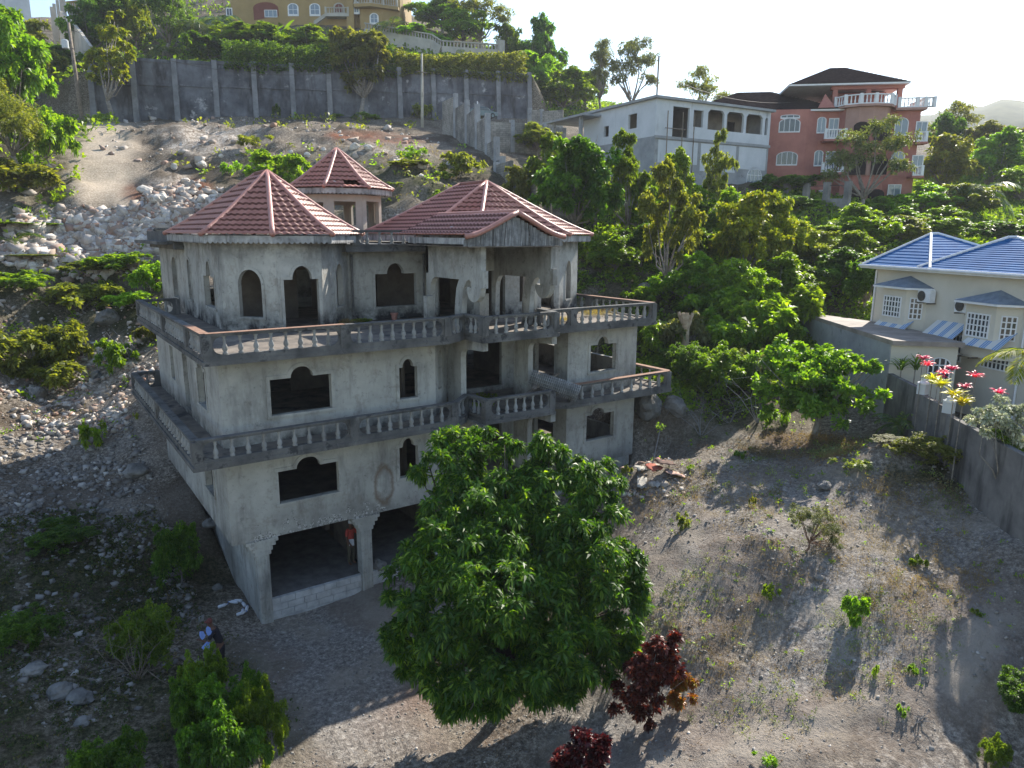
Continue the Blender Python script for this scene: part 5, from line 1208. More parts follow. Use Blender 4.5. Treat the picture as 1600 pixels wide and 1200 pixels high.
# ---- unit trees, copied with their crown and trunk
def proto(kind, seed):
    g = np.random.default_rng(seed)
    if kind == 'shrub': lb = [(0, 0, .55, .75, .75, .55), (.5, .2, .75, .5, .5, .4), (-.45, .3, .7, .5, .5, .42), (.1, -.5, .6, .5, .5, .4)]; a = (620, 7, .17, .085)
    elif kind == 'dense': lb = [(0, 0, .6, .6, .6, .5), (.5, .2, .75, .4, .4, .35), (-.5, .3, .7, .4, .4, .4), (.1, -.55, .55, .4, .4, .35), (-.3, -.3, .95, .3, .3, .3), (.25, .4, 1.0, .25, .25, .28)]; a = (2600, 7, .075, .034)
    elif kind == 'round': lb = [(0, 0, 1.15, .62, .62, .62), (.5, .1, .95, .45, .45, .42), (-.5, .15, 1.0, .45, .45, .45), (.1, -.5, .9, .45, .42, .4), (0, .5, .95, .4, .4, .4), (.15, 0, 1.6, .4, .4, .4)]; a = (2100, 7, .105, .052)
    elif kind == 'tall': lb = [(-.35, 0, 1.1, .42, .42, .32), (.4, .1, 1.5, .45, .45, .34), (-.3, -.15, 1.65, .4, .4, .3), (.1, 0, 2.1, .34, .34, .28), (.5, -.2, 1.0, .36, .36, .25), (-.6, .2, 1.35, .28, .28, .22)]; a = (1500, 7, .095, .045)
    elif kind == 'weedy': lb = [(0, 0, .35, .5, .5, .3), (.45, .3, .5, .3, .3, .3), (-.4, -.1, .6, .25, .25, .35), (.1, -.5, .3, .35, .3, .2), (-.2, .5, .25, .3, .3, .2)]; a = (70, 7, .2, .09)
    elif kind == 'fine': lb = [(0, 0, 1.0, .6, .6, .6), (.5, .1, .8, .42, .42, .38), (-.45, -.1, 1.2, .42, .42, .42), (.2, -.3, 1.55, .34, .34, .34)]; a = (2600, 8, .06, .02)
    elif kind == 'sparse': lb = [(0, .1, 1.4, .36, .36, .2), (.6, 0, 1.55, .36, .36, .17), (-.55, .05, 1.25, .36, .36, .17), (.2, .1, 1.9, .34, .34, .18), (-.3, 0, 1.7, .3, .3, .16), (.7, -.1, 1.1, .3, .3, .14), (-.75, .1, .95, .25, .25, .12)]; a = (1000, 7, .075, .03)
    t = thing(kind, 'x', 'tree')
    V, F = crown(lb, *a, g, .5 if kind != 'sparse' else .6, 1., .25, .45, .4, per=14 if kind not in ('sparse', 'weedy') else 5, csz=.3 if kind != 'sparse' else .5); foliage(t, V, F, G_BROAD)
    limbs((0, 0, 0), lb, {'shrub': .03, 'weedy': .018, 'dense': .03}.get(kind, .05), g, .3, .14, 2 if kind != 'sparse' else 1).build('trunk', M_bark, t, smooth=True)
    return t
PROT = {k: [proto(k, 20+i*7+j) for j in range(2)] for i, k in enumerate(('shrub', 'round', 'tall', 'fine', 'sparse', 'dense', 'weedy'))}
for v in PROT.values():
    for t in v:
        for o in [t]+list(t.children): COL.objects.unlink(o)
HT_ = {'weedy': .95, 'dense': 1.3, 'shrub': 1.25, 'round': 2.05, 'tall': 2.45, 'fine': 1.95, 'sparse': 2.1}
_pn = [0]
def plant(kind, name, label, cat, px, py, D, wpx, hpx, mat, group=None, rz=None, sink=0, hide=0):
    "px, py: foot of the plant; D: distance, or None to stand it where that spot of ground is"
    _pn[0] += 1
    if D is None: p = pick(px, py); D = depth(p)
    else: p = at(px, py, D=D); p[2] = h1(p[0], p[1])
    top = at(px, py-hpx, D=D)[2]; hgt = max(.25, top-p[2]); s = D/FPX; w_ = wpx*s/1.9
    r_ = PROT[kind][_pn[0] % 2]; rt = r_.copy(); COL.objects.link(rt); rt.name = name; rt.location = [p[0], p[1], p[2]-.05]; rt.rotation_euler = (0, 0, _pn[0]*2.4 if rz is None else rz); rt.scale = (w_, w_, hgt/HT_[kind])
    for ch in r_.children:
        c = ch.copy(); COL.objects.link(c); c.parent = rt; c.name = 'crown' if 'crown' in ch.name else 'trunk'
        if c.name.startswith('crown'): c.material_slots[0].link = 'OBJECT'; c.material_slots[0].material = mat
    rt['label'] = label; rt['category'] = cat
    if group: rt['group'] = group
    elif 'group' in rt: del rt['group']
    return rt
TREES = [  # kind, name, px, py foot, D, width, height, material, label
 ('round', 'tree', 20, 190, 66, 150, 200, G_BROAD, 'tall mid green tree filling the upper left edge'),
 ('fine', 'tree', 30, 300, 58, 150, 175, G_OLIVE, 'feathery olive green tree at the left edge below the tall one'),
 ('shrub', 'bush', 75, 255, 60, 90, 95, G_BRIGHT, 'yellowish green bush left of the dirt track'),
 ('shrub', 'bush', 20, 345, 55, 130, 100, G_OLIVE, 'olive bush low on the left edge above the rubble'),
 ('round', 'tree', 100, 190, 98, 90, 120, G_DARK, 'dark tree behind the leaning utility pole'),
 ('round', 'tree', 185, 90, 108, 100, 120, G_DARK, 'dark green tree on the terrace above the left end of the wall'),
 ('round', 'tree', 212, 60, 106, 60, 70, G_LIME, 'bright lime tree beside the stepped wall'),
 ('fine', 'tree', 265, 108, 104, 110, 150, G_DARK, 'deep green feathery tree above the retaining wall'),
 ('round', 'tree', 395, 110, 105, 130, 75, G_BROAD, 'wide green bush tree below the alcove of the ochre mansion'),
 ('round', 'tree', 478, 112, 104, 110, 70, G_BRIGHT, 'fresh green bush tree below the arched windows'),
 ('shrub', 'bush', 330, 108, 100, 90, 55, G_DARK, 'dark shrub under the palms on the terrace'),
 ('shrub', 'bush', 655, 95, 118, 90, 50, G_BRIGHT, 'fresh shrub above the left part of the garden wall'),
 ('round', 'tree', 690, 60, 126, 110, 70, G_BROAD, 'green tree right of the ochre mansion'),
 ('sparse', 'tree', 752, 78, 122, 100, 92, G_OLIVE, 'airy tree rising above the garden balustrade'),
 ('round', 'tree', 790, 90, 120, 70, 60, G_BROAD, 'small round tree at the end of the garden balustrade'),
 ('round', 'tree', 845, 110, 122, 85, 90, G_DARK, 'dark skyline tree left of the airy grey ones'),
 ('round', 'tree', 830, 185, 112, 80, 110, G_BRIGHT, 'fresh green creeper covered tree at the right end of the retaining wall'),
 ('round', 'tree', 880, 185, 112, 100, 80, G_BRIGHT, 'fresh green tree between the retaining wall and the white house'),
 ('round', 'tree', 915, 165, 125, 80, 60, G_BROAD, 'green bush tree behind the white house'),
 ('sparse', 'tree', 935, 170, 120, 80, 100, G_GREY, 'sparse grey green skyline tree left of the mast'),
 ('sparse', 'tree', 990, 168, 124, 95, 105, G_GREY, 'tallest sparse grey green skyline tree beside the mast'),
 ('sparse', 'tree', 1100, 160, 110, 85, 52, G_OLIVE, 'lone airy tree above the flat roof of the white house'),
 ('round', 'tree', 895, 395, 50, 160, 195, G_DARK, 'large dark glossy tree behind the right hand roof'),
 ('round', 'tree', 860, 330, 56, 90, 125, G_BROAD, 'green tree left of the large dark glossy tree'),
 ('tall', 'tree', 975, 400, 51, 90, 200, G_BROAD, 'upright green tree in front of the white house corner'),
 ('round', 'tree', 1045, 350, 55, 90, 120, G_BRIGHT, 'round fresh green tree in front of the white house'),
 ('tall', 'tree', 1040, 480, 44, 110, 240, G_OLIVE, 'slender olive tree with pale twin trunks right of the top balcony'),
 ('tall', 'tree', 1115, 360, 57, 60, 160, G_OLIVE, 'thin ragged tree in front of the white panels'),
 ('round', 'tree', 1165, 440, 47, 125, 160, G_LIME, 'yellow green tree on a leaning trunk'),
 ('round', 'tree', 1215, 420, 49, 100, 120, G_LIME, 'yellow green tree right of the leaning one'),
 ('sparse', 'tree', 1345, 350, 66, 125, 160, G_GREY, 'tiered pale green tree in front of the orange house'),
 ('round', 'tree', 1385, 345, 66, 90, 40, G_BROAD, 'green tree at the foot of the orange house'),
 ('round', 'tree', 1470, 300, 88, 110, 100, G_LIME, 'yellowing tree right of the orange house'),
 ('sparse', 'tree', 1490, 235, 110, 110, 75, G_OLIVE, 'open skyline tree right of the orange house'),
 ('round', 'tree', 1480, 215, 105, 60, 50, G_DARK, 'dark skyline tree beside the orange house roof terrace'),
 ('round', 'tree', 1545, 300, 92, 120, 100, G_BROAD, 'broad green tree above the palm'),
 ('round', 'tree', 1590, 340, 84, 110, 90, G_BRIGHT, 'fresh green tree on the right edge behind the blue roof'),
 ('round', 'tree', 1570, 260, 120, 120, 60, G_OLIVE, 'olive tree at the right edge under the hazy hill'),
 ('round', 'tree', 1280, 410, 54, 110, 65, G_BROAD, 'green tree left above the blue roof'),
 ('round', 'tree', 1345, 400, 55, 110, 85, G_BRIGHT, 'fresh green tree directly left of the blue roof'),
 ('round', 'tree', 1400, 400, 58, 100, 70, G_OLIVE, 'olive tree behind the peak of the blue roof'),
 ('round', 'tree', 1470, 395, 60, 120, 75, G_BROAD, 'green tree behind the water tanks'),
 ('round', 'tree', 1560, 400, 62, 110, 60, G_DARK, 'dark tree behind the right blue roof'),
 ('round', 'tree', 1295, 478, 47, 110, 95, G_DARK, 'dark tree above the outbuilding roof'),
 ('round', 'tree', 1350, 492, 44, 80, 105, G_DARK, 'dark tree touching the left corner of the cream house'),
 ('round', 'tree', 1250, 500, 46, 90, 90, G_BROAD, 'green tree beside the far end of the outbuilding'),
 ('shrub', 'bush', 1180, 560, 41, 130, 110, G_BRIGHT, 'bright vine covered mound left of the outbuilding'),
 ('shrub', 'bush', 1220, 520, 43, 120, 95, G_BRIGHT, 'fresh green shrub at the back corner of the outbuilding'),
 ('shrub', 'bush', 1110, 520, 43, 110, 80, G_BROAD, 'green shrub below the slender olive tree'),
 ('shrub', 'bush', 1060, 560, 40, 90, 80, G_GREY, 'grey green shrub right of the top balcony'),
 ('dense', 'bush', 1120, 640, 36.5, 130, 110, G_BROAD, 'leafy shrub between the balcony and the almond tree'),
 ('dense', 'bush', 1070, 620, 37, 90, 90, G_DARK, 'dark shrub just right of the lower balcony'),
 ('dense', 'bush', 1170, 620, 37, 90, 80, G_GREY, 'pale leaved shrub left of the almond tree'),
 ('round', 'tree', 960, 455, 46, 80, 90, G_BROAD, 'green bush tree behind the top balcony rail'),
 ('round', 'tree', 1000, 430, 48, 80, 90, G_DARK, 'dark tree in the gap above the top balcony'),
 ('round', 'tree', 1080, 430, 49, 90, 100, G_DARK, 'dark tree between the twin trunk tree and the yellow green tree'),
 ('shrub', 'bush', 1010, 500, 44, 70, 60, G_BRIGHT, 'small bright shrub beyond the balcony corner'),
 ('round', 'tree', 1140, 400, 52, 90, 110, G_BRIGHT, 'fresh green tree behind the leaning trunk'),
 ('round', 'tree', 1090, 390, 54, 90, 90, G_BROAD, 'green tree under the thin ragged tree'),
 ('shrub', 'bush', 925, 420, 48, 80, 60, G_BRIGHT, 'bright shrub right of the sunlit tower wall'),
 ('round', 'tree', 1235, 350, 62, 80, 50, G_DARK, 'dark hedge tree below the block fence'),
 ('shrub', 'bush', 1230, 306, 70, 110, 35, G_DARK, 'dark creeper on the wall foot of the orange house'),
 ('round', 'tree', 930, 350, 55, 110, 110, G_BROAD, 'green tree filling the gap behind the large dark glossy tree'),
 ('round', 'tree', 1010, 395, 52, 100, 110, G_BRIGHT, 'fresh green tree right of the upright one'),
 ('round', 'tree', 1075, 350, 57, 90, 70, G_BRIGHT, 'fresh green tree under the white panels'),
 ('round', 'tree', 1130, 350, 58, 80, 55, G_BROAD, 'green tree below the arched grille window'),
 ('round', 'tree', 1185, 355, 58, 80, 48, G_LIME, 'yellow green tree at the foot of the white house corner'),
 ('round', 'tree', 1075, 500, 44, 110, 110, G_BROAD, 'broad green tree right of the cut stump'),
 ('round', 'tree', 1150, 500, 43, 110, 110, G_BRIGHT, 'fresh green tree under the yellow green ones'),
 ('round', 'tree', 1210, 480, 45, 110, 90, G_BRIGHT, 'fresh green tree left of the dark one above the outbuilding'),
 ('round', 'tree', 1270, 440, 50, 110, 90, G_OLIVE, 'olive tree in the middle of the wooded slope'),
 ('round', 'tree', 1240, 400, 54, 100, 60, G_BROAD, 'green tree below the block fence'),
 ('round', 'tree', 1320, 440, 50, 100, 90, G_BROAD, 'green tree close left of the cream house roof'),
 ('round', 'tree', 1420, 375, 62, 120, 50, G_BRIGHT, 'fresh green tree behind the left water tank'),
 ('round', 'tree', 1500, 350, 70, 120, 70, G_OLIVE, 'olive tree under the coconut palm'),
 ('round', 'tree', 1445, 345, 70, 100, 60, G_BRIGHT, 'fresh green tree left of the coconut palm'),
 ('round', 'tree', 1580, 300, 100, 110, 70, G_LIME, 'yellow green tree at the right edge below the far hill'),
 ('round', 'tree', 1520, 270, 105, 110, 80, G_OLIVE, 'olive tree between the far hill and the coconut palm'),
 ('shrub', 'bush', 1025, 560, 40, 80, 70, G_BRIGHT, 'bright shrub under the cut stump'),
 ('shrub', 'bush', 1140, 570, 40, 100, 80, G_BRIGHT, 'bright shrub in the middle of the creeper slope'),
 ('shrub', 'bush', 1000, 545, 41, 70, 60, G_BROAD, 'green shrub touching the right balcony corner'),
 ('round', 'tree', 840, 250, 78, 80, 60, G_OLIVE, 'olive shrub tree on top of the wide block wall'),
 ('round', 'tree', 805, 320, 56, 60, 70, G_OLIVE, 'olive shrub tree just right of the right hand roof'),
 ('round', 'tree', 860, 160, 118, 90, 70, G_BRIGHT, 'fresh green tree behind the end pier of the retaining wall'),
 ('round', 'tree', 725, 70, 122, 90, 60, G_BRIGHT, 'fresh green tree behind the garden balustrade'),
 ('round', 'tree', 140, 110, 104, 90, 110, G_DARK, 'dark tree between the leaning pole and the stepped wall'),
 ('round', 'tree', 60, 140, 90, 90, 120, G_OLIVE, 'olive tree between the left edge and the leaning pole'),
 ('shrub', 'bush', 40, 400, 52, 90, 40, G_BRIGHT, 'bright shrub at the left end of the rubble bank'),
 ('shrub', 'bush', 150, 440, 50, 100, 36, G_OLIVE, 'olive low shrub under the rubble bank'),
 ('shrub', 'bush', 80, 590, 41, 110, 40, G_OLIVE, 'olive shrub fringing the top of the scree'),
 ('shrub', 'bush', 210, 500, 46, 80, 50, G_BRIGHT, 'bright shrub left of the top balcony corner post'),
 ('shrub', 'bush', 240, 540, 43, 50, 40, G_OLIVE, 'olive shrub between the two balconies at the left'),
 ('shrub', 'bush', 430, 262, 60, 90, 30, G_BRIGHT, 'bright shrub between the left tower tip and the rear tower'),
 ('shrub', 'bush', 640, 290, 58, 70, 40, G_OLIVE, 'olive shrub on the rock face right of the rear tower'),
 ('shrub', 'bush', 720, 270, 60, 70, 36, G_OLIVE, 'olive shrub at the foot of the stepping block wall'),
 ('shrub', 'bush', 700, 335, 53, 60, 40, G_BROAD, 'green shrub directly behind the right hand roof'),
 # left side
 ('shrub', 'bush', 100, 545, 42, 80, 50, G_OLIVE, 'olive shrub in the middle of the left scrub'),
 ('shrub', 'bush', 30, 490, 46, 110, 70, G_BROAD, 'green shrub on the left edge under the palm'),
 ('shrub', 'bush', 190, 430, 50, 110, 40, G_BROAD, 'green shrub under the end of the rubble bank'),
 ('shrub', 'bush', 235, 455, 47, 60, 50, G_BRIGHT, 'bright shrub touching the left balcony corner'),
 ('shrub', 'bush', 130, 480, 47, 110, 45, G_OLIVE, 'olive shrub on the left slope'),
 ('shrub', 'bush', 20, 560, 41, 120, 55, G_OLIVE, 'olive shrub at the left edge above the bare scree'),
 ('shrub', 'bush', 180, 560, 41, 60, 35, G_BROAD, 'small green shrub above the bare scree'),
 ('shrub', 'bush', 60, 440, 50, 100, 40, G_OLIVE, 'olive shrub below the rubble at the palm foot'),
 # foreground left bush
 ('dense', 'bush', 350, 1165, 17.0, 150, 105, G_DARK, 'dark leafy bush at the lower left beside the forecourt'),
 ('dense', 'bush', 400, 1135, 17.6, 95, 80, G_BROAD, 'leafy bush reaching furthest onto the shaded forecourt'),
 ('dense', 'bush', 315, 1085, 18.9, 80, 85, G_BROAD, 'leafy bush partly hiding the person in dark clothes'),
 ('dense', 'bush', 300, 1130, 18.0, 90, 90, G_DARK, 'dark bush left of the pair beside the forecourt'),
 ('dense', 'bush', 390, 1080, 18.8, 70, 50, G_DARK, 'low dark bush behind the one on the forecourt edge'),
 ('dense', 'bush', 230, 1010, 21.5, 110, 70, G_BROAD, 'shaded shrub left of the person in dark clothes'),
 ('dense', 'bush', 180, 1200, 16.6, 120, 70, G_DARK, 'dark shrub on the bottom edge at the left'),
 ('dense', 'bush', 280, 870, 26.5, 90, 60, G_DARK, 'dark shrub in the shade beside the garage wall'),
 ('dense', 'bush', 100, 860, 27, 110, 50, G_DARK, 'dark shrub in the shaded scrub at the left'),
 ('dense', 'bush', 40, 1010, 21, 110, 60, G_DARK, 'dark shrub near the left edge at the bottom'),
 ('dense', 'bush', 290, 700, 34, 60, 35, G_DARK, 'dark shrub at the back corner of the house'),
 # right foreground
 ('dense', 'bush', 1440, 745, 26.5, 110, 70, G_OLIVE, 'ferny olive bush near the boundary wall'),
 ('dense', 'bush', 1385, 725, 27.5, 60, 40, G_OLIVE, 'small ferny bush left of the larger ferny one'),
 ('dense', 'bush', 1590, 1120, 17.2, 100, 80, G_DARK, 'dark leafy bush cut by the right edge'),
 ('dense', 'bush', 1555, 1180, 16.2, 50, 40, G_BROAD, 'small leafy bush in the lower right corner'),
 ('shrub', 'bush', 1335, 970, None, 42, 52, G_BRIGHT, 'bright young bush on the sunlit slope'),
 ('weedy', 'weed', 1205, 935, None, 36, 34, G_BRIGHT, 'small leafy weed left of the bright young bush'),
 ('weedy', 'weed', 1435, 885, None, 38, 26, G_BRIGHT, 'small leafy weed among the dry tufts'),
 ('weedy', 'weed', 1368, 1060, None, 16, 34, G_BRIGHT, 'thin upright weed lower on the slope'),
 ('weedy', 'weed', 1408, 1115, None, 30, 24, G_BROAD, 'green weed near the fallen twigs'),
 ('weedy', 'weed', 1195, 1195, None, 50, 24, G_BRIGHT, 'bright weed on the bottom edge'),
 ('weedy', 'weed', 1175, 790, None, 16, 26, G_OLIVE, 'small dark weed casting a shadow on the plateau'),
 ('weedy', 'weed', 1065, 825, None, 38, 36, G_OLIVE, 'pale grassy tuft on the bare plateau'),
 ('weedy', 'weed', 1525, 960, None, 26, 18, G_BRIGHT, 'spiky weed on the shaded slope'),
 ('weedy', 'weed', 1430, 1050, None, 30, 20, G_BROAD, 'round weed in the streak of shade'),
 ('weedy', 'weed', 980, 740, None, 26, 20, G_LIME, 'yellow weed beside the rubbish heap'),
 ('weedy', 'weed', 1080, 735, None, 20, 14, G_BRIGHT, 'small weed right of the rubbish heap'),
 ('weedy', 'weed', 1155, 715, None, 30, 18, G_BROAD, 'low weed in front of the bare twigs'),
 ('weedy', 'weed', 1330, 740, None, 80, 34, G_GREY, 'pale feathery tussock on the plateau'),
 ('weedy', 'weed', 1215, 655, 33, 60, 30, G_BROAD, 'low weed under the almond tree'),
 ('weedy', 'weed', 145, 700, None, 60, 60, G_BRIGHT, 'sunlit bushy weed on a stump in the scree'),
 ('weedy', 'weed', 214, 655, None, 14, 18, G_LIME, 'yellow weed beside the lower balcony corner'),
 ('weedy', 'weed', 400, 230, None, 70, 26, G_OLIVE, 'olive weed on the rubble below the wall'),
 ('weedy', 'weed', 370, 275, None, 60, 34, G_BRIGHT, 'bright weed left of the rear tower roof'),
 ('weedy', 'weed', 650, 250, None, 80, 26, G_BRIGHT, 'long bright weed right of the rear tower roof'),
 ('weedy', 'weed', 655, 180, 97, 60, 30, G_OLIVE, 'olive bush at the foot of the middle pole'),
 ('weedy', 'weed', 560, 192, 94, 90, 18, G_BROAD, 'low green weeds under the wall tree'),
 ('weedy', 'weed', 432, 178, 92, 18, 26, G_DARK, 'dark weed on the foot of the retaining wall'),
 ('weedy', 'weed', 690, 300, 58, 50, 36, G_BRIGHT, 'bright weed on the rock face between the towers'),
 ('weedy', 'weed', 620, 330, 54, 40, 40, G_BRIGHT, 'bright weed right beside the rear tower'),
]
for q in TREES:
    k, nm, px, py, D, w_, h_, m_, lab = q
    if nm == 'tree' and D and 40 < D < 64 and px > 930: h_ *= 1.0; w_ *= 1.05
    plant(k, nm, lab, nm, px, py, D, w_, h_, m_, {'weed': 'weeds dotted over the slopes', 'bush': 'bushes on the hillside', 'tree': 'trees on the hillside'}[nm])
for i, (x, y, h_, w_) in enumerate(((31.5, -17, 6.0, 3.2), (35, -20.5, 7.5, 3.6), (27.5, -21, 5.5, 2.6), (38, -15.5, 6.5, 3.0))):
    rt = plant('tall', 'garden_tree', ['garden tree beyond the right edge nearest the wall', 'tallest garden tree beyond the right edge', 'garden tree beyond the right edge closest to the camera', 'garden tree beyond the right edge beside the cream house'][i], 'tree', 1500, 600, 30, 60, 60, G_BROAD, 'garden trees out of frame')
    rt.location = (x, y, h1(x, y)); rt.scale = (w_/1.9, w_/1.9, h_/HT_['tall'])
# ---- particular trees built on their own limbs
tree('wall_tree', 'dark spreading tree standing before the middle of the retaining wall', 'tree', (563, 176), 94, [(560, 70, 34, 26), (540, 95, 30, 22), (585, 90, 28, 24), (530, 60, 18, 18), (570, 118, 28, 16), (548, 125, 16, 14), (592, 70, 16, 16)], 1900, 7, .62, .28, G_OLIVE, .3, 31, shell=.6, rag=.5)
tree('young_tree', 'yellow green young tree with pale trunk beside the dirt track', 'tree', (175, 186), 83, [(172, 60, 20, 32), (165, 95, 26, 26), (188, 110, 20, 24), (150, 110, 12, 22), (178, 30, 12, 18), (195, 75, 12, 18), (168, 125, 26, 12)], 1300, 7, .42, .2, G_LIME, .28, 32, shell=.7, rag=.5)
tree('almond_tree', 'broad sea almond tree with layered bright leaves left of the boundary wall', 'tree', (1275, 665), 31.5, [(1295, 562, 70, 16, 0), (1340, 588, 42, 20, -.8), (1250, 590, 65, 34, 0), (1320, 610, 60, 26, -.6), (1215, 560, 40, 30, .5), (1270, 635, 66, 26, -.6), (1230, 625, 50, 34, .2), (1358, 575, 30, 8, -.8), (1300, 585, 66, 22, .4)], 2300, 7, .24, .14, G_BROAD, .16, 33, shell=.5, rag=.55, droop=.1)
tree('sapling', 'feathery pale sapling with a reddish stem on the sunlit slope', 'sapling', (1258, 878), 23.0, [(1270, 815, 34, 22), (1295, 830, 26, 20), (1250, 805, 20, 16), (1285, 800, 24, 14), (1300, 845, 18, 12)], 900, 8, .09, .02, G_GREY, .035, 34, shell=.8, rag=.5, bark=surf('reddish_stem', (.16, .09, .06), (.22, .13, .09), 5), fork=.3, extra=4)
tree('croton_bush', 'dark red croton bush with an orange edge on the slope', 'bush', (1020, 1100), 18.9, [(1010, 1060, 36, 30), (1045, 1040, 28, 36), (985, 1085, 28, 28), (1055, 1000, 16, 26), (1020, 1020, 26, 26), (1000, 1110, 30, 22)], 1300, 8, .15, .07, G_RED, .04, 35, shell=.5, rag=.5, extra=4)
tree('croton_bush', 'orange leaved croton bush just right of the dark red one', 'bush', (1062, 1095), 19.0, [(1068, 1070, 20, 26), (1060, 1095, 18, 16), (1078, 1050, 12, 16)], 420, 8, .13, .06, G_ORANGE, .03, 36, shell=.6, rag=.5)
tree('croton_bush', 'dark red croton bush cut off by the bottom edge', 'bush', (915, 1210), 16.4, [(915, 1180, 34, 28), (890, 1190, 24, 20), (935, 1165, 20, 20), (915, 1150, 12, 16)], 900, 8, .14, .07, G_RED, .03, 37, shell=.5, rag=.5)
tree('flowering_bush', 'white flowered bush hanging over the boundary wall', 'bush', (1575, 700), 22.8, [(1560, 650, 34, 24), (1585, 675, 26, 26), (1540, 660, 22, 18), (1590, 650, 20, 18)], 700, 8, .13, .07, G_WHITE, .05, 38, shell=.45, rag=.4)
tree('flowering_bush', 'green underside of leaves below the white flowered bush', 'bush', (1590, 715), 23.2, [(1580, 690, 30, 20), (1555, 680, 22, 14)], 260, 8, .13, .07, G_BROAD, .03, 39)
# ---- palms, bananas, cordylines
def frondset(c, n, L, g, rise=.7, leaf=.32, wl_=.035, droop=1.0, nl=26, a0=0):
    V = []; F = []; c = np.array(c, float); mb = MB()
    for i in range(n):
        az = a0+2*math.pi*i/n+g.uniform(-.3, .3); el = g.uniform(.15, 1.25)*rise; l_ = L*g.uniform(.8, 1.1)
        d = np.array([math.cos(az), math.sin(az)]); P = [c.copy()]; e_ = el
        m = 10
        for k in range(m): P.append(P[-1]+np.r_[d*math.cos(e_), math.sin(e_)]*l_/m); e_ -= droop*g.uniform(.14, .22)
        mb.tube([tuple(p) for p in P], [L*.012*(1-k/(m+2)) for k in range(m+1)], 4)
        P = np.array(P); s = np.r_[-d[1], d[0], 0]
        for t in np.linspace(.14, 1, nl):
            x = t*m; a = min(int(x), m-1); p = P[a]+(P[a+1]-P[a])*(x-a); tg = unit(P[a+1]-P[a]); up = np.cross(s, tg)
            ll = leaf*l_*(math.sin(math.pi*min(1, t*.9+.08))**.6)
            for sg in (-1, 1):
                dr = unit(s*sg*1.0+tg*.75-np.array([0, 0, .35])+g.normal(size=3)*.08); w_ = wl_*l_
                o = len(V); V += [p, p+dr*ll*.5+tg*w_/2, p+dr*ll-np.array([0, 0, ll*.15]), p+dr*ll*.5-tg*w_/2]; F.append((o, o+1, o+2, o+3))
    return np.array(V), np.array(F), mb
def palm(name, label, px, py, D, hpx, frond, n=14, seed=1, mat=None, r0=.14, group='palms', base=None, **kw):
    g = np.random.default_rng(seed); c = at(px, py, D=D); b = c.copy() if base is None else at(*base, D=D); b[2] = h1(b[0], b[1])
    t = thing(name, label, 'palm', tuple(b), group)
    V, F, mb = frondset(c, n, frond, g, **kw); foliage(t, V, F, mat or G_PALM, 'fronds'); mb.build('frond_ribs', G_PALM, t)
    m = (b+c)/2; m[:2] += g.normal(size=2)*.1
    MB().tube([b-[0, 0, .3], b, m, c], [r0*1.3, r0*1.1, r0*.85, r0*.8], 8).build('trunk', M_bark, t, smooth=True)
    return t
palm('palm', 'palm with drooping fronds above the left part of the retaining wall', 312, 45, 104, 0, 5.5, 16, 1, r0=.25)
palm('palm', 'dense dark palm beside the mansion at the top', 345, 35, 110, 0, 5.0, 15, 2, r0=.25)
palm('palm', 'low palm fronds below the left palm on the terrace', 255, 78, 102, 0, 3.6, 12, 3, r0=.2)
palm('palm', 'palm at the right corner of the ochre mansion', 612, 40, 116, 0, 4.2, 12, 4, r0=.2)
palm('palm', 'pale palm tuft on the garden wall balustrade', 716, 88, 112, 0, 3.0, 11, 5, r0=.15)
palm('palm', 'coconut palm with pale fronds right of the orange house', 1525, 305, 70, 0, 4.4, 17, 6, r0=.2, rise=.9)
palm('palm', 'slim palm on a thin pale trunk at the left edge', 20, 380, 50, 0, 2.2, 11, 7, r0=.09, base=(28, 458), rise=.9)
palm('palm', 'small palm sprouting beside the boundary wall', 1405, 665, 30, 0, 1.35, 12, 8, r0=.08, rise=1.2)
palm('palm', 'yellow green palm fronds entering at the right edge', 1618, 560, 24.5, 0, 1.9, 15, 9, mat=G_LIME, r0=.12)
palm('palm', 'fan of fronds between the mansion and the wall tree', 400, 60, 108, 0, 3.2, 12, 10, r0=.15)
def paddles(name, label, px, py, D, L, n, seed, mat, w_=.22, cat='banana plant', group=None, rise=1.0, stem=True):
    g = np.random.default_rng(seed); c = at(px, py, D=D); z = h1(c[0], c[1]); t = thing(name, label, cat, (c[0], c[1], z), group)
    V = []; F = []
    for i in range(n):
        az = 2*math.pi*i/n+g.uniform(-.5, .5); e_ = g.uniform(.7, 1.4)*rise; p = c+np.r_[g.normal(size=2)*L*.06, 0]; l_ = L*g.uniform(.7, 1.1); d = np.array([math.cos(az), math.sin(az)]); s = np.r_[-d[1], d[0], 0]; o = len(V); m = 6
        for k in range(m+1):
            tt = k/m; ww = w_*l_*(math.sin(math.pi*min(.97, .06+tt*.94))**.55)/2
            V += [p-s*ww-[0, 0, -ww*.4], p, p+s*ww+[0, 0, ww*.4]]
            p = p+np.r_[d*math.cos(e_), math.sin(e_)]*l_/m; e_ -= g.uniform(.12, .3)
        for k in range(m): F += [(o+3*k, o+3*k+1, o+3*k+4, o+3*k+3), (o+3*k+1, o+3*k+2, o+3*k+5, o+3*k+4)]
    foliage(t, np.array(V), np.array(F), mat, 'leaves')
    if stem: MB().tube([(c[0], c[1], z-.2), tuple(c)], [L*.05, L*.035], 6).build('stem', M_bark if cat != 'banana plant' else G_OLIVE, t)
    return t
for i, (px, py) in enumerate(((395, 72), (418, 66), (440, 62), (462, 68))):
    paddles('banana_plant', ['banana plant leftmost of the row above the wall', 'second banana plant of the row above the wall', 'third and tallest banana plant of the row', 'rightmost banana plant of the row'][i], px, py+6, 103, 3.6, 8, 50+i, G_BRIGHT, .2, group='banana plants above the retaining wall')
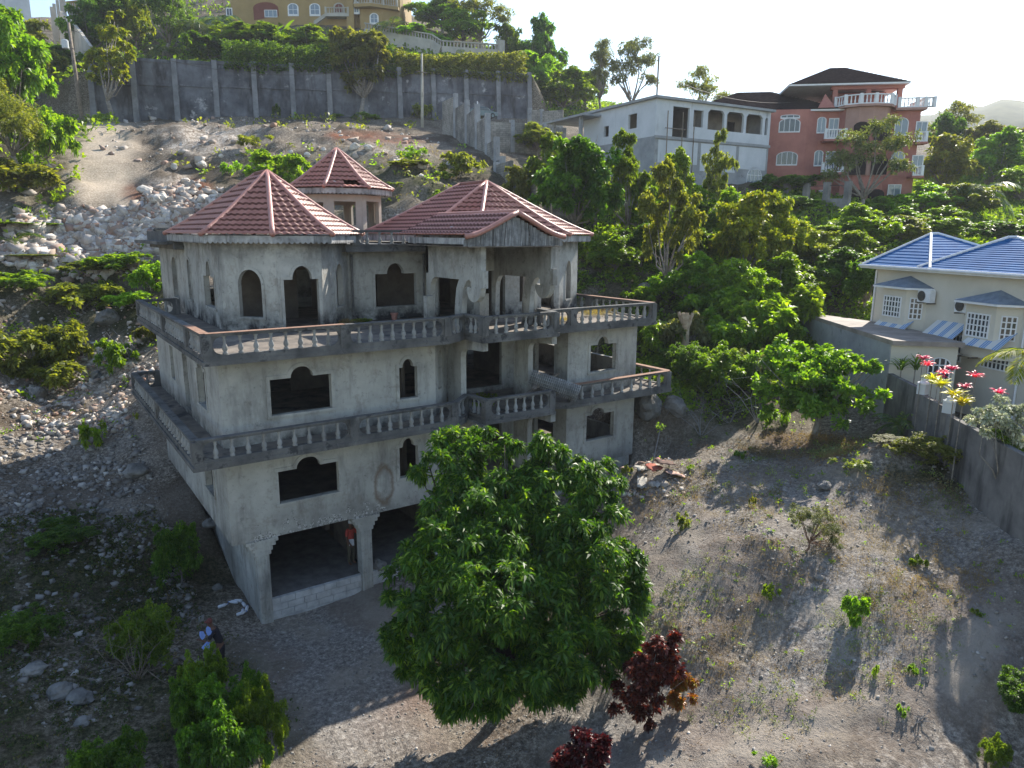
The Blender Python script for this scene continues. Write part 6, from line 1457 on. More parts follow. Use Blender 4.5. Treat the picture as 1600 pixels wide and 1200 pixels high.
for i, (px, py, lab) in enumerate(((1449, 570, 'pink cordyline nearest the outbuilding window'), (1442, 560, 'pink cordyline standing tallest by the outbuilding'), (1487, 577, 'pink cordyline above the first wall post'), (1508, 605, 'deep pink cordyline between the two wall posts'), (1524, 588, 'pink cordyline in front of the garden path'), (1560, 614, 'pink cordyline rightmost before the white flowers'), (1475, 583, 'small pink cordyline left of the one above the first post'), (1466, 590, 'low pink cordyline near the croton hedge'))):
    paddles('cordyline', lab, px, py+2, 29-i*.7 if i < 6 else 28.2, .36, 30, 60+i, G_PINK, .2, 'cordyline', 'pink cordylines along the garden wall', .9)
for i, (px, py, lab) in enumerate(((1456, 594, 'yellow croton hedge plant beside the first wall post'), (1470, 602, 'yellow croton hedge plant between the wall posts at left'), (1490, 618, 'yellow croton hedge plant at the second wall post'), (1503, 630, 'yellow croton hedge plant nearest the white flowers'))):
    paddles('croton', lab, px, py+4, 27.6-i*.9, .5, 44, 70+i, G_YEL, .16, 'croton', 'yellow crotons along the garden wall', 1.1)
for i, (px, py, lab) in enumerate(((1408, 572, 'dark spiky plant at the outbuilding corner'), (1430, 572, 'dark spiky plant under the outbuilding window'))):
    paddles('spiky_plant', lab, px, py+6, 31, .8, 24, 80+i, G_DARK, .1, 'plant', 'dark spiky plants by the outbuilding', 1.2)
# ------------------------------------------------------------------ what nobody could count
GVx, GVy, GVz, GVp, GVq, GVr = GRID
def scatter(ells, n, g, dens=None, jit=.6):
    "n random spots of ground inside patches given as (px, py, rx, ry, weight)"
    w_ = np.zeros(GVx.shape)
    for (cx, cy, rx, ry, wt) in ells: w_ = np.maximum(w_, wt*((((GVp-cx)/rx)**2+((GVq-cy)/ry)**2) < 1))
    w_ = w_*GVr**1.3*OPEN
    if dens is not None: w_ = w_*dens(GVx, GVy)
    ix = g.choice(w_.size, n, p=(w_/w_.sum()).ravel()); x = GVx.ravel()[ix]; y = GVy.ravel()[ix]; c = GVr.ravel()[ix]*.008
    x = x+g.normal(size=n)*c*jit; y = y+g.normal(size=n)*c*jit
    return x, y, H(x, y)
_inh = (GVx > -.9) & (GVx < 18.6) & (GVy > -.3) & (GVy < 18)
_sb = (GVx-BF[0])*_bn[0]+(GVy-BF[1])*_bn[1]
OPEN = np.where(_inh | ((_sb > -.2) & (GVr < 45)), 0, 1.)
def rocks(name, label, ells, n, smin, smax, mat, seed, dens=None, sink=.3):
    g = np.random.default_rng(seed); x, y, z = scatter(ells, n, g, dens); co, fa = ICO[1]
    co = np.array([[a, b, c] for a in (-1, 1) for b in (-1, 1) for c in (-1, 1)], float)*.72; fa = np.array([[0, 1, 3], [0, 3, 2], [4, 6, 7], [4, 7, 5], [0, 4, 5], [0, 5, 1], [2, 3, 7], [2, 7, 6], [0, 2, 6], [0, 6, 4], [1, 5, 7], [1, 7, 3]]); far = np.hypot(x-CP[0], y-CP[1])/25; s = smin*np.minimum(6, (smax/smin)**(g.random(n)**2.2))*np.clip(far**.6, .8, 1.35)
    K = 1+g.uniform(-.5, .3, (n, len(co))); P = co[None]*K[..., None]*(s[:, None, None])*g.uniform([.7, .7, .45], [1.3, 1.3, .9], (n, 3))[:, None]
    th = g.uniform(0, 6.3, (n, 1)); tl = g.uniform(-.8, .8, (n, 1)); cx, sx, ct, st = np.cos(th), np.sin(th), np.cos(tl), np.sin(tl); P = np.stack([P[..., 0]*ct-P[..., 2]*st, P[..., 1], P[..., 0]*st+P[..., 2]*ct], -1); P = np.stack([P[..., 0]*cx-P[..., 1]*sx, P[..., 0]*sx+P[..., 1]*cx, P[..., 2]], -1)
    P = P+np.stack([x, y, z+s*sink*.3], -1)[:, None]; F = (fa[None]+np.arange(n)[:, None, None]*len(co)).reshape(-1, 3)
    return tag(mesh_np(name, P.reshape(-1, 3), F, mat), label, 'stones', None, 'stuff')
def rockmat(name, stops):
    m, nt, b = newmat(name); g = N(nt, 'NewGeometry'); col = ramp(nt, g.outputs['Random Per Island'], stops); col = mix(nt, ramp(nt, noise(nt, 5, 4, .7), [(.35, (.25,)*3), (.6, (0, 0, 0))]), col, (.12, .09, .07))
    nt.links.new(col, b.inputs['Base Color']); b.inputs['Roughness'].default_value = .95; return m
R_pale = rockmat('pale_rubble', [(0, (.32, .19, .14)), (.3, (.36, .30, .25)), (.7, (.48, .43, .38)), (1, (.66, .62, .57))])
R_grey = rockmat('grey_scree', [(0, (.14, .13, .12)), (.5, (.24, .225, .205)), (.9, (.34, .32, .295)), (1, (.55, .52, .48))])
cl = lambda x, y: .15+np.clip(fbm(x, y, 3, .7)+.25, 0, 1)
rocks('pale_rubble', 'pale limestone rubble bank across the left hillside', [(170, 372, 170, 36, 3.5), (120, 405, 110, 30, 1.5), (250, 330, 160, 14, .3), (60, 330, 70, 60, .5), (420, 230, 260, 40, .35), (560, 250, 150, 50, .25), (330, 200, 160, 18, .4), (690, 300, 90, 60, .3)], 9000, .07, .42, R_pale, 1, cl)
rocks('rubble_bank', 'jagged pale rubble tipped over the edge of the dirt track', [(165, 362, 150, 30, 2), (120, 400, 120, 30, 1), (230, 345, 70, 20, 1.5), (290, 310, 60, 20, .5)], 4200, .11, .42, R_pale, 9, None)
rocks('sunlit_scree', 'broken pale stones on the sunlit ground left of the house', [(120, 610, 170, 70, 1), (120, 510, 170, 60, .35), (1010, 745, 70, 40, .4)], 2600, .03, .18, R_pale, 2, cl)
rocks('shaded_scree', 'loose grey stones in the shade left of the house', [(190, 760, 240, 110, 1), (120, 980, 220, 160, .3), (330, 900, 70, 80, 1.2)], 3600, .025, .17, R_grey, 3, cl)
rocks('slope_gravel', 'fine loose gravel over the right hand slope', [(1330, 930, 300, 260, 1), (1120, 800, 170, 100, .7), (1050, 1080, 220, 140, .8)], 3000, .014, .07, R_grey, 4, cl)
rocks('forecourt_gravel', 'small stones on the shaded forecourt', [(640, 1100, 260, 120, 1), (470, 1020, 100, 80, .6)], 3500, .012, .05, R_grey, 5, cl)
def tufts(name, label, ells, n, k, L, Wd, mat, seed, cat='ground cover', up=1.3, dens=cl, spread=.8, big=True):
    g = np.random.default_rng(seed); x, y, z = scatter(ells, n, g, dens); far = np.clip(np.hypot(x-CP[0], y-CP[1])/28, .75, 3.5) if big else 1
    o = unit(g.normal(size=(n, 3))*.35+[0, 0, up]); r_ = unit(g.normal(size=(n, k, 3))); d = unit(r_*spread+o[:, None]); p = np.stack([x, y, z], -1)[:, None]+g.normal(size=(n, k, 3))*[.5, .5, .02]*L*(far[:, None, None] if big else 1)
    l_ = (L*g.uniform(.5, 1.3, (n, k))*(far[:, None] if big else 1)); p[..., 2] += l_*g.uniform(0, .9, (n, k)) if k > 6 else 0
    V, F = leafquads(p.reshape(-1, 3), d.reshape(-1, 3), l_.ravel(), (l_*Wd/L).ravel(), g, .3)
    return tag(mesh_np(name, V, F, mat), label, cat, None, 'stuff')
SCRUB = [(110, 500, 200, 90, 1), (120, 440, 150, 40, .8), (230, 470, 40, 80, 1), (60, 590, 110, 40, .8), (40, 250, 90, 130, 1), (100, 150, 90, 90, 1)]
tufts('left_scrub', 'low green scrub covering the slope left of the house', SCRUB, 5200, 10, .20, .10, G_BRIGHT, 11)
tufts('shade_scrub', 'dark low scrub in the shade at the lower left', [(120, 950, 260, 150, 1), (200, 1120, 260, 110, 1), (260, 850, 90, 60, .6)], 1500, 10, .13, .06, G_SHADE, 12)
tufts('hill_scrub', 'mixed weeds on the rubble behind the towers', [(600, 290, 220, 45, 1), (450, 260, 170, 35, .7), (540, 195, 260, 10, .5), (360, 270, 120, 40, .7)], 3200, 9, .17, .08, G_OLIVE, 13)
tufts('forest_undergrowth', 'tangled undergrowth between the trees right of the house', [(1100, 470, 240, 130, 1), (1000, 420, 130, 130, .9), (1130, 600, 110, 60, .9), (1250, 420, 200, 120, .7), (1400, 380, 240, 90, .8), (1500, 330, 150, 60, .9)], 11000, 9, .19, .095, G_BROAD, 14)
tufts('vine_cover', 'bright creepers draped over the slope left of the outbuilding', [(1190, 480, 80, 90, 1), (1230, 560, 60, 50, 1), (1120, 440, 80, 60, .6), (1040, 600, 60, 50, .6)], 3600, 9, .17, .11, G_BRIGHT, 15)
tufts('terrace_garden', 'thick garden greenery behind the retaining wall', [(450, 85, 330, 35, 1), (800, 110, 120, 60, 1), (270, 60, 170, 60, 1), (900, 150, 90, 40, 1)], 5200, 9, .2, .1, G_BROAD, 16, dens=None)
tufts('hill_weeds', 'bright weeds on the cut slope behind the towers', [(600, 270, 220, 45, 1), (420, 265, 120, 30, 1), (540, 182, 260, 8, .5)], 1300, 9, .17, .08, G_BRIGHT, 23)
tufts('slope_weeds', 'wispy green weeds in patches over the right hand slope', [(1400, 780, 110, 60, 1), (1250, 1000, 260, 160, .5), (1150, 780, 160, 60, .7), (1330, 720, 90, 30, 1)], 520, 12, .16, .03, G_GREY, 24, dens=lambda x, y: np.clip(fbm(x, y, 3, .5)-.05, 0, 1)+.01)
tufts('dry_grass', 'dry brown grass on the right hand slope', [(1400, 830, 120, 90, 1), (1440, 900, 110, 100, .7), (1230, 1000, 200, 160, .25), (1100, 780, 120, 60, .3), (1250, 700, 90, 20, 1)], 2800, 12, .17, .012, G_DRY, 17, spread=1.0)
tufts('dry_brush', 'dry tangled stems on the left slopes', [(230, 960, 120, 80, 1), (130, 600, 170, 70, .4), (120, 500, 190, 80, .4), (60, 330, 60, 60, .5), (600, 290, 230, 60, .5), (280, 1180, 150, 40, .6)], 1500, 12, .26, .016, G_DRY, 18, spread=1.1)
tufts('leaf_litter', 'fallen brown leaves and twigs scattered on the slope', [(1040, 990, 110, 70, 1), (1130, 900, 130, 80, .4), (1250, 700, 110, 30, 1.0), (1100, 740, 140, 50, .5), (1160, 1100, 220, 100, .3), (700, 1150, 160, 60, .15)], 3200, 6, .055, .03, leafmat('fallen_leaves', (.16, .09, .055), (.28, .19, .13), (.42, .34, .28), .8, .1), 19, up=.2, spread=1.5)
tufts('tiny_weeds', 'tiny green weeds speckled over the open ground', [(1250, 900, 340, 260, 1), (130, 640, 160, 60, .5), (1080, 740, 160, 60, 1)], 420, 10, .10, .05, G_BRIGHT, 20)
# hedge spilling over the retaining wall
def hedge(name, label, t0, t1, n, zo, thick, mat, seed, over=1.2):
    g = np.random.default_rng(seed); t = g.uniform(t0, t1, n); s = g.uniform(-.65, thick, n); zt = 33.0+1.9*t/WLEN
    nn = .5+.5*fbm(t, t*0, 3, .25); z = zt+np.where(s < -.2, -g.random(n)*over*nn, g.random(n)*zo*(.5+nn)*.9)
    p = np.stack([WL[0]+_wd[0]*t+_wn[0]*s, WL[1]+_wd[1]*t+_wn[1]*s, z], -1); o = unit(g.normal(size=(n, 3))*.5+np.r_[-_wn*.6, .6])
    V, F = sprigs(p, o, 7, .38, .17, g); T = thing(name, label, 'hedge', (*(WL+_wd*(t0+t1)/2), 33), 'hedges on the retaining wall'); foliage(T, V, F, mat, 'leaves')
    return T
hedge('hedge', 'dark hedge hanging over the left half of the retaining wall', WLEN*.27, WLEN*.66, 3300, 2.6, 3, G_DARK, 41, 1.6)
hedge('hedge', 'thick green hedge hanging over the right half of the retaining wall', WLEN*.66, WLEN*.995, 3400, 2.6, 3, G_OLIVE, 42, 1.9)
# ------------------------------------------------------------------ people
def skinned(name, verts, edges, rad, mat, parent, sub=2):
    me = bpy.data.meshes.new(name); me.from_pydata([tuple(map(float, v)) for v in verts], edges, []); o = bpy.data.objects.new(name, me); COL.objects.link(o); put(o, parent)
    sk_ = o.modifiers.new('s', 'SKIN'); sk_.use_smooth_shade = True
    for v, r_ in zip(me.skin_vertices[0].data, rad):
        v.radius = (r_, r_) if not hasattr(r_, '__len__') else r_
        v.use_root = False
    me.skin_vertices[0].data[0].use_root = True
    ss = o.modifiers.new('u', 'SUBSURF'); ss.levels = sub; ss.render_levels = sub; me.materials.append(mat); return o
def person(label, p, hgt, rz, arms, shirt, trousers, cap=None, lean=0.):
    "p: feet; arms: for each side elbow and wrist offsets from the shoulder, body frame (x right, y forward)"
    t = thing('person', label, 'person', tuple(p)); s = hgt/1.75; M = Matrix.Translation(Vector(p)) @ Matrix.Rotation(rz, 4, 'Z') @ Matrix.Scale(s, 4)
    T = lambda q: tuple(M @ Vector(q)); ln = lean
    V = [(0, 0, .93), (0, .01+ln*.15, 1.12), (0, .02+ln*.4, 1.32), (0, .02+ln*.6, 1.45), (0, .04+ln*.7, 1.52), (0, .05+ln*.8, 1.60), (0, .055+ln*.85, 1.69), (0, .05+ln*.85, 1.74)]; E_ = [(0, 1), (1, 2), (2, 3), (3, 4), (4, 5), (5, 6), (6, 7)]
    rd = [(.15, .11), (.135, .10), (.16, .11), (.09, .08), .052, (.072, .088), (.078, .096), .05]
    for sx in (-1, 1):
        i = len(V); V += [(sx*.09, 0, .86), (sx*.10, .03, .48), (sx*.10, -.01, .09), (sx*.11, .13, .04)]; E_ += [(0, i), (i, i+1), (i+1, i+2), (i+2, i+3)]; rd += [.095, .06, .042, .035]
        e, w_ = arms[0 if sx < 0 else 1]; sh = Vector((sx*.18, .02+ln*.55, 1.41)); el = sh+Vector(e); wr = el+Vector(w_); d = Vector(w_).normalized()
        i = len(V); V += [tuple(sh), tuple(el), tuple(wr), tuple(wr+d*.05), tuple(wr+d*.09)]; E_ += [(3, i), (i, i+1), (i+1, i+2), (i+2, i+3), (i+3, i+4)]; rd += [.055, .042, .028, (.035, .02), (.036, .018)]
        k = i+4; side = d.cross(Vector((0, 0, 1)) if abs(d.z) < .9 else Vector((0, 1, 0))).normalized()
        for f in range(4):
            a = wr+d*.10+side*(f-1.5)*.019; b = a+d*(.06 if f in (1, 2) else .05); c = b+d*.02+Vector((0, 0, -.02)); j = len(V); V += [tuple(a), tuple(b), tuple(c)]; E_ += [(k, j), (j, j+1), (j+1, j+2)]; rd += [.0095, .0085, .007]
        a = wr+d*.03+side*.035; j = len(V); V += [tuple(a), tuple(a+d*.04+side*.015)]; E_ += [(i+3, j), (j, j+1)]; rd += [.012, .009]
    sc_ = lambda r_: tuple(x*s for x in r_) if hasattr(r_, '__len__') else r_*s
    skinned('body', [T(v) for v in V], E_, [sc_(r_) for r_ in rd], M_skin, t)
    sv = [V[0], V[1], V[2], (0, .02+ln*.58, 1.43)]; se = [(0, 1), (1, 2), (2, 3)]; sr = [(.165, .125), (.15, .115), (.175, .125), (.1, .085)]
    for sx in (-1, 1):
        e, w_ = arms[0 if sx < 0 else 1]; sh = Vector((sx*.18, .02+ln*.55, 1.41)); i = len(sv); sv += [tuple(sh), tuple(sh+Vector(e)*.8)]; se += [(3, i), (i, i+1)]; sr += [.07, .058]
    skinned('shirt', [T(v) for v in sv], se, [sc_(r_) for r_ in sr], shirt, t)
    tv = [(0, 0, .96), (0, 0, .9)]; te = [(0, 1)]; tr = [(.165, .125), (.16, .12)]
    for sx in (-1, 1): i = len(tv); tv += [(sx*.09, 0, .82), (sx*.10, .03, .48), (sx*.10, -.01, .1)]; te += [(1, i), (i, i+1), (i+1, i+2)]; tr += [.105, .078, .062]
    skinned('trousers', [T(v) for v in tv], te, [sc_(r_) for r_ in tr], trousers, t)
    hm = MB(M); hm.lathe([(.082, .0), (.09, .04), (.085, .09), (.05, .13), (.0, .14)], 14, (0, .045+ln*.85, 1.68)); 
    if cap: hm.slab([(-.07, .1+ln*.85, 1.70), (.07, .1+ln*.85, 1.70), (.05, .2+ln*.85, 1.69), (-.05, .2+ln*.85, 1.69)], (0, 0, .012))
    hm.build('cap' if cap else 'hair', cap or M_dark, t, smooth=True)
    fm = MB(M); y = .13+ln*.85
    for sx in (-1, 1): fm.rock((sx*.03, y+.008, 1.655), .011, 3, 1, 1)
    fm.slab([(-.022, y+.012, 1.60), (.022, y+.012, 1.60), (.022, y+.012, 1.606), (-.022, y+.012, 1.606)], (0, .006, 0)); fm.build('eyes_and_mouth', M_dark, t)
    fm = MB(M); fm.tube([(0, y+.0, 1.65), (0, y+.028, 1.625)], [.008, .014], 6)
    for sx in (-1, 1): fm.tube([(sx*.078, .055+ln*.85, 1.63), (sx*.092, .045+ln*.85, 1.665)], [.012, .016], 6)
    fm.build('nose_and_ears', M_skin, t)
    return t
pp_ = np.array([-1.08, -2.5, h1(-1.08, -2.5)])
person('person in dark clothes with cap standing behind the leafy bush at the lower left', pp_, 1.72, R(60), (((-.14, .1, -.22), (.10, .22, .02)), ((.16, .08, -.24), (-.06, .24, .03))), M_darkcloth, M_darkcloth, surf('dark_red_cap', (.10, .03, .03), (.14, .045, .04), 8), .28)
p2_ = np.array([4.58, 1.15, -.05])
person('person in white cap and red top in the open garage beside the middle column', p2_, 1.78, R(200), (((-.08, .06, -.27), (.02, .16, -.16)), ((.08, .06, -.27), (-.02, .16, -.16))), M_redcloth, M_greencloth, M_whitecloth)
fw = at(549, 846, D=depth(p2_)-.35)
tag(MB().slab([(fw[0]-.09, fw[1], fw[2]-.16), (fw[0]+.10, fw[1]-.03, fw[2]-.18), (fw[0]+.09, fw[1]-.03, fw[2]+.08), (fw[0]-.09, fw[1], fw[2]+.1)], (.01, .03, 0)).build('cloth', M_whitecloth), 'white cloth held by the person in the open garage', 'cloth')
for i, (px, py, lab) in enumerate(((321, 993, 'pale blue cloth scrap left of the person in dark clothes'), (331, 987, 'pale blue cloth scrap right against the person in dark clothes'), (329, 1011, 'longer pale blue cloth below the other two scraps'))):
    q = at(px-5, py, D=20.6); g = np.random.default_rng(90+i); w_ = .16 if i < 2 else .3; P = [(q+np.array([math.cos(a)*w_/2*g.uniform(.7, 1.2), math.sin(a)*.05, math.sin(a)*.1*g.uniform(.8, 1.3)])) for a in np.linspace(0, 6.0, 9)]
    tag(MB().slab(P, (.0, .03, .01)).build('cloth', M_bluecloth), lab, 'cloth', 'pale blue cloths on the bush')
# ------------------------------------------------------------------ poles
def pole(name, label, top, base, D, r_=.15, mat=None, arm=False, D2=None):
    a = at(*top, D=D); b = at(*base, D=D2 or D); b[2] = min(b[2], h1(b[0], b[1])); t = thing(name, label, 'pole', tuple(b))
    MB().tube([b-[0, 0, .4], (a+b)/2, a], [r_*1.2, r_, r_*.75], 10).build('shaft', mat or M_wood, t, smooth=True); return t, a, b
t, a, b = pole('utility_pole', 'tall leaning wooden utility pole with a transformer beside the dirt track', (107, 36), (128, 187), 83, .21)
q = at(103, 68, D=82.6)
MB().lathe([(.3, 0), (.36, .04), (.36, .85), (.3, .95), (.12, 1.0)], 14, (q[0]-.1, q[1]-.2, q[2]-.6)).build('transformer', M_whitewall, t)
mb = MB(); q2 = at(109, 64, D=83); mb.tube([tuple(q), tuple(q2)], .05, 6); q3 = at(116, 77, D=82.8); mb.tube([tuple(at(111, 74, D=83)), tuple(q3)], .05, 6); mb.build('bracket', M_iron, t)
mb = MB(); 
for dx in (-3, 4): k = at(107+dx, 33, D=83); mb.tube([tuple(a), tuple(k)], .03, 5); mb.lathe([(.06, 0), (.09, .08), (.05, .2)], 8, tuple(k))
mb.build('insulator', M_greyrender, t)
MPOLE = concrete('pale_pole_concrete', (.42, .40, .34), .3)
t, a, b = pole('utility_pole', 'pale slim pole standing in front of the retaining wall', (659, 84), (659, 158), 91, .17, MPOLE)
mb = MB(); k = at(659, 112, D=91); mb.bar(tuple(k+[-.7, 0, 0]), tuple(k+[.7, 0, 0]), .08, .1); mb.build('crossarm', M_wood, t)
pole('street_pole', 'thin pole left of the pale slim pole by the wall', (746, 158), (746, 176), 92, .06, M_whitewall)
# wires
def wire(lab, p, q, sag):
    P = [p+(q-p)*k/12-np.array([0, 0, sag*4*(k/12)*(1-k/12)]) for k in range(13)]
    tag(MB().tube([tuple(v) for v in P], .022, 4).build('overhead_wire', M_iron), lab, 'wire')
wire('thin overhead wire from the leaning utility pole towards the pale slim pole', at(108, 45, D=83), at(659, 88, D=91), 3.5)
wire('thin overhead wire sloping from the mast down to the orange house', at(1037, 118, D=68), at(1235, 160, D=74), .8)
# ------------------------------------------------------------------ car
cpos = at(752, 178, D=95); cz = h1(cpos[0], cpos[1])+.05; cpos[2] = max(cz, cpos[2]-.6)
car = thing('parked_car', 'grey green car parked below the right end of the retaining wall', 'car', tuple(cpos))
ax = np.array([*_wd, 0]); Mc = Matrix(((ax[0], -ax[1], 0, cpos[0]), (ax[1], ax[0], 0, cpos[1]), (0, 0, 1, cpos[2]), (0, 0, 0, 1)))
M_car = surf('grey_green_car_paint', (.10, .14, .15), (.14, .18, .19), 1, .28, 0, metal=.3)
prof = [(-2.0, .25), (2.05, .25), (2.1, .62), (1.9, .8), (1.15, .92), (.55, 1.38), (-.9, 1.42), (-1.65, 1.0), (-2.05, .92), (-2.1, .5)]
MB(Mc).slab([(x, -.82, z) for x, z in prof], (0, 1.64, 0)).build('body', M_car, car, bevel=.06)
gp2 = [(1.05, .93), (.5, 1.33), (-.85, 1.36), (-1.5, 1.0)]
MB(Mc).slab([(x, -.84, z) for x, z in gp2], (0, 1.68, 0)).build('window', M_glass, car)
MB(Mc).slab([(1.16, -.68, .95), (.62, -.64, 1.34), (.62, .64, 1.34), (1.16, .68, .95)], (.03, 0, .03)).build('windscreen', M_glass, car)
for x in (-1.3, 1.35):
    for y in (-.8, .8):
        M_ = Mc @ Matrix.Translation((x, y, .32)) @ Matrix.Rotation(R(90), 4, 'X'); w_ = MB(M_).lathe([(.2, -.1), (.31, -.1), (.33, -.06), (.33, .06), (.31, .1), (.2, .1)], 16).build('wheel', M_dark, car); MB(M_).lathe([(.02, -.11), (.19, -.11), (.19, .11), (.02, .11)], 12).build('rim', M_car, w_)
for y in (-.6, .6): MB(Mc).box(1.98, 2.11, y-.15, y+.15, .6, .74).build('headlight', M_paleglass, car)
# ------------------------------------------------------------------ small things at the house
bz = np.array([10.75, 3.9, 5.71])
ba = thing('blue_barrel', 'blue plastic barrel inside the doorway behind the central balcony', 'barrel', tuple(bz))
MB().lathe([(.27, 0), (.3, .04), (.3, .3), (.32, .33), (.3, .36), (.3, .8), (.32, .83), (.3, .86), (.3, 1.22), (.27, 1.28), (.02, 1.28)], 20, bz).build('drum', M_blueplastic, ba, smooth=False)
MB().lathe([(.28, 0), (.31, .01), (.31, .05), (.27, .06)], 20, bz+[0, 0, 1.27]).build('rim', M_blueplastic, ba)
# rolled wire mesh lying over the broken corner of the lower balcony
rl = thing('mesh_roll', 'roll of rusty wire mesh lying over the gap in the lower balcony', 'mesh roll', (12.7, -.9, 5.9))
a, b = np.array([12.2, -.1, 6.75]), np.array([13.75, -1.35, 6.1]); d_ = unit(b-a); s_ = unit(np.cross(d_, [0, 0, 1])); u_ = np.cross(s_, d_); mb = MB()
for k in range(26):
    t_ = k/25; c_ = a+(b-a)*t_
    mb.tube([tuple(c_+(s_*math.cos(w_)+u_*math.sin(w_))*(.30+.015*w_)) for w_ in np.linspace(0, 7.5, 18)], .012, 3, False)
for w_ in np.linspace(0, 6.28, 15)[:-1]: mb.tube([tuple(a+(s_*math.cos(w_)+u_*math.sin(w_))*.31), tuple(b+(s_*math.cos(w_)+u_*math.sin(w_))*.31)], .01, 3, False)
mb.build('wire', M_fascia, rl); MB().tube([tuple(a), tuple(b)], [.24, .26], 12).build('inner_sheet', surf('rusty_grey_sheet', (.10, .11, .11), (.22, .22, .21), 4), rl)
for i, (p0, p1, lab) in enumerate((((11.4, -.4, 6.0), (13.3, -.6, 6.9), 'long bent plank under the mesh roll'), ((11.8, -.9, 6.45), (13.0, .2, 6.6), 'short grey plank crossing under the mesh roll'))): tag(MB().bar(p0, p1, .2, .03).build('plank', M_wood), lab, 'plank')
# rocks by the columns, bottles, rubbish
def stone(name, lab, p, r_, mat, seed, flat=.75, group=None, cat='boulder', sub=3): return tag(MB().rock((p[0], p[1], p[2]+r_*flat*.35), r_, seed, sub, flat).build(name, mat, smooth=False), lab, cat, group)
stone('boulder', 'pale boulder leaning against the block plinth right of the middle column', (5.35, .35, -.1), .38, M_greystone, 5)
BO = [(553, 232, .62, 'largest round pale boulder above the rear tower roof'), (577, 234, .5, 'second pale boulder right of the largest one above the rear tower'), (315, 260, .55, 'lone pale boulder on the rubble above the left tower'), (272, 263, .42, 'flat pale boulder left of the lone one'), (345, 245, .3, 'small pale stone right of the lone boulder'),
      (247, 316, .85, 'big white limestone block beside the red soil patch'), (228, 300, .6, 'upper white limestone block beside the red soil patch'), (318, 315, .7, 'white limestone outcrop behind the left tower roof edge'), (290, 285, .4, 'pale stone between the red soil and the tower roof'),
      (480, 244, .4, 'pale boulder just left of the rear tower tip'), (505, 236, .35, 'pale stone at the rear tower tip'), (215, 188, .55, 'pale boulder at the top of the dirt track'), (80, 262, .4, 'pale boulder left of the dirt track'), (62, 290, .35, 'pale boulder at the foot of the olive bush'),
      (232, 350, .5, 'brownish block at the right end of the rubble bank'), (150, 392, .45, 'pale block near the bottom of the rubble bank'), (205, 385, .42, 'cream block under the rubble bank crest'), (112, 380, .4, 'reddish block in the rubble bank'), (60, 372, .38, 'grey block at the left of the rubble bank'),
      (172, 345, .4, 'pale block on the crest of the rubble bank'), (660, 262, .5, 'flat reddish boulder right of the rear tower'), (700, 258, .3, 'pale stone below the stepping block wall'), (625, 345, .6, 'dark grey outcrop between the two front roofs'), (672, 330, .7, 'large grey outcrop behind the right roof')]
for i, (px, py, r_, lab) in enumerate(BO):
    p = pick(px, py); stone('boulder', lab, p, r_*.85, M_limestone if 'grey' not in lab else M_greystone, 200+i, .8, 'boulders on the rubble slope')
for i, (px, py, r_, lab) in enumerate([(215, 740, .55, 'large grey boulder in the shade beside the house'), (328, 820, .3, 'upright pale stone at the foot of the garage wall'), (340, 920, .2, 'pale stone near the white bottles'), (165, 800, .18, 'small pale stone in the shaded scree'), (52, 1050, .3, 'grey stone at the left edge of the shaded scrub'), (95, 1085, .36, 'rounded grey stone in the shaded scrub'), (125, 1095, .3, 'grey stone right of the rounded one'), (130, 1130, .2, 'small grey stone lower in the shaded scrub'),
                                       (1288, 762, .27, 'pale round stone on the plateau'), (1052, 640, .6, 'brown outcrop below the lower right balcony'), (1010, 640, .9, 'rough brown rock face against the right end of the house'), (960, 400, .9, 'grey rock outcrop among the trees above the balcony'), (1010, 460, .7, 'grey rock outcrop right of the top balcony'), (60, 620, .5, 'weathered outcrop at the left edge of the scree'), (150, 590, .4, 'grey outcrop above the sunlit stump'), (90, 540, .7, 'dark outcrop in the left scrub'), (170, 500, .8, 'grey outcrop beside the left balcony'), (1280, 905, .12, 'small dark stone on the sunlit slope')]):
    p = pick(px, py); stone('boulder', lab, p, r_, M_greystone, 240+i, .75, 'grey rocks around the house')
gb = np.random.default_rng(5)
spots = [(372, 943), (378, 941), (383, 949), (393, 944), (399, 951), (385, 956), (379, 961), (370, 963), (341, 951)]
plc = ['white plastic bottle farthest left among those at the column foot', 'white plastic bottle at the back of the cluster by the corner column', 'white plastic bottle in the middle of the cluster by the corner column', 'white plastic bottle behind the middle of the cluster', 'white plastic bottle nearest the corner column', 'white plastic bottle in front of the middle of the cluster', 'white plastic bottle second from the front of the cluster', 'white plastic bottle at the front of the cluster', 'crushed white bottle lying apart left of the cluster']
for i, (px, py) in enumerate(spots):
    p = pick(px, py); a_ = gb.uniform(0, 3.1); d_ = np.array([math.cos(a_), math.sin(a_), 0]); t = thing('plastic_bottle', plc[i], 'bottle', tuple(p), 'plastic bottles by the corner column')
    MB().tube([p+[0, 0, .06], p+d_*.05+[0, 0, .06], p+d_*.24+[0, 0, .06], p+d_*.29+[0, 0, .06], p+d_*.33+[0, 0, .06]], [.05, .06, .06, .03, .022], 10).build('bottle_body', M_whitecloth, t, smooth=True); MB().tube([p+d_*.33+[0, 0, .06], p+d_*.36+[0, 0, .06]], .026, 8).build('bottle_cap', M_bluecloth, t)
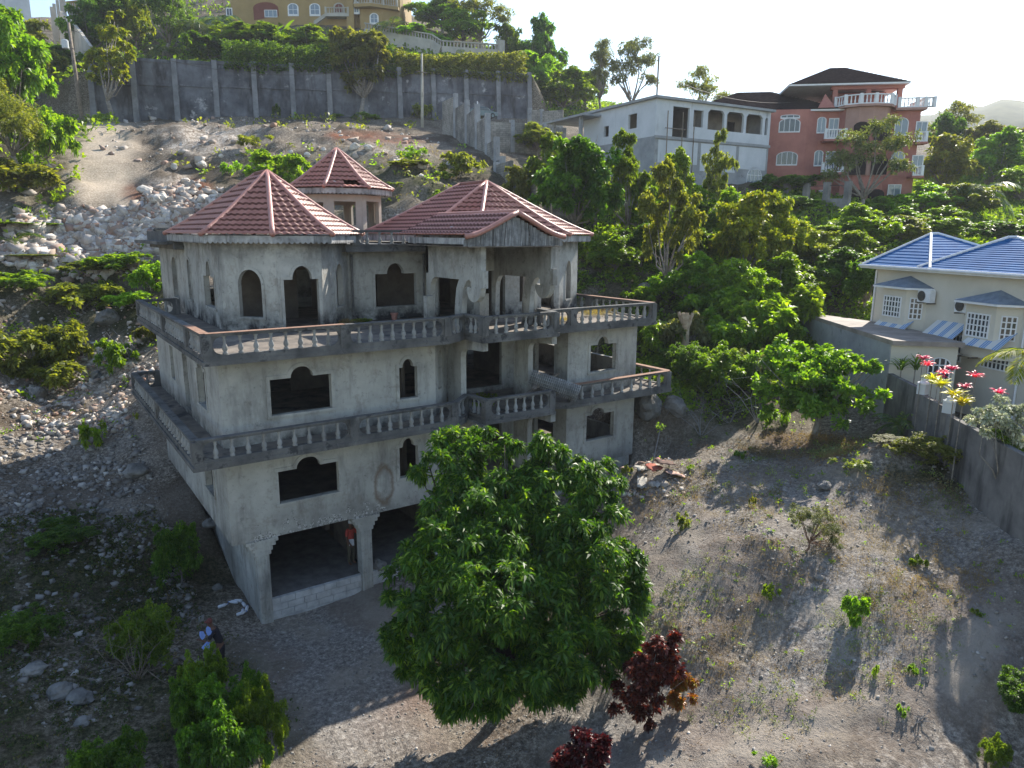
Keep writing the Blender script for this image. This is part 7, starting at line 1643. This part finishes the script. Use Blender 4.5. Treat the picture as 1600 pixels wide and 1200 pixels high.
def sheet(name, lab, px, py, w_, h_, mat, seed, cat, rise=.12, group='rubbish heap right of the house'):
    g = np.random.default_rng(seed); p = pick(px, py); a_ = g.uniform(0, 3); V = []; F = []; n = 5
    for i in range(n):
        for j in range(n):
            x, y = (i/(n-1)-.5)*w_, (j/(n-1)-.5)*h_; V.append((p[0]+x*math.cos(a_)-y*math.sin(a_), p[1]+x*math.sin(a_)+y*math.cos(a_), p[2]+rise+g.uniform(-.04, .09)+x*.2))
    for i in range(n-1):
        for j in range(n-1): F.append((i*n+j, i*n+j+1, (i+1)*n+j+1, (i+1)*n+j))
    o = mesh_np(name, V, F, mat); q = o.modifiers.new('t', 'SOLIDIFY'); q.thickness = .02; return tag(o, lab, cat, group)
M_redsheet = surf('red_brown_sheet', (.32, .08, .05), (.42, .13, .08), 3); M_brownsheet = surf('dark_brown_sheet', (.06, .035, .03), (.14, .08, .06), 4); M_pinksheet = surf('faded_pink_sheet', (.45, .28, .22), (.55, .38, .31), 3)
sheet('metal_sheet', 'bright red brown sheet standing in the rubbish heap', 1021, 742, .5, .6, M_redsheet, 1, 'sheet', .3); sheet('metal_sheet', 'pale flat sheet at the front of the rubbish heap', 1003, 757, .8, .4, M_palew, 2, 'sheet', .05); sheet('metal_sheet', 'white scrap sheet below the red one', 1026, 760, .4, .3, M_palew, 3, 'sheet', .05)
sheet('metal_sheet', 'dark crumpled sheet on top of the rubbish heap', 1040, 735, .8, .6, M_brownsheet, 4, 'sheet', .3); sheet('metal_sheet', 'faded pink sheet right of the dark crumpled one', 1055, 745, .8, .6, M_pinksheet, 5, 'sheet', .12); sheet('metal_sheet', 'pale scrap left of the red sheet', 1000, 735, .4, .4, M_palew, 6, 'sheet', .08); sheet('metal_sheet', 'orange scrap behind the red sheet', 1030, 728, .4, .3, M_orange, 7, 'sheet', .2)
# plant stake with leaves
p = pick(1019, 724); q = at(1033, 664, D=depth(p)+.3); t = thing('stake', 'leaning pale stake with leaves at its tip beside the rubbish heap', 'stake', tuple(p)); MB().tube([tuple(p-[0, 0, .1]), tuple(q)], [.025, .018], 6).build('pole', M_retl, t)
V, F = sprigs(np.repeat(q[None], 8, 0)+rng.normal(size=(8, 3))*.1, rng.normal(size=(8, 3))+[0, 0, .5], 6, .16, .08, rng); foliage(t, V, F, G_BRIGHT, 'leaves')
# bare branches right of the house, stump, stems
def deadbranch(name, lab, px, py, hpx, seed, n=6, r_=.03, spread=.8, mat=None):
    g = np.random.default_rng(seed); p = pick(px, py); h_ = hpx*depth(p)/FPX; mb = MB()
    for i in range(n):
        d = unit(np.r_[g.normal(size=2)*spread, 1.0]); a = p.copy(); P = [a-[0, 0, .1]]
        for k in range(4): a = a+d*h_/4*g.uniform(.7, 1.3); d = unit(d+g.normal(size=3)*.35); P.append(a)
        mb.tube([tuple(v) for v in P], [r_, r_*.8, r_*.6, r_*.4, r_*.2], 5)
        for k in (2, 3): mb.tube([tuple(P[k]), tuple(P[k]+unit(g.normal(size=3)+[0, 0, .4])*h_*.35)], [r_*.4, r_*.1], 4)
    return tag(mb.build(name, mat or M_retl), lab, 'branch')
deadbranch('dead_branch', 'pale bare branches sprawling below the forest edge', 1095, 680, 90, 1, 7, .014); deadbranch('dead_branch', 'tangle of bare stems under the vine covered slope', 1140, 660, 70, 2, 7, .012); deadbranch('dead_branch', 'dry upright stems right of the bare branches', 1185, 660, 110, 3, 8, .02, .4)
deadbranch('dead_branch', 'dry brush standing in the shaded scrub at the lower left', 215, 1060, 110, 4, 14, .012, .5, M_wood); deadbranch('dead_branch', 'bare grey stems against the left balcony scrub', 205, 560, 60, 5, 9, .02, .7); deadbranch('dead_branch', 'fallen twigs on the lower right slope', 1435, 1125, 25, 6, 7, .015, 2.0)
p = at(1072, 548, D=38.5); p[2] = h1(p[0], p[1]); q = at(1071, 492, D=38.5); g = np.random.default_rng(3)
t = thing('tree_stump', 'sunlit cut tree stump with sprouting stems right of the top balcony', 'stump', tuple(p)); mb = MB(); mb.tube([tuple(p-[0, 0, .3]), tuple((p+q)/2), tuple(q)], [.24, .2, .26], 9)
for k in range(5): mb.tube([tuple((p+q)/2+[0, 0, .4]), tuple(q+np.r_[g.normal(size=2)*.12, .12])], [.12, .09], 6)
mb.build('stump_wood', surf('pale_cut_wood', (.30, .22, .14), (.48, .38, .27), 5), t)
# weeds growing on the house
for i, (x, y, z, w_, m_, lab, k_) in enumerate(((5.9, 4.2, 8.92, .7, G_DRY, 'purplish dry weed growing at the recess wall on the top balcony', 'grass'), (6.9, 4.6, 8.92, .35, G_BRIGHT, 'green weed growing beside the recess window on the top balcony', 'leaf'), (17.9, 2.2, 8.92, .9, G_DRY, 'tall yellow grass on the right end of the top balcony', 'grass'), (16.8, 1.2, 8.92, .9, G_DRY, 'yellow grass behind the right top balustrade', 'grass'), (14.2, .2, 8.92, .6, G_DRY, 'dry yellow tuft at the joint of the top balustrade', 'grass'), (10.8, 1.5, 5.72, .9, G_BROAD, 'weeds growing on the floor of the central lower balcony', 'leaf'), (10.0, .3, 5.72, .6, G_BROAD, 'low weeds behind the central lower balustrade', 'leaf'))):
    g = np.random.default_rng(300+i); n = 60; pp2 = np.array([x, y, z])+g.normal(size=(n, 3))*[w_*.4, w_*.3, 0]; t = thing('weed', lab, 'weed', (x, y, z), 'weeds growing on the house')
    V, F = sprigs(pp2, np.tile([0, 0, 1.], (n, 1))+g.normal(size=(n, 3))*.3, 8 if k_ == 'grass' else 6, .45*w_ if k_ == 'grass' else .16, .012 if k_ == 'grass' else .08, g, .5); foliage(t, V, F, m_, 'leaves')
t = thing('flower_pot', 'small terracotta pot on the top balcony below the recess window', 'pot', (8.3, 4.5, 8.91)); MB().lathe([(.1, 0), (.15, .26), (.17, .26), (.17, .31), (.13, .31)], 14, (8.3, 4.5, 8.91)).build('pot_body', M_cap, t)
# loose white sheet and patches on the roofs
t = thing('loose_sheet', 'loose white ridge piece lying askew on the rear tower roof', 'sheet', (9, 12.8, 15)); q = at(518, 286, D=36.2)
MB().slab([q+[-.5, 0, -.25], q+[-.25, 0, .02], q+[.15, -.05, .12], q+[.45, -.1, -.02], q+[.6, -.12, -.25], q+[.2, -.05, -.05], q+[-.2, 0, -.08]], (.1, .5, .05)).build('bent_metal', M_whitewall, t)
for px, py, D, lab in ((672, 362, 28.6, 'left pale patch on the gabled porch roof'), (712, 361, 27.2, 'right pale patch on the gabled porch roof')):
    q = at(px, py-2, D=D); tag(MB().slab([q+[-.14, 0, -.12], q+[.14, 0, -.12], q+[.14, .15, .12], q+[-.14, .15, .12]], (0, .02, 0)).build('roof_patch', M_whitewall), lab, 'patch', 'pale patches on the porch roof')
# long pale pipe behind the house corner
p, q = at(224, 716, D=35), at(262, 692, D=35.5); tag(MB().tube([tuple(p), tuple(q)], .05, 8).build('pipe', M_palew), 'pale pipe sticking out behind the lower balcony', 'pipe')
# distant hill
def farhill():
    V = []; F = []; n = 90; m = 12
    for i in range(n+1):
        a = R(-12+i*84/n); th = HEAD-a
        prof = max(0, 22*math.exp(-((math.degrees(a)-33)/11)**2))+5+3*float(vnoise(i*.35, 3.3))+1.2*float(vnoise(i*1.3, 7))
        for j in range(m+1):
            r_ = 520+j*45; k = math.sin(math.pi*min(1, j/m*.9+.05)/1.0) ; z = 40+(prof*3.0)*k+2.5*float(vnoise(i*.9, j*1.1)); V.append((CP[0]+r_*math.cos(th), CP[1]+r_*math.sin(th), z-(0 if 0 < j else 60)))
    for i in range(n):
        for j in range(m): F.append((i*(m+1)+j, (i+1)*(m+1)+j, (i+1)*(m+1)+j+1, i*(m+1)+j+1))
    return tag(mesh_np('far_hill', V, F, surf('distant_forest', (.03, .05, .025), (.09, .11, .05), .05, .95, 0), smooth=True), 'hazy wooded hill on the skyline at the right', None, None, 'structure')
farhill()

# ------------------------------------------------------------------ the air
hz = MB().box(-650, 1120, -350, 1120, min(-26., float(GRID[2].min())-1), 165).build('haze', None)
m = bpy.data.materials.new('haze_air'); m.use_nodes = True; nt = m.node_tree; nt.nodes.clear(); o_ = nt.nodes.new('ShaderNodeOutputMaterial'); v_ = nt.nodes.new('ShaderNodeVolumePrincipled')
v_.inputs['Color'].default_value = (.86, .91, 1, 1); v_.inputs['Density'].default_value = .00026; v_.inputs['Anisotropy'].default_value = .25; nt.links.new(v_.outputs[0], o_.inputs['Volume'])
hz.data.materials.append(m); tag(hz, 'thin pale haze in the air over the hillside', None, None, 'stuff')
SC.cycles.volume_bounces = 0; SC.cycles.volume_step_rate = 10; SC.cycles.volume_preview_step_rate = 10
